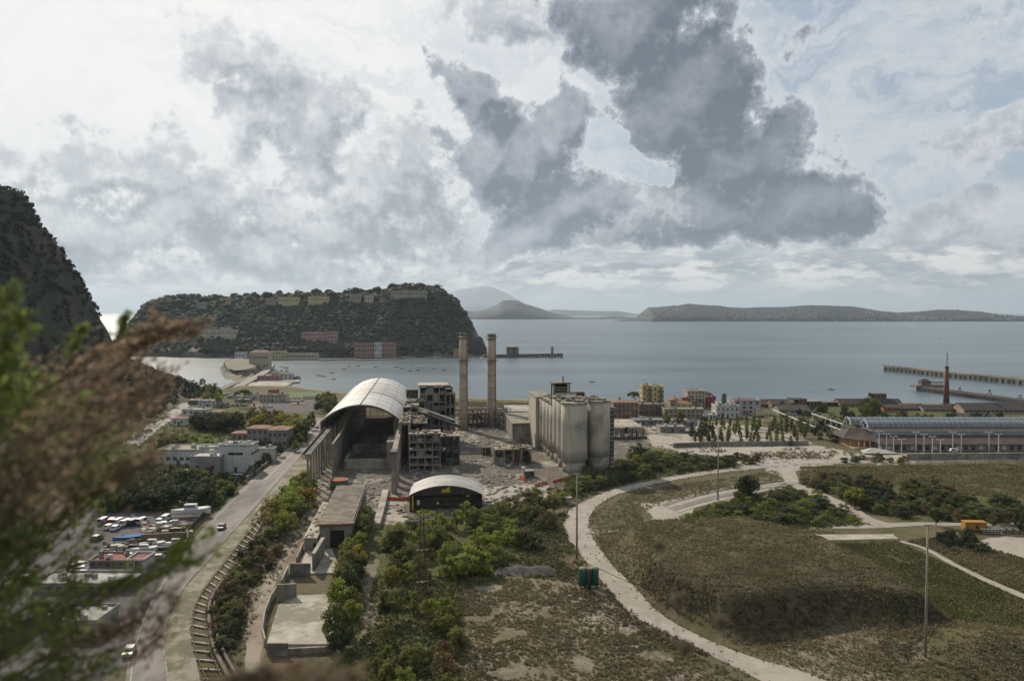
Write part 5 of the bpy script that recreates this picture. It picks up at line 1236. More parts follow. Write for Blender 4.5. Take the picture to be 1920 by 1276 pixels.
p = P(457, 762); tree(p.x, p.y, 12, 'pine', 'dark', 'rising alone over the village roofs')
p = P(1190, 765); tree(p.x, p.y, 12, 'pine', 'dark', 'behind the salmon building')
p = P(1256, 788); 
grove([(1250,800,9,T_,'olive',.7),(1275,800,9,T_,'olive',.7),(1320,800,6,T_,'dark')], 'in front of the pale houses')
# island skyline trees, large enough to tell apart
r = random.Random(8)
for px, py in ((360,562),(400,563),(422,562),(440,562),(465,560),(497,559),(507,559),(525,558),(590,558),(600,558),(648,556),(655,556),(665,556),(686,552),(703,552),(737,548),(763,546),(772,545),(822,546)):
    x = (px-960)/F*1400; z = float(isl_h(np.array([x]), np.array([1400.]))[0]); tree(x, 1400, r.uniform(9,15), r.choice(['pine','broad']), 'dark', 'on the skyline of the flat topped island', None, 1.1, z-1)

flush_mass()
# ------------------------------------------------------------------ ground cover: tufts of dry heath and grass
def tufts(n, poly, size, per, m, name, label, seed, keep=None, tall=.8, mound=False):
    g = np.random.default_rng(seed); Pn = np.array(poly, float); xs, ys = Pn[:,0], Pn[:,1]
    # draw in world space for even density
    c = [P(a,b) for a,b in poly]; wx = [p.x for p in c]; wy = [p.y for p in c]; W_ = np.array([(p.x,p.y) for p in c])
    X = g.uniform(min(wx),max(wx),n*3); Y = g.uniform(min(wy),max(wy),n*3); k = inpoly(X, Y, W_)
    # clustered density
    dn = fbm(X, Y, .22, 3, seed)+.5*fbm(X, Y, .8, 2, seed+1); k &= dn > g.uniform(-.9,.6,len(X))
    px, py = pix(X, Y, np.full_like(X, Z0))
    for bad in NOGO: k &= ~inpoly(px, py, bad)
    if keep is not None: k &= keep(X, Y, g)
    X, Y = X[k][:n], Y[k][:n]; Z = height(X, Y)
    R_ = size*g.uniform(.5,1.3,len(X))
    Vv, Ff = clumps(np.stack([X,Y,Z+R_*.35*tall],-1), R_, per, np.clip(R_*.42,.12,1.0), g, tall, .3, 1.1)
    tag(link(name, npmesh(name, Vv, Ff, m)), kind='stuff', label=label)
NOGO = [np.array(GL+GR[::-1],float), np.array([(1448,868),(1462,885),(1474,905),(1500,922),(1545,940),(1588,960),(1618,978),(1640,985),(1668,981),(1632,968),(1604,952),(1566,934),(1528,918),(1502,902),(1492,885),(1492,868)],float),
        np.array([(1684,1018),(1742,1040),(1850,1094),(1960,1144),(1965,1130),(1860,1086),(1742,1026),(1690,1012)],float), np.array([(1524,1000),(1760,999),(1760,1011),(1540,1016)],float), np.array(LE+RE[::-1],float)]
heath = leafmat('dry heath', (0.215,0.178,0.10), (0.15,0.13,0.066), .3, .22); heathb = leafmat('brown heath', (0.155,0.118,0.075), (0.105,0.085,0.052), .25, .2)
grassm = leafmat('meadow green', (0.125,0.13,0.045), (0.085,0.095,0.034), .3, .3)
tufts(30000, [(1110,990),(1230,975),(1500,985),(1930,1050),(1960,1180),(1960,1330),(1700,1330),(1400,1220),(1150,1080)], .46, 9, heath, 'dry_heath', 'dry brown heath covering the big mound', 1)
tufts(5500, [(1160,1080),(1450,1100),(1700,1090),(1800,1180),(1700,1250),(1400,1200),(1250,1160)], .55, 12, heathb, 'shade_heath', 'brown heath toned darker for shade on the steep front of the mound', 2, keep=lambda X,Y,g: (height(X,Y)-Z0 > .8)&(height(X,Y)-Z0 < 5.6))  # darker leaf colour adds shade to the slope facing away from the sun
tufts(5000, [(1110,960),(1200,920),(1460,880),(1470,900),(1260,940),(1200,960),(1210,980),(1110,985)], .5, 12, heath, 'verge_heath', 'dry heath on the island of ground inside the track bend', 3)
tufts(10000, [(1500,875),(1960,868),(1960,940),(1800,925),(1600,900),(1500,900)], .7, 10, heath, 'field_heath', 'sparse brown heath on the far right field', 4)
tufts(12000, [(1560,1018),(1690,1020),(1960,1140),(1960,1200),(1800,1170),(1700,1110)], .45, 12, grassm, 'meadow_grass', 'olive grass on the gentle slope right of the mound', 5)
tufts(4500, [(1760,1000),(1960,1060),(1960,1130),(1800,1060),(1700,1015)], .5, 12, heath, 'edge_heath', 'dry heath right of the thin path', 6)
tufts(8000, [(860,1085),(1000,1085),(1110,1110),(1250,1200),(1400,1276),(1400,1330),(850,1330)], .42, 16, heath, 'soil_weeds', 'small dry weeds dotting the bare dusty soil', 7, keep=lambda X,Y,g: fbm(X,Y,.35,3,50) > -.35)
tufts(1700, [(1000,1050),(1110,1075),(1220,1160),(1400,1250),(1370,1270),(1180,1180),(1080,1110)], .6, 14, heathb, 'verge_weeds', 'brown weeds along the left verge of the white track', 8)
tufts(3200, [(900,1010),(1060,960),(1100,1060),(1060,1090),(950,1080),(860,1110),(860,1060)], .6, 12, grassm, 'rough_grass', 'olive rough grass between thicket and white track', 9)
tufts(3600, [(700,1080),(870,1080),(870,1330),(600,1330),(640,1240),(690,1180)], .55, 12, grassm, 'thicket_grass', 'green undergrowth under the thicket around the pylon', 10)
tufts(2200, [(480,960),(560,900),(600,910),(560,1020),(520,1080),(470,1180),(440,1300),(380,1300),(400,1120)], .5, 12, heathb, 'path_weeds', 'brown undergrowth beside the dirt path', 11)
tufts(2500, [(1060,900),(1200,845),(1420,860),(1300,884),(1160,908),(1060,950)], .9, 12, grassm, 'bank_grass', 'green undergrowth on the bank below the silos', 12)
tufts(3000, [(1262,985),(1330,950),(1500,905),(1640,985),(1500,990)], .7, 12, grassm, 'knoll_grass', 'long green grass on the knoll between the tracks', 13)
g_ = np.random.default_rng(31); Es = []
for E, s_ in ((TG[:,0,:],1),(TG[:,-1,:],-1)):
    O = TG[:,-1,:] if s_ == 1 else TG[:,0,:]; dd = (O-E)/np.linalg.norm(O-E,axis=1)[:,None]
    for q_ in range(5): k_ = g_.uniform(0,1,len(E)) < .28; Es.append((E+dd*g_.normal(-.15,.38,len(E))[:,None]+g_.normal(0,.6,E.shape))[k_])
Cn = TG[:,TG.shape[1]//2,:]; k_ = g_.uniform(0,1,len(Cn)) < .15; Es.append((Cn+g_.normal(0,.35,Cn.shape))[k_])
E = np.concatenate(Es); Rr_ = g_.uniform(.12,.42,len(E)); Z_ = height(E[:,0],E[:,1])+.08
Vv, Ff = clumps(np.stack([E[:,0],E[:,1],Z_+Rr_*.2],-1), Rr_, 12, .16, g_, .7, .3); tag(link('verge_weeds', npmesh('verge_weeds', Vv, Ff, grassm)), kind='stuff', label='weeds creeping over both edges of the white gravel track')
tufts(420, [(1400,848),(1570,846),(1560,860),(1450,862)], .7, 14, heath, 'lot_heath', 'reddish weeds between gravel lot and white track', 17)
tufts(1600, [(300,960),(390,960),(460,900),(560,800),(300,780),(150,800),(150,960)], 1.1, 12, grassm, 'yard_grass', 'rough green growth around the village houses', 14)
tufts(900, [(1200,838),(1560,840),(1640,858),(1440,868),(1260,852)], .7, 12, heathb, 'lot_weeds', 'scattered weeds on the pale gravel lot', 15, keep=lambda X,Y,g: fbm(X,Y,.12,3,51) > .25)
tufts(2500, [(780,752),(1010,756),(1010,764),(780,762)], .9, 12, heath, 'beach_reeds', 'dry straw coloured reeds along the beach', 16)
# ------------------------------------------------------------------ houses
def paint(name, c, c2=None, streak=.3): return mat(name, c, c2 or tuple(x*.78 for x in c), streak=streak, scale=.25, bump=.1)
PM = dict(salmon=paint('salmon plaster',(0.34,0.215,0.165)), yellow=paint('yellow plaster',(0.52,0.43,0.24)), cream=paint('cream plaster',(0.48,0.42,0.31)), white=paint('white plaster',(0.55,0.55,0.53)), pink=paint('pink plaster',(0.42,0.27,0.25)),
          grey=paint('grey plaster',(0.26,0.25,0.235)), lilac=paint('pale lilac plaster',(0.42,0.41,0.44)), red=paint('red plaster',(0.29,0.09,0.07)), brown=paint('brown plaster',(0.20,0.14,0.11)), ochre=paint('ochre plaster',(0.44,0.28,0.14)), orange=paint('brick orange plaster',(0.33,0.15,0.09)), dull=paint('dull cream plaster',(0.33,0.29,0.22)))
RM = dict(tile=mat('terracotta tiles',(0.25,0.135,0.095),(0.17,0.095,0.07),scale=.5,bump=.3), flat=mat('bitumen roof',(0.22,0.21,0.195),(0.15,0.145,0.135),scale=.3), redr=mat('red roof',(0.24,0.06,0.05),(0.17,0.05,0.042)), brownr=mat('dark brown roof',(0.085,0.066,0.058),(0.055,0.045,0.042),scale=.3,streak=.2), pale=mat('pale roof',(0.42,0.41,0.38),(0.33,0.32,0.30),scale=.3), green=mat('mossy green roof',(0.17,0.19,0.09),(0.25,0.24,0.17),scale=.4))
shut = mat('brown shutter',(0.10,0.075,0.055)); balc = mat('balcony rail',(0.12,0.115,0.11))
WINM = {}
def winmesh(w, h, fm):
    k = (round(w,1), round(h,1), fm.name)
    if k not in WINM:
        b = MB(); w, h = k[0], k[1]
        b.box(-w/2-.1,w/2+.1,-.10,.02,-.1,0,fm); b.box(-w/2-.1,w/2+.1,-.10,.02,h,h+.1,fm); b.box(-w/2-.1,-w/2,-.09,.02,0,h,fm); b.box(w/2,w/2+.1,-.09,.02,0,h,fm); b.box(-w/2,w/2,-.05,-.03,0,h,glass); b.box(-.04,.04,-.07,-.05,0,h,fm)
        WINM[k] = b.me('window')
    return WINM[k]
def house(px0, px1, Y, pytop, depth, col, roof, floors, nw, label, name='house', cat='house', rz=0.0, z0=Z0, ztop=None, side=True, balcony=0, ww=1.1, wh=1.5, rise=1.6, chim=0, door=True, winrow=None):
    x = XA(px0, Y); w = XA(px1, Y)-x; h = (ztop if ztop is not None else zat(pytop, Y))-z0; m = PM.get(col) or col; rm = RM.get(roof) or RM['flat']
    t = empty(name, (x, Y, z0), rz, label, cat); b = MB(); b.box(0,w,0,depth,-.5,h,m); 
    for k in range(1, floors): b.box(-.05,w+.05,-.05,-.002,h*k/floors-.12,h*k/floors+.08,m)
    b.build('wall', t)
    b = MB()
    if roof in ('tile','brownr') and rise > 0:
        o = .5; r_ = rise
        if w >= depth: vs = [(-o,-o,h),(w+o,-o,h),(w+o,depth+o,h),(-o,depth+o,h),(depth*.35,depth/2,h+r_),(w-depth*.35,depth/2,h+r_)]; fs = [(0,1,5,4),(1,2,5),(2,3,4,5),(3,0,4),(3,2,1,0)]
        else: vs = [(-o,-o,h),(w+o,-o,h),(w+o,depth+o,h),(-o,depth+o,h),(w/2,w*.35,h+r_),(w/2,depth-w*.35,h+r_)]; fs = [(0,1,4),(1,2,5,4),(2,3,5),(3,0,4,5),(3,2,1,0)]
        b.add([(a,c,z+.02) for a,c,z in vs], fs, rm)
    else:
        b.box(-.2,w+.2,-.2,depth+.2,h+.01,h+.25,rm)
        for (a0,a1,c0,c1) in ((-.2,w+.2,-.2,.05),(-.2,w+.2,depth-.05,depth+.2),(-.2,.05,.06,depth-.06),(w-.05,w+.2,.06,depth-.06)): b.box(a0,a1,c0,c1,h+.25,h+.75,m)
    ro = b.build('roof', t)
    rr = random.Random(int(px0*10+pytop))
    for k in range(chim):
        b = MB(); cx_ = w*rr.uniform(.15,.85); cy_ = depth*rr.uniform(.2,.8); b.box(cx_-.35,cx_+.35,cy_-.35,cy_+.35,h+.2,h+1.8+max(0,rise*.5 if roof in('tile','brownr') else 0),m); b.build('chimney', ro)
    if roof not in ('tile','brownr') and w > 6 and pytop > 700:
        b = MB()
        for k in range(2+int(w/7)):
            cx_ = w*rr.uniform(.08,.85); cy_ = depth*rr.uniform(.15,.8); s_ = rr.uniform(.4,1.3); b.box(cx_,cx_+s_*1.4,cy_,cy_+s_,h+.26,h+.5+rr.uniform(.3,1.6),rr.choice([m,white_p,concrete,rm]))
        b.bar((w*.3,depth*.4,h),(w*.3,depth*.4,h+3.2),.07,.07,darksteel); b.bar((w*.3-.6,depth*.4,h+2.9),(w*.3+.6,depth*.4,h+2.9),.05,.05,darksteel); b.build('roof_clutter', ro)
    wins = []
    fh = h/floors
    for f in range(floors):
        for i in range(nw):
            if winrow and f not in winrow: continue
            xx = w*(i+.5)/nw; wins.append((xx, -.01, f*fh+fh*.32, 0))
        if side:
            n2_ = max(1, int(depth/4))
            for i in range(n2_):
                yq = depth*(i+.5)/n2_
                wins.append((-.01, yq, f*fh+fh*.32, -math.pi/2)) if px0 > 960 else wins.append((w+.01, yq, f*fh+fh*.32, math.pi/2))
    for xx, yq, zz, ra in wins[:90]:
        o = bpy.data.objects.new('window', winmesh(min(ww, w/nw*.6), min(wh, fh*.55), m)); COL.objects.link(o); o.parent = t; o.location = (xx, yq, zz); o.rotation_euler = (0,0,ra)
    for k in range(balcony):
        f = 1+k%max(1,floors-1); i = (k*2+1)%max(1,nw); xx = w*(i+.5)/nw; b = MB(); b.box(xx-1.9,xx+1.9,-1.2,-.06,f*fh+.1,f*fh+.25,concrete_pale); b.box(xx-1.9,xx+1.9,-1.2,-1.12,f*fh+.26,f*fh+1.15,balc); b.box(xx-1.9,xx-1.82,-1.11,-.08,f*fh+.26,f*fh+1.15,balc); b.box(xx+1.82,xx+1.9,-1.11,-.08,f*fh+.26,f*fh+1.15,balc); b.build('balcony', t)
    if door: b = MB(); b.box(w*.46,w*.46+1.1,-.12,-.055,0,2.1,shut); b.build('door', t)
    return t
# --- east of the silos
house(1150,1197,482,754,12,'salmon','tile',3,6,'salmon three storey building with terracotta roof, nearest house right of the silos',balcony=4,rise=1.0,chim=2)
t = house(1204,1222,522,724,12,'yellow','flat',5,2,'left part of the tall yellow apartment tower with balconies',name='apartment_tower',cat='apartment block',balcony=4,chim=1)
t = house(1223,1244,520,726,13,'yellow','flat',5,2,'right, broader part of the tall yellow apartment tower',name='apartment_tower',cat='apartment block',balcony=4,chim=2)
house(1198,1246,500,759,12,'brown','flat',2,5,'low brown building at the foot of the yellow apartment tower')
house(1246,1320,488,768,11,'dull','green',2,9,'long pale yellowish two storey building in front of the town houses',chim=1)
house(1289,1322,542,734,12,'cream','flat',5,5,'tall cream corner building with a dark cornice, beside the red one',name='apartment_tower',cat='apartment block',balcony=3,chim=2)
house(1322,1342,548,745,12,'red','flat',4,3,'narrow red building clinging to the cream corner building',chim=1)
house(1321,1333,560,738,8,'red','flat',4,2,'small red upper storey showing above the narrow red building')
house(1257,1281,530,750,10,'pink','tile',3,4,'small pink house with terracotta roof between the two apartment towers',chim=1)
house(1267,1299,508,757,9,'cream','tile',2,3,'cream house with a red tiled top in front of the cream corner building',chim=1)
house(1280,1294,520,748,6,'red','redr',2,2,'little red roofed attic house behind the cream house')
house(1343,1386,487,762,12,'white','flat',2,5,'bright white two storey house near the young trees',chim=1)
house(1346,1353,489,756,7,'white','flat',3,1,'slim white end block with a sunlit side at the left of the white house',door=False)
house(1377,1426,505,752,12,'lilac','redr',3,4,'pale lilac building with red roof edge at the right end of the houses',ww=1.4,wh=1.8,chim=2)
house(1320,1345,482,779,9,'white','pale',1,2,'low white shed with pale sloping roof below the red building')
house(1368,1376,520,754,5,'white','flat',3,1,'small white block on the roof line behind the white house',door=False)
p = PY(1357, 757, 500); t = empty('water_tower', (p.x,500,Z0), 0, 'dark slim round water tower behind the bright white house', 'water tower'); b = MB(); b.tube([(0,0,0),(0,0,zat(739,500)-Z0)], 1.6, mat('slate metal',(0.10,0.11,0.12)), 14); b.build('drum', t, True); b = MB(); b.tube([(0,0,zat(739,500)-Z0),(0,0,zat(739,500)-Z0+.8)],[1.65,.3],darksteel,14); b.build('cap', t)
house(1150,1202,452,797,14,'white','pale',1,7,'long low white building with a row of square openings, right behind the silos',name='low_shed',cat='shed',ww=1.2,wh=1.0,side=False)
house(1190,1256,458,789,12,'grey','flat',1,6,'low concrete building with a wide flat roof overhang',name='low_shed',cat='shed',side=False)
house(1238,1285,428,802,12,'grey','flat',1,3,'dark grey square block at the edge of the gravel lot',name='low_shed',cat='shed',side=False,ww=.9,wh=.9)
house(1258,1290,452,789,8,'dull','pale',1,3,'small pale workshop left of the tight clump of trees',name='low_shed',cat='shed',side=False)
t = empty('sheet_roof', (0,0,0), 0, 'two slanting white sheet roofs lying before the low white building', 'shed')
for (a0,a1,y0,y1,z) in ((1152,1178,425,448,3.2),(1172,1206,425,449,3.6)):
    b = MB(); q = [PY(a0,812,y0).x, PY(a1,812,y0).x]; b.add([(q[0],y0,Z0+z),(q[1],y0,Z0+z),(q[1]-3,y1,Z0+z+1),(q[0]-3,y1,Z0+z+1),(q[0],y0,Z0),(q[1],y0,Z0),(q[1]-3,y1,Z0),(q[0]-3,y1,Z0)], ((0,1,2,3),(4,5,1,0),(5,6,2,1),(7,4,0,3)), concrete_pale); b.build('roof', t)
t = ruin('open_market_frame', 1150, 1214, 404, 9, 819, 12, 2, 2, 'dark lattice fronted open frame building with rubble inside, right of the silos', 'frame building', concrete_dark, infill=.25, seed=44, colw=.35)
b = MB()
r = random.Random(3)
for k in range(60): xx = r.uniform(0,16); b.box(xx,xx+.4,-.3,0,r.choice([.2,3.6])+.2,r.choice([2.4,5.4]),r.choice([concrete,rust,concrete_dark]))
b.build('panelling', t)
# far industrial line
def shed(px0, px1, Y, pyeave, depth, wall, roof, label, rise=2.2, gable=True, name='factory_shed', n=8, rz=0.0, wcol=None):
    x = XA(px0, Y); w = XA(px1, Y)-x; h = zat(pyeave, Y)-Z0; t = empty(name, (x,Y,Z0), rz, label, 'factory shed'); m = PM.get(wall) or wall; b = MB(); b.box(0,w,0,depth,-.3,h,m)
    b.add([(0,0,h),(0,depth,h),(0,depth/2,h+rise)],[(0,1,2)[::-1]],PM['salmon'] if wcol else m); b.add([(w,0,h),(w,depth,h),(w,depth/2,h+rise)],[(0,1,2)],m); b.build('wall', t)
    b = MB(); b.add([(-.4,-.6,h-.2),(w+.4,-.6,h-.2),(w+.4,depth/2,h+rise+.15),(-.4,depth/2,h+rise+.15),(-.4,depth+.6,h-.2),(w+.4,depth+.6,h-.2)],[(0,1,2,3),(3,2,5,4)],RM[roof])
    b.add([(-.4,-.6,h-.35),(w+.4,-.6,h-.35),(w+.4,-.6,h-.2),(-.4,-.6,h-.2)],[(0,1,2,3)],RM[roof]); b.build('roof', t)
    if n:
        for k in range(n):
            b = MB(); xx = w*(k+.5)/n; b.box(xx-.7,xx+.7,-.06,-.003,h*.45,h*.8,void); b.build('window', t)
    return t
shed(1575,1692,545,757,12,'ochre','brownr','very long brown roofed factory shed with a salmon gable, left of the brick chimney',wcol=1,rise=3.0,n=12)
house(1634,1662,552,747,6,'brown','brownr',1,5,'broken roof lantern sitting on the longest factory shed',name='roof_lantern',cat='roof lantern',z0=Z0+9,rise=1,door=False)
shed(1660,1692,520,764,10,'orange','brownr','small brown roofed shed with orange brick wall below the longest shed',n=2,rise=1.6)
shed(1688,1730,525,765,12,'brown','brownr','brown shed with brick walls left of the chimney foot',n=3,rise=2)
shed(1732,1790,520,767,11,'grey','brownr','grey walled shed with brown roof at the chimney foot',n=4,rise=2.4)
shed(1808,1990,510,768,16,'dull','brownr','long pale walled shed with brown roof and a bright gable, at the right edge',n=22,rise=3.6,wcol=1)
shed(1795,1868,470,781,12,'brown','brownr','low dark brown roof just above the station vaults',n=0,rise=1.4)
shed(1800,1812,518,764,8,'cream','brownr','little sunlit gabled annexe beside the long pale walled shed',n=1,rise=1.6)
shed(1536,1588,478,790,9,'orange','brownr','small orange brick shed with brown roof beside the overhead pipes',n=2,rise=1.2)
shed(1422,1455,540,757,14,'brown','brownr','dark stepped factory roof just right of the lilac building',n=0,rise=2.5)
shed(1448,1480,530,757,14,'brown','brownr','second dark stepped factory roof behind the young trees',n=0,rise=2.5)
shed(1462,1520,500,769,16,'grey','brownr','broad dark grey roof behind the young trees',n=0,rise=2.5)
t = ruin('roofed_tower_frame', 1489, 1513, 545, 10, 748, 3, 1, 2, 'square dark tower frame with a heavy flat top beside the open arcade', 'tower frame', PM['brown'], infill=.7, seed=51, roofm=RM['brownr'])
ruin('open_arcade', 1511, 1542, 550, 8, 752, 4, 1, 1, 'open brick arcade frame with the sea showing through', 'arcade', PM['grey'], infill=0, seed=52)
ruin('open_arcade', 1543, 1573, 548, 8, 754, 3, 1, 1, 'brown half walled arcade leading to the longest factory shed', 'arcade', PM['brown'], infill=.3, seed=53)
for k, (a, c, yt, lb) in enumerate(((1692,1712,758,'brick'),(1714,1728,757,'brick'),(1736,1772,759,'grey'),(1780,1800,758,'brown'))):
    ruin('wall_remnant', a, c, 540, 5, yt, 3, 1, 1, ('jagged brick wall remnant right against the longest factory shed','broken brick wall remnant a little right of the longest shed','jagged grey wall remnant just left of the brick chimney','brown wall remnant between brick chimney and long pale shed')[k], 'wall remnant', {'brick':brick,'grey':PM['grey'],'brown':PM['brown']}[lb], infill=.8, seed=60+k)
p = PY(1774, 765, 545); h = zat(687, 545)-Z0; t = empty('brick_chimney', (p.x,545,Z0), 0, 'slender brick chimney with a thin lattice mast on its top', 'chimney')
b = MB(); b.tube([(0,0,0),(0,0,h*.5),(0,0,h)], [2.15,1.6,1.15], mat('old dark brick',(0.16,0.085,0.06),(0.11,0.06,0.045),scale=.6,streak=.3), 14); b.build('shaft', t, True)
b = MB(); b.tube([(0,0,h-.9),(0,0,h+.1)], 1.32, rust, 14); b.tube([(0,0,0),(0,0,3)],2.5,brick,14); b.build('collar', t)
b = MB(); hm = zat(662,545)-Z0
for a_, c_ in ((-.5,-.3),(.5,-.3),(0,.5)): b.bar((a_,c_,h),(a_*.3,c_*.3,hm),.16,.16,darksteel)
for k in range(6): z_ = h+(hm-h)*k/6; b.bar((-.5+.06*k,-.2,z_),(.5-.06*k,-.2,z_+1),.08,.08,darksteel)
b.bar((0,0,hm),(0,0,hm+1.6),.14,.14,darksteel); b.build('mast', t)

# --- the station with its glazed vaults
st = empty('station_hall', (XA(1652,372),372,Z0), 0, 'long low station hall with brown roofs and two glazed barrel vaults, at the right edge', 'station hall')
LW_ = 100; wallm = PM['grey']; gl = mat('vault glazing',(0.17,0.20,0.215),(0.11,0.135,0.15),rough=.35,scale=.4,spec=.6); rim_ = mat('pale vault rim',(0.45,0.47,0.48),(0.38,0.40,0.41))
b = MB(); b.box(0,LW_,0,30,-.3,3.4,wallm); b.box(1,LW_,9.4,30,3.41,7.6,mat('pale blue band',(0.34,0.38,0.41),(0.27,0.30,0.33),streak=.2)); b.build('wall', st)
b = MB(); b.add([(-1,-1.6,3.3),(LW_,-1.6,3.3),(LW_,9.3,6.1),(3.5,9.3,6.1),(-1,31,3.3)],[(0,1,2,3),(0,3,4)],RM['brownr']); b.add([(-1,-1.6,3.1),(LW_,-1.6,3.1),(LW_,-1.6,3.3),(-1,-1.6,3.3)],[(0,1,2,3)],RM['brownr']); b.build('lower_roof', st)
b = MB(); b.add([(-.5,8.6,7.6),(LW_,8.6,7.6),(LW_,18,8.9),(3,18,8.9),(-.5,31,7.6)],[(0,1,2,3),(0,3,4)],RM['brownr']); b.build('upper_roof', st)
def gvault(x0, y0, zz, r_, nm):
    b = MB(); n = 14; xs = [x0+ (LW_-x0)*k/40 for k in range(41)]
    for k in range(40):
        for i in range(n):
            a0_, a1_ = math.pi*i/n, math.pi*(i+1)/n
            b.add([(xs[k],y0-r_*math.cos(a0_),zz+r_*.85*math.sin(a0_)),(xs[k+1]-.0,y0-r_*math.cos(a0_),zz+r_*.85*math.sin(a0_)),(xs[k+1],y0-r_*math.cos(a1_),zz+r_*.85*math.sin(a1_)),(xs[k],y0-r_*math.cos(a1_),zz+r_*.85*math.sin(a1_))],[(0,1,2,3)],gl)
    o = b.build(nm, st); b = MB()
    for k in range(0, 41, 1):
        for i in range(n):
            a0_, a1_ = math.pi*i/n, math.pi*(i+1)/n
            b.bar((xs[k],y0-(r_+.05)*math.cos(a0_),zz+(r_*.85+.05)*math.sin(a0_)),(xs[k],y0-(r_+.05)*math.cos(a1_),zz+(r_*.85+.05)*math.sin(a1_)),.12 if k else .6,.10 if k else .5,rim_)
    for i in (0, 3, 7, 11):
        a0_ = math.pi*i/n; b.bar((x0,y0-(r_+.04)*math.cos(a0_),zz+(r_*.85+.04)*math.sin(a0_)),(LW_,y0-(r_+.04)*math.cos(a0_),zz+(r_*.85+.04)*math.sin(a0_)),.14,.14,rim_)
    b.build('glazing_bars', o)
    b = MB(); vv = [(x0+.3,y0-r_*math.cos(math.pi*i/n),zz+r_*.85*math.sin(math.pi*i/n)) for i in range(n+1)]; b.add(vv,[tuple(range(n+1))],rim_); b.box(x0-.05,x0+.1,y0-1,y0+1,zz,zz+1.9,glass); b.build('gable', o)
gvault(1.0, 20, 8.4, 3.9, 'front_vault'); gvault(-3.4, 29.5, 8.6, 3.9, 'rear_vault')
for k in range(24):
    b = MB(); b.box(3+k*3.6,4.6+k*3.6,-.10,-.02,.5,2.5,glass if k%3 else PM['white']); b.build('window', st)
# pavilion with the hipped roof at its left end
pv_ = empty('station_pavilion', (XA(1585,384),380,Z0), 0, 'ochre walled pavilion with a big hipped brown roof at the left end of the station', 'pavilion')
b = MB(); b.box(1.5,17,2,20,-.3,4.0,PM['ochre']); b.build('wall', pv_); b = MB()
b.add([(-1.5,3,4.2),(14,-6.5,3.4),(20,-4,3.6),(20,22,4.2),(-1,22,4.2),(5,12,8.0),(15,10,7.6)],[(0,1,6,5),(1,2,6),(2,3,6),(3,4,5,6),(4,0,5)],RM['brownr']); b.build('roof', pv_)
b = MB()
for k in range(5): b.box(3+k*2.6,3.5+k*2.6,-4+k*.0,-3.6,0,3.6,PM['ochre'])
b.box(1,15,-3.5,1.9,-.1,.6,PM['cream']); b.build('porch_pillar', pv_)
cn = empty('platform_canopy', (XA(1612,366),362,Z0), 0, 'pale grey low pyramid canopy in front of the station pavilion', 'canopy'); b = MB(); b.add([(0,0,.5),(17,-1,.5),(15,8,.6),(2,8,.6),(6,5,2.4)],[(0,1,4),(1,2,4),(2,3,4),(3,0,4),(3,2,1,0)],RM['pale']); b.build('roof', cn); b = MB(); [b.box(x_,x_+.3,y_,y_+.3,-.3,.55,galv) for x_,y_ in ((1.5,.7),(14.5,.4),(13.5,7),(3,7))]; b.build('post', cn)
# twin-headed lamp posts
lp0 = None
def lamp(px, base, top, label, group):
    global lp0
    p = P(px, base)
    if px > 1640: yy_ = 371-(base-839)*1.6; p = Vector((XA(px, yy_), yy_, Z0))
    h = zat(top, p.y)-Z0
    if lp0 is None:
        lp0 = empty('platform_lamp', p, 0); b = MB(); b.tube([(0,0,0),(0,0,9)],[.24,.18],white_p,8); b.build('pole', lp0)
        b = MB(); b.bar((-1.2,0,9),(1.2,0,9),.1,.1,galv); b.build('crossarm', lp0)
        for s_ in (-1,1): b = MB(); b.box(s_*1.15-.55,s_*1.15+.55,-.22,.22,9.0,9.2,white_p); b.build('lamp_head', lp0)
        o = lp0; o.scale = (1,1,h/9)
    else: o = copytree(lp0, p, 0, (1,1,h/9))
    tag(o, label, 'lamp post', group); return o
rows = ((1648,840,809),(1662,841,813),(1675,843,818),(1690,845,823),(1717,840,810),(1732,842,814),(1748,843,818),(1763,846,824),(1786,840,810),(1802,842,814),(1854,840,810),(1872,842,814))
for k, (a, c, d) in enumerate(rows): lamp(a, c, d, f'pale twin headed lamp post in front of the station, {("1st","2nd","3rd","4th","5th","6th","7th","8th","9th","10th","11th","12th")[k]} from the pavilion', 'lamp posts before the station')
for k, (a, c, d) in enumerate(((1477,795,773),(1486,797,776),(1497,800,779),(1507,802,782),(1518,808,787),(1529,812,792),(1523,800,770),(1534,803,774),(1547,806,777),(1557,808,781),(1568,812,785),(1580,814,789))): lamp(a, c, d, f'small pale lamp post by the overhead pipes, {("1st","2nd","3rd","4th","5th","6th","7th","8th","9th","10th","11th","12th")[k]} of the double row', 'lamp posts along the overhead pipes')
for k, (a, c, d, e, f, g_, lb) in enumerate(((1450,768,440,1528,800,440,'longest pale overhead pipe crossing above the young trees'),(1522,775,438,1581,795,438,'upper pale overhead pipe left of the station'),(1522,786,436,1581,807,436,'lower pale overhead pipe left of the station'))):
    A_ = PY(a,c,480 if k == 0 else 455); B_2 = PY(e if 0 else d and e or e, f, 425) if False else PY((1528,1581,1581)[k], (800,795,807)[k], 430 if k == 0 else 420)
    t = empty('overhead_pipe', (0,0,0), 0, lb, 'pipeline'); b = MB(); b.tube([A_,B_2], .38, white_p, 8); b.build('pipe', t)
    for q in (.05,.35,.65,.95): pp = A_.lerp(B_2,q); b = MB(); b.bar((pp.x,pp.y,Z0),(pp.x,pp.y,pp.z-.3),.25,.25,galv); b.build('support', t)
t = empty('striped_poles', PY(1436,760,470), 0, 'cluster of cream conical stacks behind the young trees', 'stacks')
for k in range(7): b = MB(); b.tube([(-5+k*1.7,k*.8,-6),(-5+k*1.7,k*.8,0-(k*.5))],[.9,.25],PM['cream'],8); b.build('cone', t)
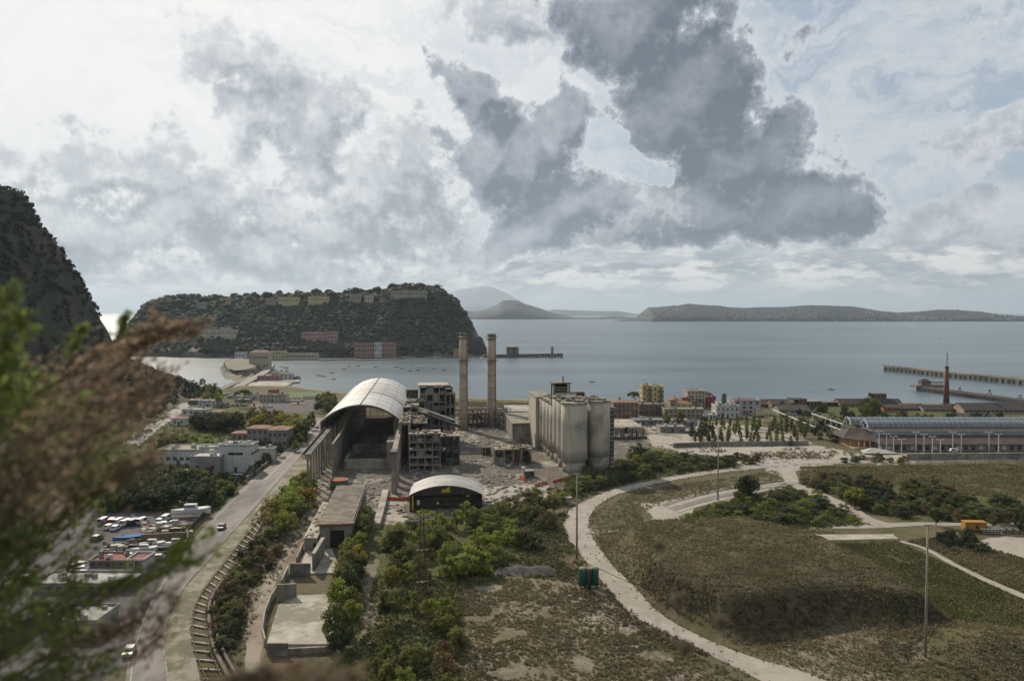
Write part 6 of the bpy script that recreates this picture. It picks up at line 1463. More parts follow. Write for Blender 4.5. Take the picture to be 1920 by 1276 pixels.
# cars: one kind with parts, copied
def car_proto(col, L_=4.2, W_=1.75, H_=1.45, van=False, name='parked_car'):
    t = empty(name); pm = mat('car paint '+col, *{'white':((0.50,0.50,0.49),(0.46,0.46,0.45)),'grey':((0.22,0.23,0.24),(0.2,0.21,0.22)),'dark':((0.03,0.03,0.035),(0.025,0.025,0.03)),'blue':((0.03,0.08,0.22),(0.03,0.07,0.2)),'red':((0.28,0.03,0.03),(0.25,0.03,0.03)),'silver':((0.42,0.43,0.44),(0.4,0.41,0.42))}[col], rough=.35, spec=.5)
    pr = [(-L_/2,.35),(-L_/2,.85),(-L_/2+.9,.95),(-L_/2+1.5,H_),(L_/2-.9,H_),(L_/2-.15,.95),(L_/2,.8),(L_/2,.35)] if not van else [(-L_/2,.35),(-L_/2,1.0),(-L_/2+.6,1.15),(-L_/2+1.1,H_),(L_/2,H_),(L_/2,.35)]
    b = MB(); n = len(pr); vs = [(a_,-W_/2*(1 if z_ < 1.1 else .86),z_) for a_,z_ in pr]+[(a_,W_/2*(1 if z_ < 1.1 else .86),z_) for a_,z_ in pr]
    b.add(vs,[tuple(range(n)),tuple(range(n,2*n))[::-1]]+[((i+1)%n,i,n+i,n+(i+1)%n) for i in range(n)],pm); b.build('body', t)
    b = MB()
    g0, g1 = (pr[2],pr[3]); 
    b.add([(g0[0]-.02+.06,-W_*.38,g0[1]+.05),(g0[0]-.02+.06,W_*.38,g0[1]+.05),(g1[0]-.04,W_*.38,g1[1]-.06),(g1[0]-.04,-W_*.38,g1[1]-.06)],[(0,1,2,3)[::-1]],glass)
    for s_ in (-1,1): b.box(-L_/2+1.25,L_/2-(1.1 if not van else 1.8),s_*W_*.475-.01,s_*W_*.475+.01,.98,H_-.15,glass)
    if van: b.box(L_/2+.003,L_/2+.02,-W_*.36,W_*.36,1.1,H_-.2,glass)
    else: b.add([(L_/2-.18,-W_*.38,1.0),(L_/2-.18,W_*.38,1.0),(L_/2-.82,W_*.38,H_-.04),(L_/2-.82,-W_*.38,H_-.04)],[(0,1,2,3)],glass)
    b.build('window', t)
    for sx_ in (-1,1):
        for sy_ in (-1,1): b = MB(); b.tube([(sx_*L_*.31,sy_*(W_/2-.2),.33),(sx_*L_*.31,sy_*(W_/2+.02),.33)],.33,darksteel,12); b.build('wheel', t)
    for s_ in (-1,1): b = MB(); b.box(-L_/2-.03,-L_/2+.01,s_*W_*.36-.16,s_*W_*.36+.16,.62,.8,white_p); b.build('headlight', t)
    return t
CP = {}
def car(px, py, rz, col, label, group, van=False, z=None):
    k = (col, van); p = PG(px, py) if z is None else P(px, py, z)
    if k not in CP: CP[k] = car_proto(col, *( (4.4,1.8,1.9,True,'parked_van') if van else ())); o = CP[k]; o.location = p; o.rotation_euler = (0,0,rz)
    else: o = copytree(CP[k], p, rz)
    o.location.z += .06; tag(o, label, 'van' if van else 'car', group); return o
ra = math.atan2(AX.y, AX.x)
car(415.5,991,ra,'dark','dark grey car driving along the empty road','traffic on the road'); car(243,1226,ra+.1,'silver','silver car standing at the roadside at the lower left','traffic on the road')
car(1787,848,0,'white','white van moving behind the long wall before the station','traffic by the station',True)
cols = ['white','silver','dark','grey','blue','red']; r = random.Random(2)
for k in range(14): c_ = r.choice(cols); car(1243+k*6.2,796+(k%2)*2.2,1.4+r.uniform(-.1,.1),c_,f'{c_} car in the lot before the pale houses, space {k+1}','cars in the lot before the houses')
wh = ['back row','middle','front row']
for k, (a, c, cl, vn) in enumerate(((194,981,'white',1),(210,982,'red',1),(224,982,'silver',1),(238,984,'white',1),(252,983,'dark',1),(267,981,'white',1),(205,991,'silver',0),(217,993,'white',0),(182,1012,'dark',0),(312,975,'white',1),(300,980,'white',0),(308,986,'white',0),(325,984,'silver',0))):
    car(a, c, r.uniform(-1.9,-1.3), cl, f'{cl} {"van" if vn else "car"} in the top row of the boat yard, {k+1} along it', 'vehicles at the back of the boat yard', bool(vn))
for k, (a, c) in enumerate(((240,1046),(256,1047),(268,1049),(277,1051),(294,1049),(150,1063),(148,1072),(152,1080),(40,1090),(32,1098),(95,1163),(145,1156),(185,1147),(198,1158),(176,1153))):
    c_ = ['white','silver','dark','white','grey'][k%5]; car(a, c, r.uniform(-.5,.5), c_, f'{c_} car among the yard sheds, number {k+1} going down towards the viewer', 'cars among the yard sheds')
# boats
def boat_proto(L_, hullc, cabin, name='moored_boat'):
    t = empty(name); b = MB(); n = 9; rings = []
    for i in range(n):
        q = i/(n-1); x_ = -L_/2+L_*q; w_ = L_*.16*math.sin(math.pi*min(1,.28+.72*(1-q)))**.8 if q < 1 else .02; sh = .35+.35*q*q
        rings.append([(x_,-w_,L_*.10*sh*1.6+.25),(x_,-w_*.8,.05),(x_,0,-.25+.1*q),(x_,w_*.8,.05),(x_,w_,L_*.10*sh*1.6+.25)])
    vs = [v for r_ in rings for v in r_]; fs = [(i*5+j,i*5+j+1,(i+1)*5+j+1,(i+1)*5+j) for i in range(n-1) for j in range(4)]+[(i*5+4,i*5,(i+1)*5,(i+1)*5+4) for i in range(n-1)]+[(4,3,2,1,0)]
    b.add(vs, fs, hullc); b.build('hull', t)
    if cabin: b = MB(); b.box(-L_*.15,L_*.15,-L_*.08,L_*.08,.7,.7+L_*.12,white_p); b.box(-L_*.151,L_*.12,-L_*.082,L_*.082,.7+L_*.05,.7+L_*.09,glass); b.build('cabin', t)
    return t
BP = [boat_proto(6.5, white_p, True), boat_proto(5.5, mat('dark hull',(0.05,0.05,0.055)), False), boat_proto(7.5, mat('blue hull',(0.04,0.12,0.28)), False)]
used = [0,0,0]
def boat(px, py, k, label, group, s=1.0, rz=None, z=0.0):
    p = P(px, py, z) if z == 0 else PG(px, py); rz = random.uniform(-.6,.6) if rz is None else rz
    if not used[k]: used[k] = 1; o = BP[k]; o.location = p; o.rotation_euler = (0,0,rz); o.scale = (s,s,s)
    else: o = copytree(BP[k], p, rz, s)
    o.location.z += .12 + (0.6*s if z else 0); tag(o, label, 'boat', group)
sp = [(743,688,1),(753,691,1),(783,694,1),(772,686,0),(792,690,0),(812,692,0),(833,694,1),(703,688,1),(654,687,1),(644,692,1),(622,699,1),(625,711,1),(606,706,1),(597,704,1),(813,690,0),(826,678,0),(838,676,0),(797,672,0),(805,668,0),(815,670,0),(823,667,0),(845,665,0),(852,664,0),(897,671,0),(905,673,0),(992,668,0),(1003,667,0),(1012,669,0),(768,696,1),(672,686,1)]
for k, (a, c, q) in enumerate(sp): boat(a, c, q, f'small {"white motor boat" if q == 0 else "dark open boat"} in the calm bay, {k+1} from the quay outwards', 'small boats moored in the bay', .95)
boat(1110,716,0,'white boat alone on open water above the silos','boats on open water',1.0); boat(1558,730,0,'white motor boat with a pale wake off the factory shore','boats on open water',1.1); boat(1763,634,1,'tiny dark boat far out above the brick chimney','boats on open water',1.2)
r = random.Random(6)
for k in range(16): boat(r.uniform(508,545), r.uniform(684,700), 0 if k%3 else 1, f'little boat in the crowded basin beside the causeway, berth {k+1}', 'boats in the basin beside the causeway', .8)
boat(358,968,0,'big white yacht laid up on stands beside the road fence','boats laid up in the yard',1.9,.1,1); boat(243,1016,2,'blue hulled boat laid up left of the brown yard wall','boats laid up in the yard',1.2,.2,1); boat(252,1010,2,'second blue boat just behind, under a pale cover','boats laid up in the yard',.9,.1,1)
for k, (a, c) in enumerate(((262,1030),(285,1027),(308,1030),(330,1026),(300,1035),(270,1037))): boat(a, c, 0 if k%2 else 1, f'{"white" if k%2 else "dark"} boat stored in the grey compound, {k+1} of the six there', 'boats stored in the grey compound', 1.15, r.uniform(-.15,.15), 1)
# --- boat yard sheds and village houses
def yardwall(px0, py0, px1, py1, h, m, label, th=.5):
    return wallrun('yard_wall', [(px0,py0),(px1,py1)], h, th, m, label)
yardwall(265,1017,352,1012,2.4,PM['brown'],'long brown wall across the boat yard, with scrap piled behind')
yardwall(240,1046,335,1040,1.2,concrete_dark,'low dark wall below the stored boats')
yardwall(352,1012,352,1030,3.2,mat('dark green gate',(0.03,0.07,0.06)),'dark green gate at the road end of the brown yard wall')
def fl(px0,px1,Y,pt,d,col,roof,fl_,nw,lb,**k): return house(px0,px1,Y,pt,d,col,roof,fl_,nw,lb,side=k.pop('side',False),**k)
fl(266,282,226,1000,3,'cream','pale',1,1,'small cream hut with a domed pale top in the boat yard',name='yard_hut',cat='hut')
fl(292,304,227,1003,2.5,'cream','tile',1,1,'small cream kiosk beside the hut in the boat yard',name='yard_hut',cat='hut',rise=.5)
fl(168,235,202,1054,7,'grey','redr',1,5,'grey shed with a dull red roof in the lower yard',name='yard_shed',cat='shed',rise=0)
fl(238,270,199,1052,6,'white','redr',1,2,'white gabled end shed with red roof close to the road',name='yard_shed',cat='shed')
fl(60,240,183,1098,9,'grey','pale',1,9,'very long shed with a pale sheet roof in the lower yard',name='yard_shed',cat='shed')
fl(80,182,157,1168,9,'grey','pale',1,4,'nearest shed with a bright white sheet roof, half behind the branches',name='yard_shed',cat='shed')
fl(297,372,338,845,14,'white','green',1,6,'long white hall with a dark window band under its eaves',ww=4.0,wh=1.4,cat='hall',name='white_hall')
t = fl(412,472,322,836,9,'white','flat',2,1,'white modern cube house with a band window and a curved rooftop shell',ww=6.0,wh=1.0,side=True,winrow=(1,),name='modern_house')
b = MB(); b.tube([(2.2,4,10.9),(11,4,10.9)],1.1,white_p,18); b.build('rooftop_shell', t, True)
t = fl(356,413,318,858,10,'grey','pale',1,2,'low grey wing with purple garage doors beside the white cube house',name='garage_wing',cat='garage',door=False)
for xx in (1.2,6.4): b = MB(); b.box(xx,xx+2.6,-.14,-.02,0,2.9,mat('purple door',(0.16,0.03,0.07))); b.build('garage_door', t)
fl(374,412,333,840,6,'white','pale',1,1,'white terrace block between long hall and cube house',ww=2.6,wh=.9,name='white_block')
fl(476,512,345,843,5,'white','green',1,3,'small white annexe right of the cube house',name='annexe',cat='annexe')
fl(300,350,312,893,7,'grey','green',1,3,'low building with a pale green glass roof below the garage wing',name='greenhouse',cat='greenhouse')
fl(463,503,392,803,10,'grey','tile',2,4,'grey house with a flat brown tiled roof in front of the autumn grove',rise=1.2); fl(503,538,380,806,11,'grey','tile',2,4,'second grey house with tiled roof, close to the road',rise=1.2)
fl(434,465,402,812,8,'dull','tile',1,3,'low house with long tiled roof left of the grey houses',rise=.8)
fl(341,388,478,769,9,'white','pale',2,4,'white farmhouse with a flat cream roof below the coast road'); fl(322,347,455,784,6,'white','tile',1,2,'small white house with a red brown roof at the foot of the slope',rise=.8)
vil = [(352,372,560,750,'grey','tile',2,2,'grey cottage with tiled roof beside the coast road bend'),(372,405,545,752,'white','pale',2,4,'white house with pale roof in the middle of the village'),(404,422,540,758,'grey','flat',2,2,'grey narrow house among village trees'),
 (425,440,600,743,'white','flat',2,2,'white square house nearest the causeway'),(441,462,590,744,'cream','pale',1,3,'cream bar building with long pale roof'),(440,466,570,750,'grey','pale',1,3,'low grey house before the cream bar building'),(432,458,548,760,'cream','green',2,3,'cream house with green awnings under the umbrella pine'),
 (466,484,590,741,'white','flat',1,2,'pale shed behind the umbrella pine'),(486,536,575,741,'cream','flat',2,7,'long cream restaurant with a roof terrace by the beach'),(503,518,588,733,'red','redr',1,1,'little red rooftop cabin above the cream restaurant'),(468,484,548,762,'red','tile',1,2,'red shop front at the village corner'),(484,505,540,763,'white','pale',1,3,'white low roof beside the red shop'),
 (545,572,560,757,'salmon','tile',1,4,'long salmon roofed stable between restaurant and hall'),(395,412,500,772,'white','tile',1,2,'white cottage above the dark grove')]
for (a,c,Y,pt,col,rf,f_,n_,lb) in vil: fl(a,c,Y,pt,8,col,rf,f_,n_,lb,rise=.7 if rf=='tile' else 1.6,ww=.9,wh=1.2,chim=1 if f_==2 else 0)
# rows of pale green tents by the beach and blue bins
tp = empty('beach_tent'); tg = mat('pale green canvas',(0.36,0.42,0.22),(0.30,0.36,0.19)); b = MB(); b.add([(-2,-2,2.0),(2,-2,2.0),(2,2,2.0),(-2,2,2.0),(0,0,3.3)],[(0,1,4),(1,2,4),(2,3,4),(3,0,4)],tg); b.build('canopy', tp)
for s_ in ((-1.9,-1.9),(1.9,-1.9),(1.9,1.9),(-1.9,1.9)): b = MB(); b.bar((*s_,0),(*s_,2),.1,.1,galv); b.build('leg', tp)
first = True
for rw in range(4):
    for k in range(9-(rw==3)*4):
        p = P(542+k*6.6-rw*2+(rw==0)*2, 741.5+rw*2.7); lb = f'pale green canvas tent in row {rw+1} from the sea, {k+1} from the restaurant'
        if first: o = tp; o.location = p; first = False
        else: o = copytree(tp, p, .05)
        tag(o, lb, 'tent', 'rows of pale green tents by the beach')
for k in range(7): c_ = ['white','silver'][k%2]; car(536+k*5,752+(k%2)*1.5,.2,c_,f'{c_} car parked beside the green tents, {k+1} in line','cars beside the tents')
for k, (a, c, lb) in enumerate(((446,897,'small blue skip at the corner of the white cube house'),(512,852,'blue container by the annexe near the road'))):
    t = empty('blue_skip', P(a, c), .2, lb, 'skip'); bm_ = mat('blue metal',(0.02,0.06,0.20),(0.02,0.05,0.15)); b = MB(); b.add([(-1.6,-1,0),(1.6,-1,0),(1.6,1,0),(-1.6,1,0),(-2,-1.2,1.8),(2,-1.2,1.8),(2,1.2,1.8),(-2,1.2,1.8)],((3,2,1,0),(0,1,5,4),(1,2,6,5),(2,3,7,6),(3,0,4,7)),bm_); b.build('tub', t); b = MB(); b.box(-2.05,2.05,-1.25,1.25,1.8,1.9,bm_); b.build('lid', t)
# fence along the road's left side
t = empty('road_fence', (0,0,0), 0, 'dark mesh fence with posts along the village side of the road', 'fence'); pts = resample(densify([(P(*q).x,P(*q).y) for q in ((445,900),(437,918),(410,945),(388,965),(360,995),(335,1030),(322,1045))]), 40)
fm = mat('dark green mesh',(0.035,0.05,0.035),(0.025,0.035,0.025)); b = MB()
for i in range(39): b.bar((*pts[i],Z0+1.1),(*pts[i+1],Z0+1.1),.08,2.0,fm)
b.build('mesh_panel', t)
for i in range(0,40,3): b = MB(); b.bar((*pts[i],Z0-.1),(*pts[i],Z0+2.5),.14,.14,galv); b.build('post', t)
wallrun('garden_wall', [(462,900),(500,873),(512,858)], 1.6, .3, concrete, 'low garden wall of the white cube house along the road')

g = np.random.default_rng(15); b = MB()
for k in range(150):
    p_ = P(g.uniform(262,352), g.uniform(985,1011)) if k < 110 else P(g.uniform(190,260), g.uniform(1018,1040)); s_ = g.uniform(.25,1.1); b.box(p_.x,p_.x+s_*1.7,p_.y,p_.y+s_,Z0,Z0+g.uniform(.3,2.2)*s_+.2,[white_p,rust,concrete_pale,galv,PM['brown'],darksteel,PM['cream']][int(g.integers(7))])
tag(b.build('scrap'), kind='stuff', label='heaps of scrap and boat gear around the brown yard wall')
# --- causeway, fort rock, basin and platforms
b = MB(); L1 = [(428,737),(452,722),(470,712),(486,704),(500,694),(508,682)]; q = resample(densify([(P(a,c,2).x,P(a,c,2).y) for a,c in L1]), 30)
for i in range(29): b.bar((*q[i],1.2),(*q[i+1],1.2),9,2.6,concrete)
tag(b.build('causeway'), kind='structure')
b = MB(); q2 = resample(densify([(P(a,c,2).x,P(a,c,2).y) for a,c in ((404,733),(430,722),(455,712),(475,704))]), 20)
for i in range(19): b.bar((*q2[i],.9),(*q2[i+1],.9),7,2.6,concrete_dark)
tag(b.build('breakwater'), 'dark stone breakwater on the open sea side of the causeway', 'breakwater')
rq = random.Random(3); b = MB(); fr = [(419,690),(426,704),(440,709),(462,708),(480,700),(484,690),(470,684),(440,682)]; base_ = [(P(a,c,0).x,P(a,c,0).y) for a,c in fr]
cxx = sum(p[0] for p in base_)/8; cyy = sum(p[1] for p in base_)/8; lay = []
ring = resample(densify(base_+[base_[0]], 6), 61)[:-1]
for q_, z_ in ((1.25,-.5),(1.10,2.0),(1.0,4.5),(.97,7.0),(.95,8.2)):
    lay.append([(cxx+(x-cxx)*q_*(1+rq.uniform(-.035,.035)), cyy+(y-cyy)*q_*(1+rq.uniform(-.035,.035)), z_+rq.uniform(-.5,.5)) for x,y in ring])
vs = [v for l_ in lay for v in l_]; fs = [(k*60+i,k*60+(i+1)%60,(k+1)*60+(i+1)%60,(k+1)*60+i) for k in range(4) for i in range(60)]
tuff = mat('pale tuff',(0.15,0.125,0.095),(0.075,0.065,0.05),scale=.15,bump=.8,streak=.5); b.add(vs, fs, tuff); b.add([(x,y,8.0) for x,y,_ in lay[4]], [tuple(range(60))], mat('fort top',(0.12,0.105,0.075),(0.06,0.065,0.035),scale=.1))
tag(b.build('fort_rock'), kind='structure')
p = P(446,672,0)
isl = [(467,503,960,661,14,'cream','tile',2,7,'pink roofed cream customs house on the causeway'),(440,459,1195,661,12,'white','flat',1,3,'white cottage on the island shore left of the causeway'),(504,533,1165,659,14,'yellow','green',2,5,'yellow barrack with green roof at the island end of the causeway'),(532,594,1170,663,12,'cream','pale',1,12,'long low cream barrack along the island shore'),
 (371,443,1262,618,14,'cream','flat',2,14,'cream prison wing halfway up the island slope'),(413,430,1268,614,14,'cream','flat',2,3,'higher centre block of the cream prison wing'),(479,514,1270,629,10,'dull','flat',1,8,'low pale houses halfway up the island'),(565,632,1255,623,14,'pink','flat',3,13,'pink institute building halfway up the island'),(614,632,1250,622,12,'pink','flat',4,4,'taller pink end wing of the institute'),
 (664,701,1212,644,14,'salmon','flat',3,9,'left brick red wing of the waterfront barracks'),(702,716,1210,643,14,'white','flat',3,3,'white centre of the waterfront barracks'),(717,741,1212,643,14,'salmon','flat',3,6,'right brick red wing of the waterfront barracks')]
for (a,c,Y,pt,d,col,rf,f_,n_,lb) in isl:
    z = max(2.0, float(isl_h(np.array([XA((a+c)/2,Y)]), np.array([float(Y)]))[0])-3) if Y > 1190 and a < 640 and a > 365 and pt < 640 else 1.5
    house(a,c,Y,pt,d,col,rf,f_,n_,lb,z0=z,side=False,ww=1.6,wh=2.4,rise=3.0 if rf=='tile' else 1.6,door=False)
for (a,c,yt,yb,col,lb) in ((370,388,567,577,'dull','pale villa just below the island skyline, leftmost of the hilltop buildings'),(423,432,559,567,'ochre','small ochre tower house on the island skyline'),(500,518,560,568,'dull','low buff house on the island skyline among pines'),(522,560,557,569,'yellow','biggest yellow building on the island skyline'),(578,616,556,566,'yellow','long yellow range right of the biggest hilltop building'),(655,676,552,561,'dull','buff range near the high end of the island'),(684,700,554,561,'cream','small cream block between hilltop trees'),(733,800,545,553,'dull','long terraced fortress wall at the highest part of the island')):
    Y = 1345; house(a,c,Y,yt,12,col,'flat',2,max(3,int((c-a)/5)),lb,z0=min(zat(yb,Y)-4, float(isl_h(np.array([XA((a+c)/2,Y)]),np.array([float(Y)]))[0])),side=False,ww=1.8,wh=2.2,door=False)
Y = 1398; house(802,813,Y,536,10,'grey','flat',1,2,'small square keep crowning the island',name='keep',cat='tower',z0=zat(545,Y)-4,side=False,door=False,ww=1.5,wh=2)
b = MB()
for a,c,w_ in ((600,664,3),(664,745,4),(745,800,5),(800,905,6)):
    p_, q_ = P(a,676 if a<700 else 672,0), P(c,674 if a<700 else 668,0); b.bar((p_.x,p_.y,.6),(q_.x,q_.y,.6),8,2.4,concrete)
tag(b.build('quay'), kind='structure')
b = MB(); p_, q_ = P(905,670,0), P(1053,667,0); b.bar((p_.x,p_.y+5,1.5),(q_.x,q_.y,1.5),12,5.5,concrete_dark)
for k in range(26): u_ = k/26; x_ = p_.x+(q_.x-p_.x)*u_; b.box(x_,x_+3,p_.y-6,p_.y+1,-.5,1.5+(k*7%4)*.6,rockm)
tag(b.build('breakwater'), 'long dark rocky breakwater reaching out from the island into the bay', 'breakwater')
ruin('stilt_pavilion', 951, 973, 1245, 14, 650, 4, 2, 1, 'pale open pavilion on stilts on the island breakwater', 'pavilion', concrete_pale, z0=3, infill=.2, seed=70)
t = house(1033,1038,1250,651,4,'grey','flat',2,1,'small square beacon tower near the end of the island breakwater',name='beacon_tower',cat='tower',z0=3,side=False,door=False)
house(850,866,1235,655,8,'ochre','flat',1,3,'ochre quay house behind the nearer chimney',z0=1.5,side=False,door=False)
xs_ = XA(894,1290); tag(lump('sea_stack', (xs_, 1290), 17, 22, 30, rockm, 5, 30, .5), kind='structure')
# piers and platform before the causeway
pl = empty('bathing_platform', (0,0,0), 0, 'flat pale bathing platform on the sheltered side of the causeway', 'platform'); b = MB(); b.prism([(P(a,c,1).x,P(a,c,1).y) for a,c in ((452,728),(528,728),(548,719),(500,716),(468,718))], -1, 1.6, concrete_pale); b.build('deck', pl)
for k in range(7): b = MB(); p_ = P(462+k*9,726,2); b.box(p_.x-3,p_.x+3,p_.y,p_.y+3,1.6,3.2,[PM['white'],PM['salmon'],PM['cream']][k%3]); b.build('cabin', pl)
for (a,c,Y,pt,col,rf,lb) in ((482,523,800,706,'pink','redr','long red club house on the bathing platform'),(524,548,812,702,'white','flat','white end house of the bathing platform'),(508,530,835,700,'cream','pale','cream house behind the red club house'),(549,560,815,708,'grey','flat','dark hut at the tip of the bathing platform'),(475,490,930,682,'cream','flat','cream gate house on the fort rock'),(437,452,940,690,'dull','flat','low bastion house on the fort rock')):
    house(a,c,Y,pt,8,col,rf,2 if pt<703 else 1,max(2,int((c-a)/7)),lb,z0=7.9 if 'fort rock' in lb else 1.5,side=False,door=False,ww=1.2,wh=1.3)
b = MB(); b.prism([(P(a,c,1).x,P(a,c,1).y) for a,c in ((478,722),(562,716),(560,706),(500,702))], -1, 1.4, concrete); o = b.build('landing_stage'); tag(o,'grey landing stage carrying the red club house','landing stage')
# --- northern pier and derelict jetty
def pier(A_, B_2, w_, z0_, z1_, m, name, label, gaps):
    d = (B_2-A_); l = d.length; t = empty(name, (A_.x,A_.y,0), math.atan2(d.y,d.x), label, 'pier'); b = MB(); b.box(0,l,0,w_,z1_-1.6,z1_,m); b.box(.2,l,.3,w_-.3,z0_-2,z1_-1.61,concrete_dark) if not gaps else None
    b.build('deck', t)
    n = 40 if not gaps else 60
    b = MB()
    for k in range(n): x_ = l*k/n; b.box(x_,x_+l/n*.35,-.25,.28 if not gaps else .5,-2,z1_-1.0,m if k%3 else concrete_dark)
    if gaps:
        for k in range(n): x_ = l*k/n; b.box(x_,x_+l/n*.2,w_-.5,w_,-2,z1_-1.0,m)
    b.build('piles', t)
    b = MB()
    for k in range(n//2): x_ = l*k/(n//2); b.bar((x_,.3,z1_),(x_,.3,z1_+.9),.25,.25,m)
    b.bar((0,.3,z1_+.9),(l,.3,z1_+.9),.12,.12,m); b.build('railing', t); return t
A_ = P(1657,694.5,0); B_2 = P(1925,722.5,0); B_2 = A_+(B_2-A_)*1.35; pier(A_,B_2,16,-1,5.6,mat('pier concrete',(0.24,0.225,0.19),(0.17,0.16,0.14),scale=.1,streak=.5,dirt=(.09,.085,.075),dirt_amt=.3),'long_pier','long pale brown concrete pier lying far out in the bay',False)
r = random.Random(9); t = empty('pier_bollards', (0,0,0), 0, 'row of small figures and bollards along the tip of the long pier', 'bollards'); b = MB()
for k in range(16): p_ = A_.lerp(B_2, .01+k*.013); b.box(p_.x-.4,p_.x+.4,p_.y+7,p_.y+7.6,5.6,6.4+r.uniform(0,1),darksteel)
b.build('bollard', t)
A_ = P(1720,732,0); B_2 = P(1915,759,0); B_2 = A_+(B_2-A_)*1.1; jt = pier(A_,B_2,7,-1,4.0,mat('jetty concrete',(0.12,0.10,0.085),(0.07,0.06,0.055),scale=.3),'derelict_jetty','dark derelict jetty on closely set piles, nearer than the long pier',True)
t = empty('jetty_head', (A_.x,A_.y-4,0), 0, 'square head of the derelict jetty carrying a collapsing shed', 'jetty head'); b = MB(); b.box(-3,26,0,12,3,4.6,PM['brown']); b.build('deck', t)
b = MB(); [b.box(-2.6+k*2.5,-2+k*2.5,.2,.8,-2,3,darksteel) for k in range(12)]; b.build('piles', t)
b = MB(); b.box(3,11,3,9,4.61,8.2,PM['brown']); b.add([(2.4,2.4,8.2),(12,2.4,8.2),(12,9.6,8.2),(2.4,9.6,8.2),(5,6,10.4),(9,6,10.4)],[(0,1,5,4),(1,2,5),(2,3,4,5),(3,0,4)],RM['brownr']); b.build('hut', t)
b = MB(); [b.bar((12+k*2.4,y_,4.6),(12+k*2.4,y_,7.4),.3,.3,darksteel) for k in range(6) for y_ in (3,9)]; b.box(11.5,24.6,2.5,9.5,7.4,7.8,RM['brownr']); b.build('canopy', t)
for k, (a, c, d, lb) in enumerate(((1803,727,744,'small dark gantry crane on the jetty'),(1859,731,749,'taller dark gantry crane on the jetty'),(1917,741,757,'dark gantry crane at the shore end of the jetty'))):
    p_ = P(a, d+1, 0); zt = zat(c, p_.y); t = empty('gantry_crane', (p_.x,p_.y+3,3.9), 0, lb, 'crane'); b = MB(); hh = zt-3.9
    for s_ in (-1,1): b.bar((s_*2.2,0,0),(s_*.6,0,hh*.5),.35,.35,darksteel); b.bar((s_*.6,0,hh*.5),(s_*.2,0,hh*.85),.3,.3,darksteel)
    b.bar((-2,0,hh*.28),(2,0,hh*.28),.25,.25,darksteel); b.build('frame', t); b = MB(); b.box(-.9,.9,-.6,.6,hh*.8,hh,darksteel); b.build('cab', t)
# far town: pale specks over the peninsula and below the hills
g = np.random.default_rng(12); vs = []; fs = []; cubeF = np.array(((0,3,2,1),(4,5,6,7),(0,1,5,4),(1,2,6,5),(2,3,7,6),(3,0,4,7)))
xsr = np.array([(p-960)/F*6500 for p,_ in RDG]); zsr = np.array([H+(585-q)/F*6500 for _,q in RDG])
def ridge_z(X, Yy): r_ = np.interp(X, xsr, zsr); t_ = np.clip(1-abs(Yy-6500)/430,0,1); return -4+(r_+4)*(t_**.55)+(r_*.10+4)*fbm(np.array([X]),np.array([Yy]),2.4/430,4,7)[0]*min(t_*3,1)*(1-t_*.45)
n = 0
for k in range(1100):
    X = g.uniform(xsr[3], xsr[-3]); Yy = 6500-430+abs(g.normal(0,130))+3; z = ridge_z(X, Yy); 
    if z < 1 or fbm(np.array([X]),np.array([Yy]),.006,2,3)[0] < -.15: continue
    w_, h_ = g.uniform(6,16), g.uniform(5,10); b8 = [(X,Yy,z-6),(X+w_,Yy,z-6),(X+w_,Yy+9,z-6),(X,Yy+9,z-6),(X,Yy,z+h_),(X+w_,Yy,z+h_),(X+w_,Yy+9,z+h_),(X,Yy+9,z+h_)]
    vs += b8; fs += (cubeF+8*n).tolist(); n += 1
tag(link('far_town', npmesh('far_town', vs, fs, mat('far houses',(0.22,0.20,0.18),(0.14,0.13,0.12),scale=.02,island=.4))), kind='stuff', label='far off town of tiny pale houses sprinkled over the peninsula')
# ------------------------------------------------------------------ the windblown shrubs right in front of the camera
fg_green = leafmat('near green leaves', (0.21,0.25,0.07), (0.13,0.165,0.045), .45, .35); fg_brown = leafmat('dry flower plumes', (0.32,0.235,0.165), (0.19,0.14,0.095), .45, .45); fg_olive = leafmat('near olive leaves', (0.17,0.17,0.06), (0.11,0.115,0.045), .4, .4); fg_tan = leafmat('pale seed heads', (0.30,0.24,0.17), (0.22,0.17,0.12), .3, .3)
fg_lime = leafmat('near lime leaves', (0.36,0.40,0.08), (0.24,0.30,0.06), .5, .35)
stemm = mat('thin stems', (0.16,0.14,0.08), (0.09,0.075,0.05), scale=20)
def hillz(x, y): return float(68.1-0.92*max(y-.6,0)+.06*max(-y,0)+1.7*(1-sstepn(x,-3.5,-1.2))*sstepn(y,0,3)*(1-sstepn(y,6,14)))
def leafy_twig(verts, faces, a, c, g, n, size, spread):
    A_ = np.array(a); C_2 = np.array(c); t = g.uniform(.1,1,n)[:,None]; C = A_+(C_2-A_)*t+g.normal(0,spread,(n,3)); return C
def streaks(C, size, asp, g):
    # narrow leaves that stream with the wind, up and to the right
    n = len(C); a = np.array([.82,.05,.50])+g.normal(0,.42,(n,3)); a /= np.linalg.norm(a,axis=1)[:,None]; e = g.normal(size=(n,3)); b = np.cross(a,e); b /= np.linalg.norm(b,axis=1)[:,None]
    s = size*(1+.5*g.uniform(-1,1,n))[:,None]/2; a = a*s*asp; b = b*s
    return np.stack([C-a, C-b*.9, C+a, C+b], 1).reshape(-1,3), np.arange(4*n).reshape(n,4)
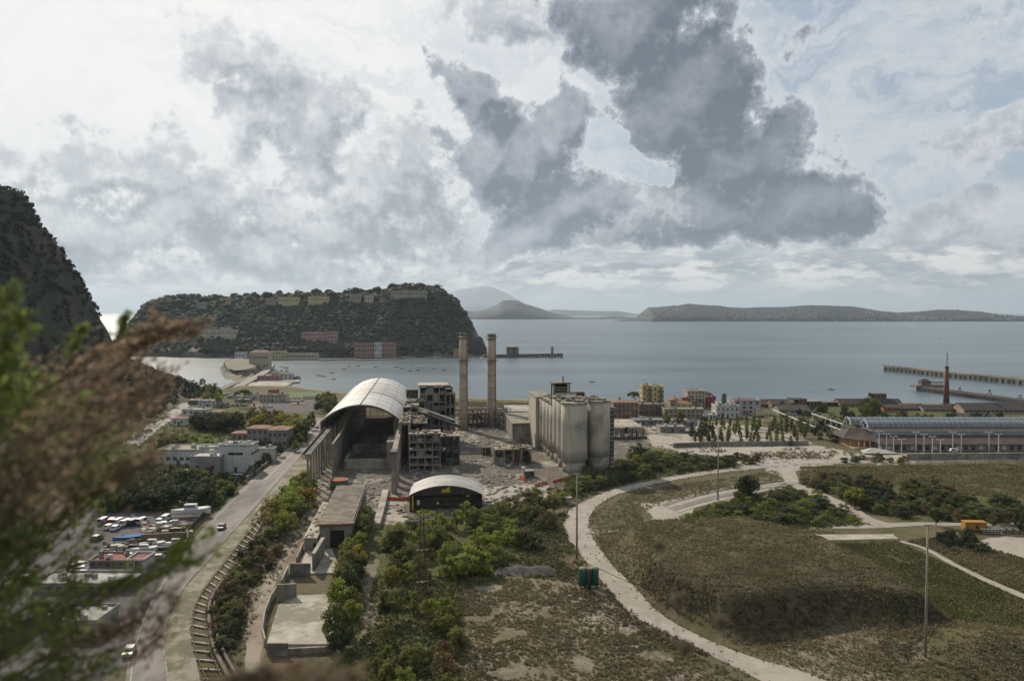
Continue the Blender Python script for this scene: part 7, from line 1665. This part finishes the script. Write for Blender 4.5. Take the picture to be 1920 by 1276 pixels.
def shrub(name, label, targets, root, mat_, n_leaf, size, spread, asp, seed, partname, green=0):
    """stems rise from a root on the hillside and bend to points seen at the given photo pixels (px, py, distance)"""
    g = np.random.default_rng(seed); t = empty(name, root, 0, label, 'shrub'); st = MB(); Cs = []; Ss = []
    R0 = Vector(root)
    for (px, py, d, L_, ang) in targets:
        tip = PY(px, py, d)-R0
        mid = tip*.5+Vector((g.normal(0,.08), g.normal(0,.08), .12*tip.length)); a_ = math.radians(ang); dirv = Vector((math.cos(a_), g.uniform(-.3,.3), math.sin(a_))); tail = tip-dirv*L_
        st.tube([(0,0,0), tuple(mid*.6), tuple(mid.lerp(tail,.6)), tuple(tail), tuple(tip)], [.014,.010,.007,.005,.0015], stemm, 5)
        for k in range(5):        # side sprays
            q = .15+.17*k; p0 = tail.lerp(tip, q); sd_ = (dirv+Vector((g.normal(0,.35),g.normal(0,.35),g.normal(0,.35)))).normalized()*L_*g.uniform(.22,.5); p1 = p0+sd_
            st.tube([tuple(p0),tuple(p1)],[.004,.001],stemm,4); C = leafy_twig(0,0,p0,p1,g,n_leaf//7,size,spread*L_*.6); Cs.append(C)
        Cs.append(leafy_twig(0,0,tail,tip,g,n_leaf*2//7,size,spread*L_))
    st.build('stem', t); C = np.concatenate(Cs); V_, F_ = streaks(C, size, asp, g)
    o = link(partname, npmesh(partname, V_, F_, mat_), t); CH.setdefault(t.name, []).append(o); return t
r = random.Random(11)
def region(poly, n, d, L_, ang, seed):
    rr = random.Random(seed); xs = [p[0] for p in poly]; ys = [p[1] for p in poly]; out = []
    while len(out) < n:
        a, c = rr.uniform(min(xs),max(xs)), rr.uniform(min(ys),max(ys))
        if inpoly(np.array([a]), np.array([c]), np.array(poly,float))[0]: out.append((a,c,rr.uniform(*d),rr.uniform(*L_),rr.uniform(*ang)))
    return out
def rt(x, y): return (x, y, hillz(x,y)-.05)
shrub('dry_plume_shrub', 'windblown brown plume shrub whose longest spray reaches out over the island', [(372,606,4.2,.42,12),(330,612,4.2,.35,8),(300,625,4.3,.35,22),(270,640,4.3,.35,30),(222,668,4.2,.35,35),(240,700,4.1,.35,30)], rt(-4.10, 4.00), fg_brown, 270, .013, .075, 3.0, 1, 'flower_plumes')
shrub('dry_plume_shrub', 'dense brown plume shrub hanging before the western cliff foot', region([(130,660),(250,640),(330,700),(300,780),(200,790),(60,740)], 21, (3.6,4.6), (.22,.40), (10,45), 2), rt(-3.90, 3.90), fg_brown, 125, .012, .20, 3.0, 2, 'flower_plumes')
shrub('dry_plume_shrub', 'lower brown plume shrub, its sprays drooping over the village road', region([(0,800),(200,740),(340,790),(310,860),(190,900),(160,970),(0,1000)], 27, (2.7,3.7), (.22,.40), (5,35), 3), rt(-3.70, 3.70), fg_brown, 95, .012, .22, 3.0, 3, 'flower_plumes')
shrub('dry_plume_shrub', 'small brown plume spray over the lower end of the road', [(300,1110,3.6,.22,35),(280,1150,3.6,.22,30),(330,1120,3.6,.2,60),(250,1170,3.6,.25,20),(305,1180,3.6,.2,50),(215,1180,3.5,.25,20)], rt(-3.40, 3.30), fg_brown, 150, .011, .2, 2.4, 4, 'flower_plumes')
shrub('green_leafy_shrub', 'bright green leafy shrub at the left edge, its tips against the cliff', region([(0,500),(20,520),(60,620),(75,700),(60,760),(0,800)], 16, (2.8,3.6), (.16,.28), (20,80), 5)+[(157,612,3.6,.12,70),(237,590,3.9,.10,80)], rt(-3.80, 2.90), fg_green, 100, .016, .14, 2.0, 5, 'leaves')
shrub('green_leafy_shrub', 'green shrub mixed into the brown plumes in the middle left', region([(0,760),(120,700),(250,800),(230,900),(100,960),(0,960)], 16, (3.0,4.0), (.18,.30), (10,60), 6), rt(-3.70, 3.20), fg_green, 90, .016, .17, 2.0, 6, 'leaves')
shrub('green_leafy_shrub', 'big green shrub filling the lower left corner above the yard sheds', region([(0,960),(100,980),(160,1040),(250,1180),(240,1290),(0,1300)], 30, (2.6,3.8), (.18,.34), (5,50), 7), rt(-3.40, 3.00), fg_green, 70, .016, .18, 2.0, 7, 'leaves')
shrub('green_leafy_shrub', 'thin branch with bright leaves stretching right across the road', [(385,1000,3.2,.18,35),(395,1035,3.2,.22,25),(360,1045,3.2,.22,22),(330,1062,3.2,.25,22),(290,1070,3.2,.25,20),(345,1015,3.2,.12,50),(240,1085,3.2,.25,18)], rt(-3.30, 3.00), fg_lime, 75, .015, .17, 2.0, 8, 'leaves')
for k, (x, y, w, lb, m_) in enumerate(((0,900,1,'olive scrub','g'),)):
    shrub('olive_scrub', 'dark olive scrub behind the brown plumes at the left edge', region([(0,640),(120,720),(250,800),(250,950),(180,1150),(150,1300),(0,1300)], 44, (4.6,5.8), (.25,.45), (0,90), 9), rt(-4.80, 4.60), fg_olive, 85, .020, .14, 2.2, 9, 'leaves')
shrub('dry_grass_clump', 'blurred dry grass along the lower edge, in front of the terrace', region([(430,1270),(520,1250),(640,1240),(690,1262),(640,1290),(430,1300)], 26, (1.9,2.4), (.10,.2), (5,40), 10), rt(-.9, 1.9), fg_brown, 90, .011, .08, 2.4, 10, 'flower_plumes')
for k, (px, py, s, lb) in enumerate(((1236,1022,.011,'smallest round dry seed head over the mound, topmost of four'),(1270,1122,.014,'round dry seed head at the middle of the mound'),(1352,1162,.016,'largest round dry seed head near the foot of the mound'),(1283,1212,.015,'lowest round dry seed head, over the white track'))):
    tip = PY(px, py, 2.6); root = Vector((tip.x-.10, 1.9, hillz(tip.x,1.9)-.03)); t = empty('seed_head_stalk', root, 0, lb, 'dry stalk', 'dry seed heads close to the camera')
    b = MB(); d_ = tip-root; b.tube([(0,0,0), tuple(d_*.5+Vector((-.03,0,.04))), tuple(d_)], [.003,.002,.0015], stemm, 5); b.build('stem', t)
    g = np.random.default_rng(k); V_, F_ = clumps(np.array([[*d_]]), np.array([s*1.7]), 420, .010, g, .8, .2); o = link('seed_head', npmesh('seed_head', V_, F_, fg_tan), t)
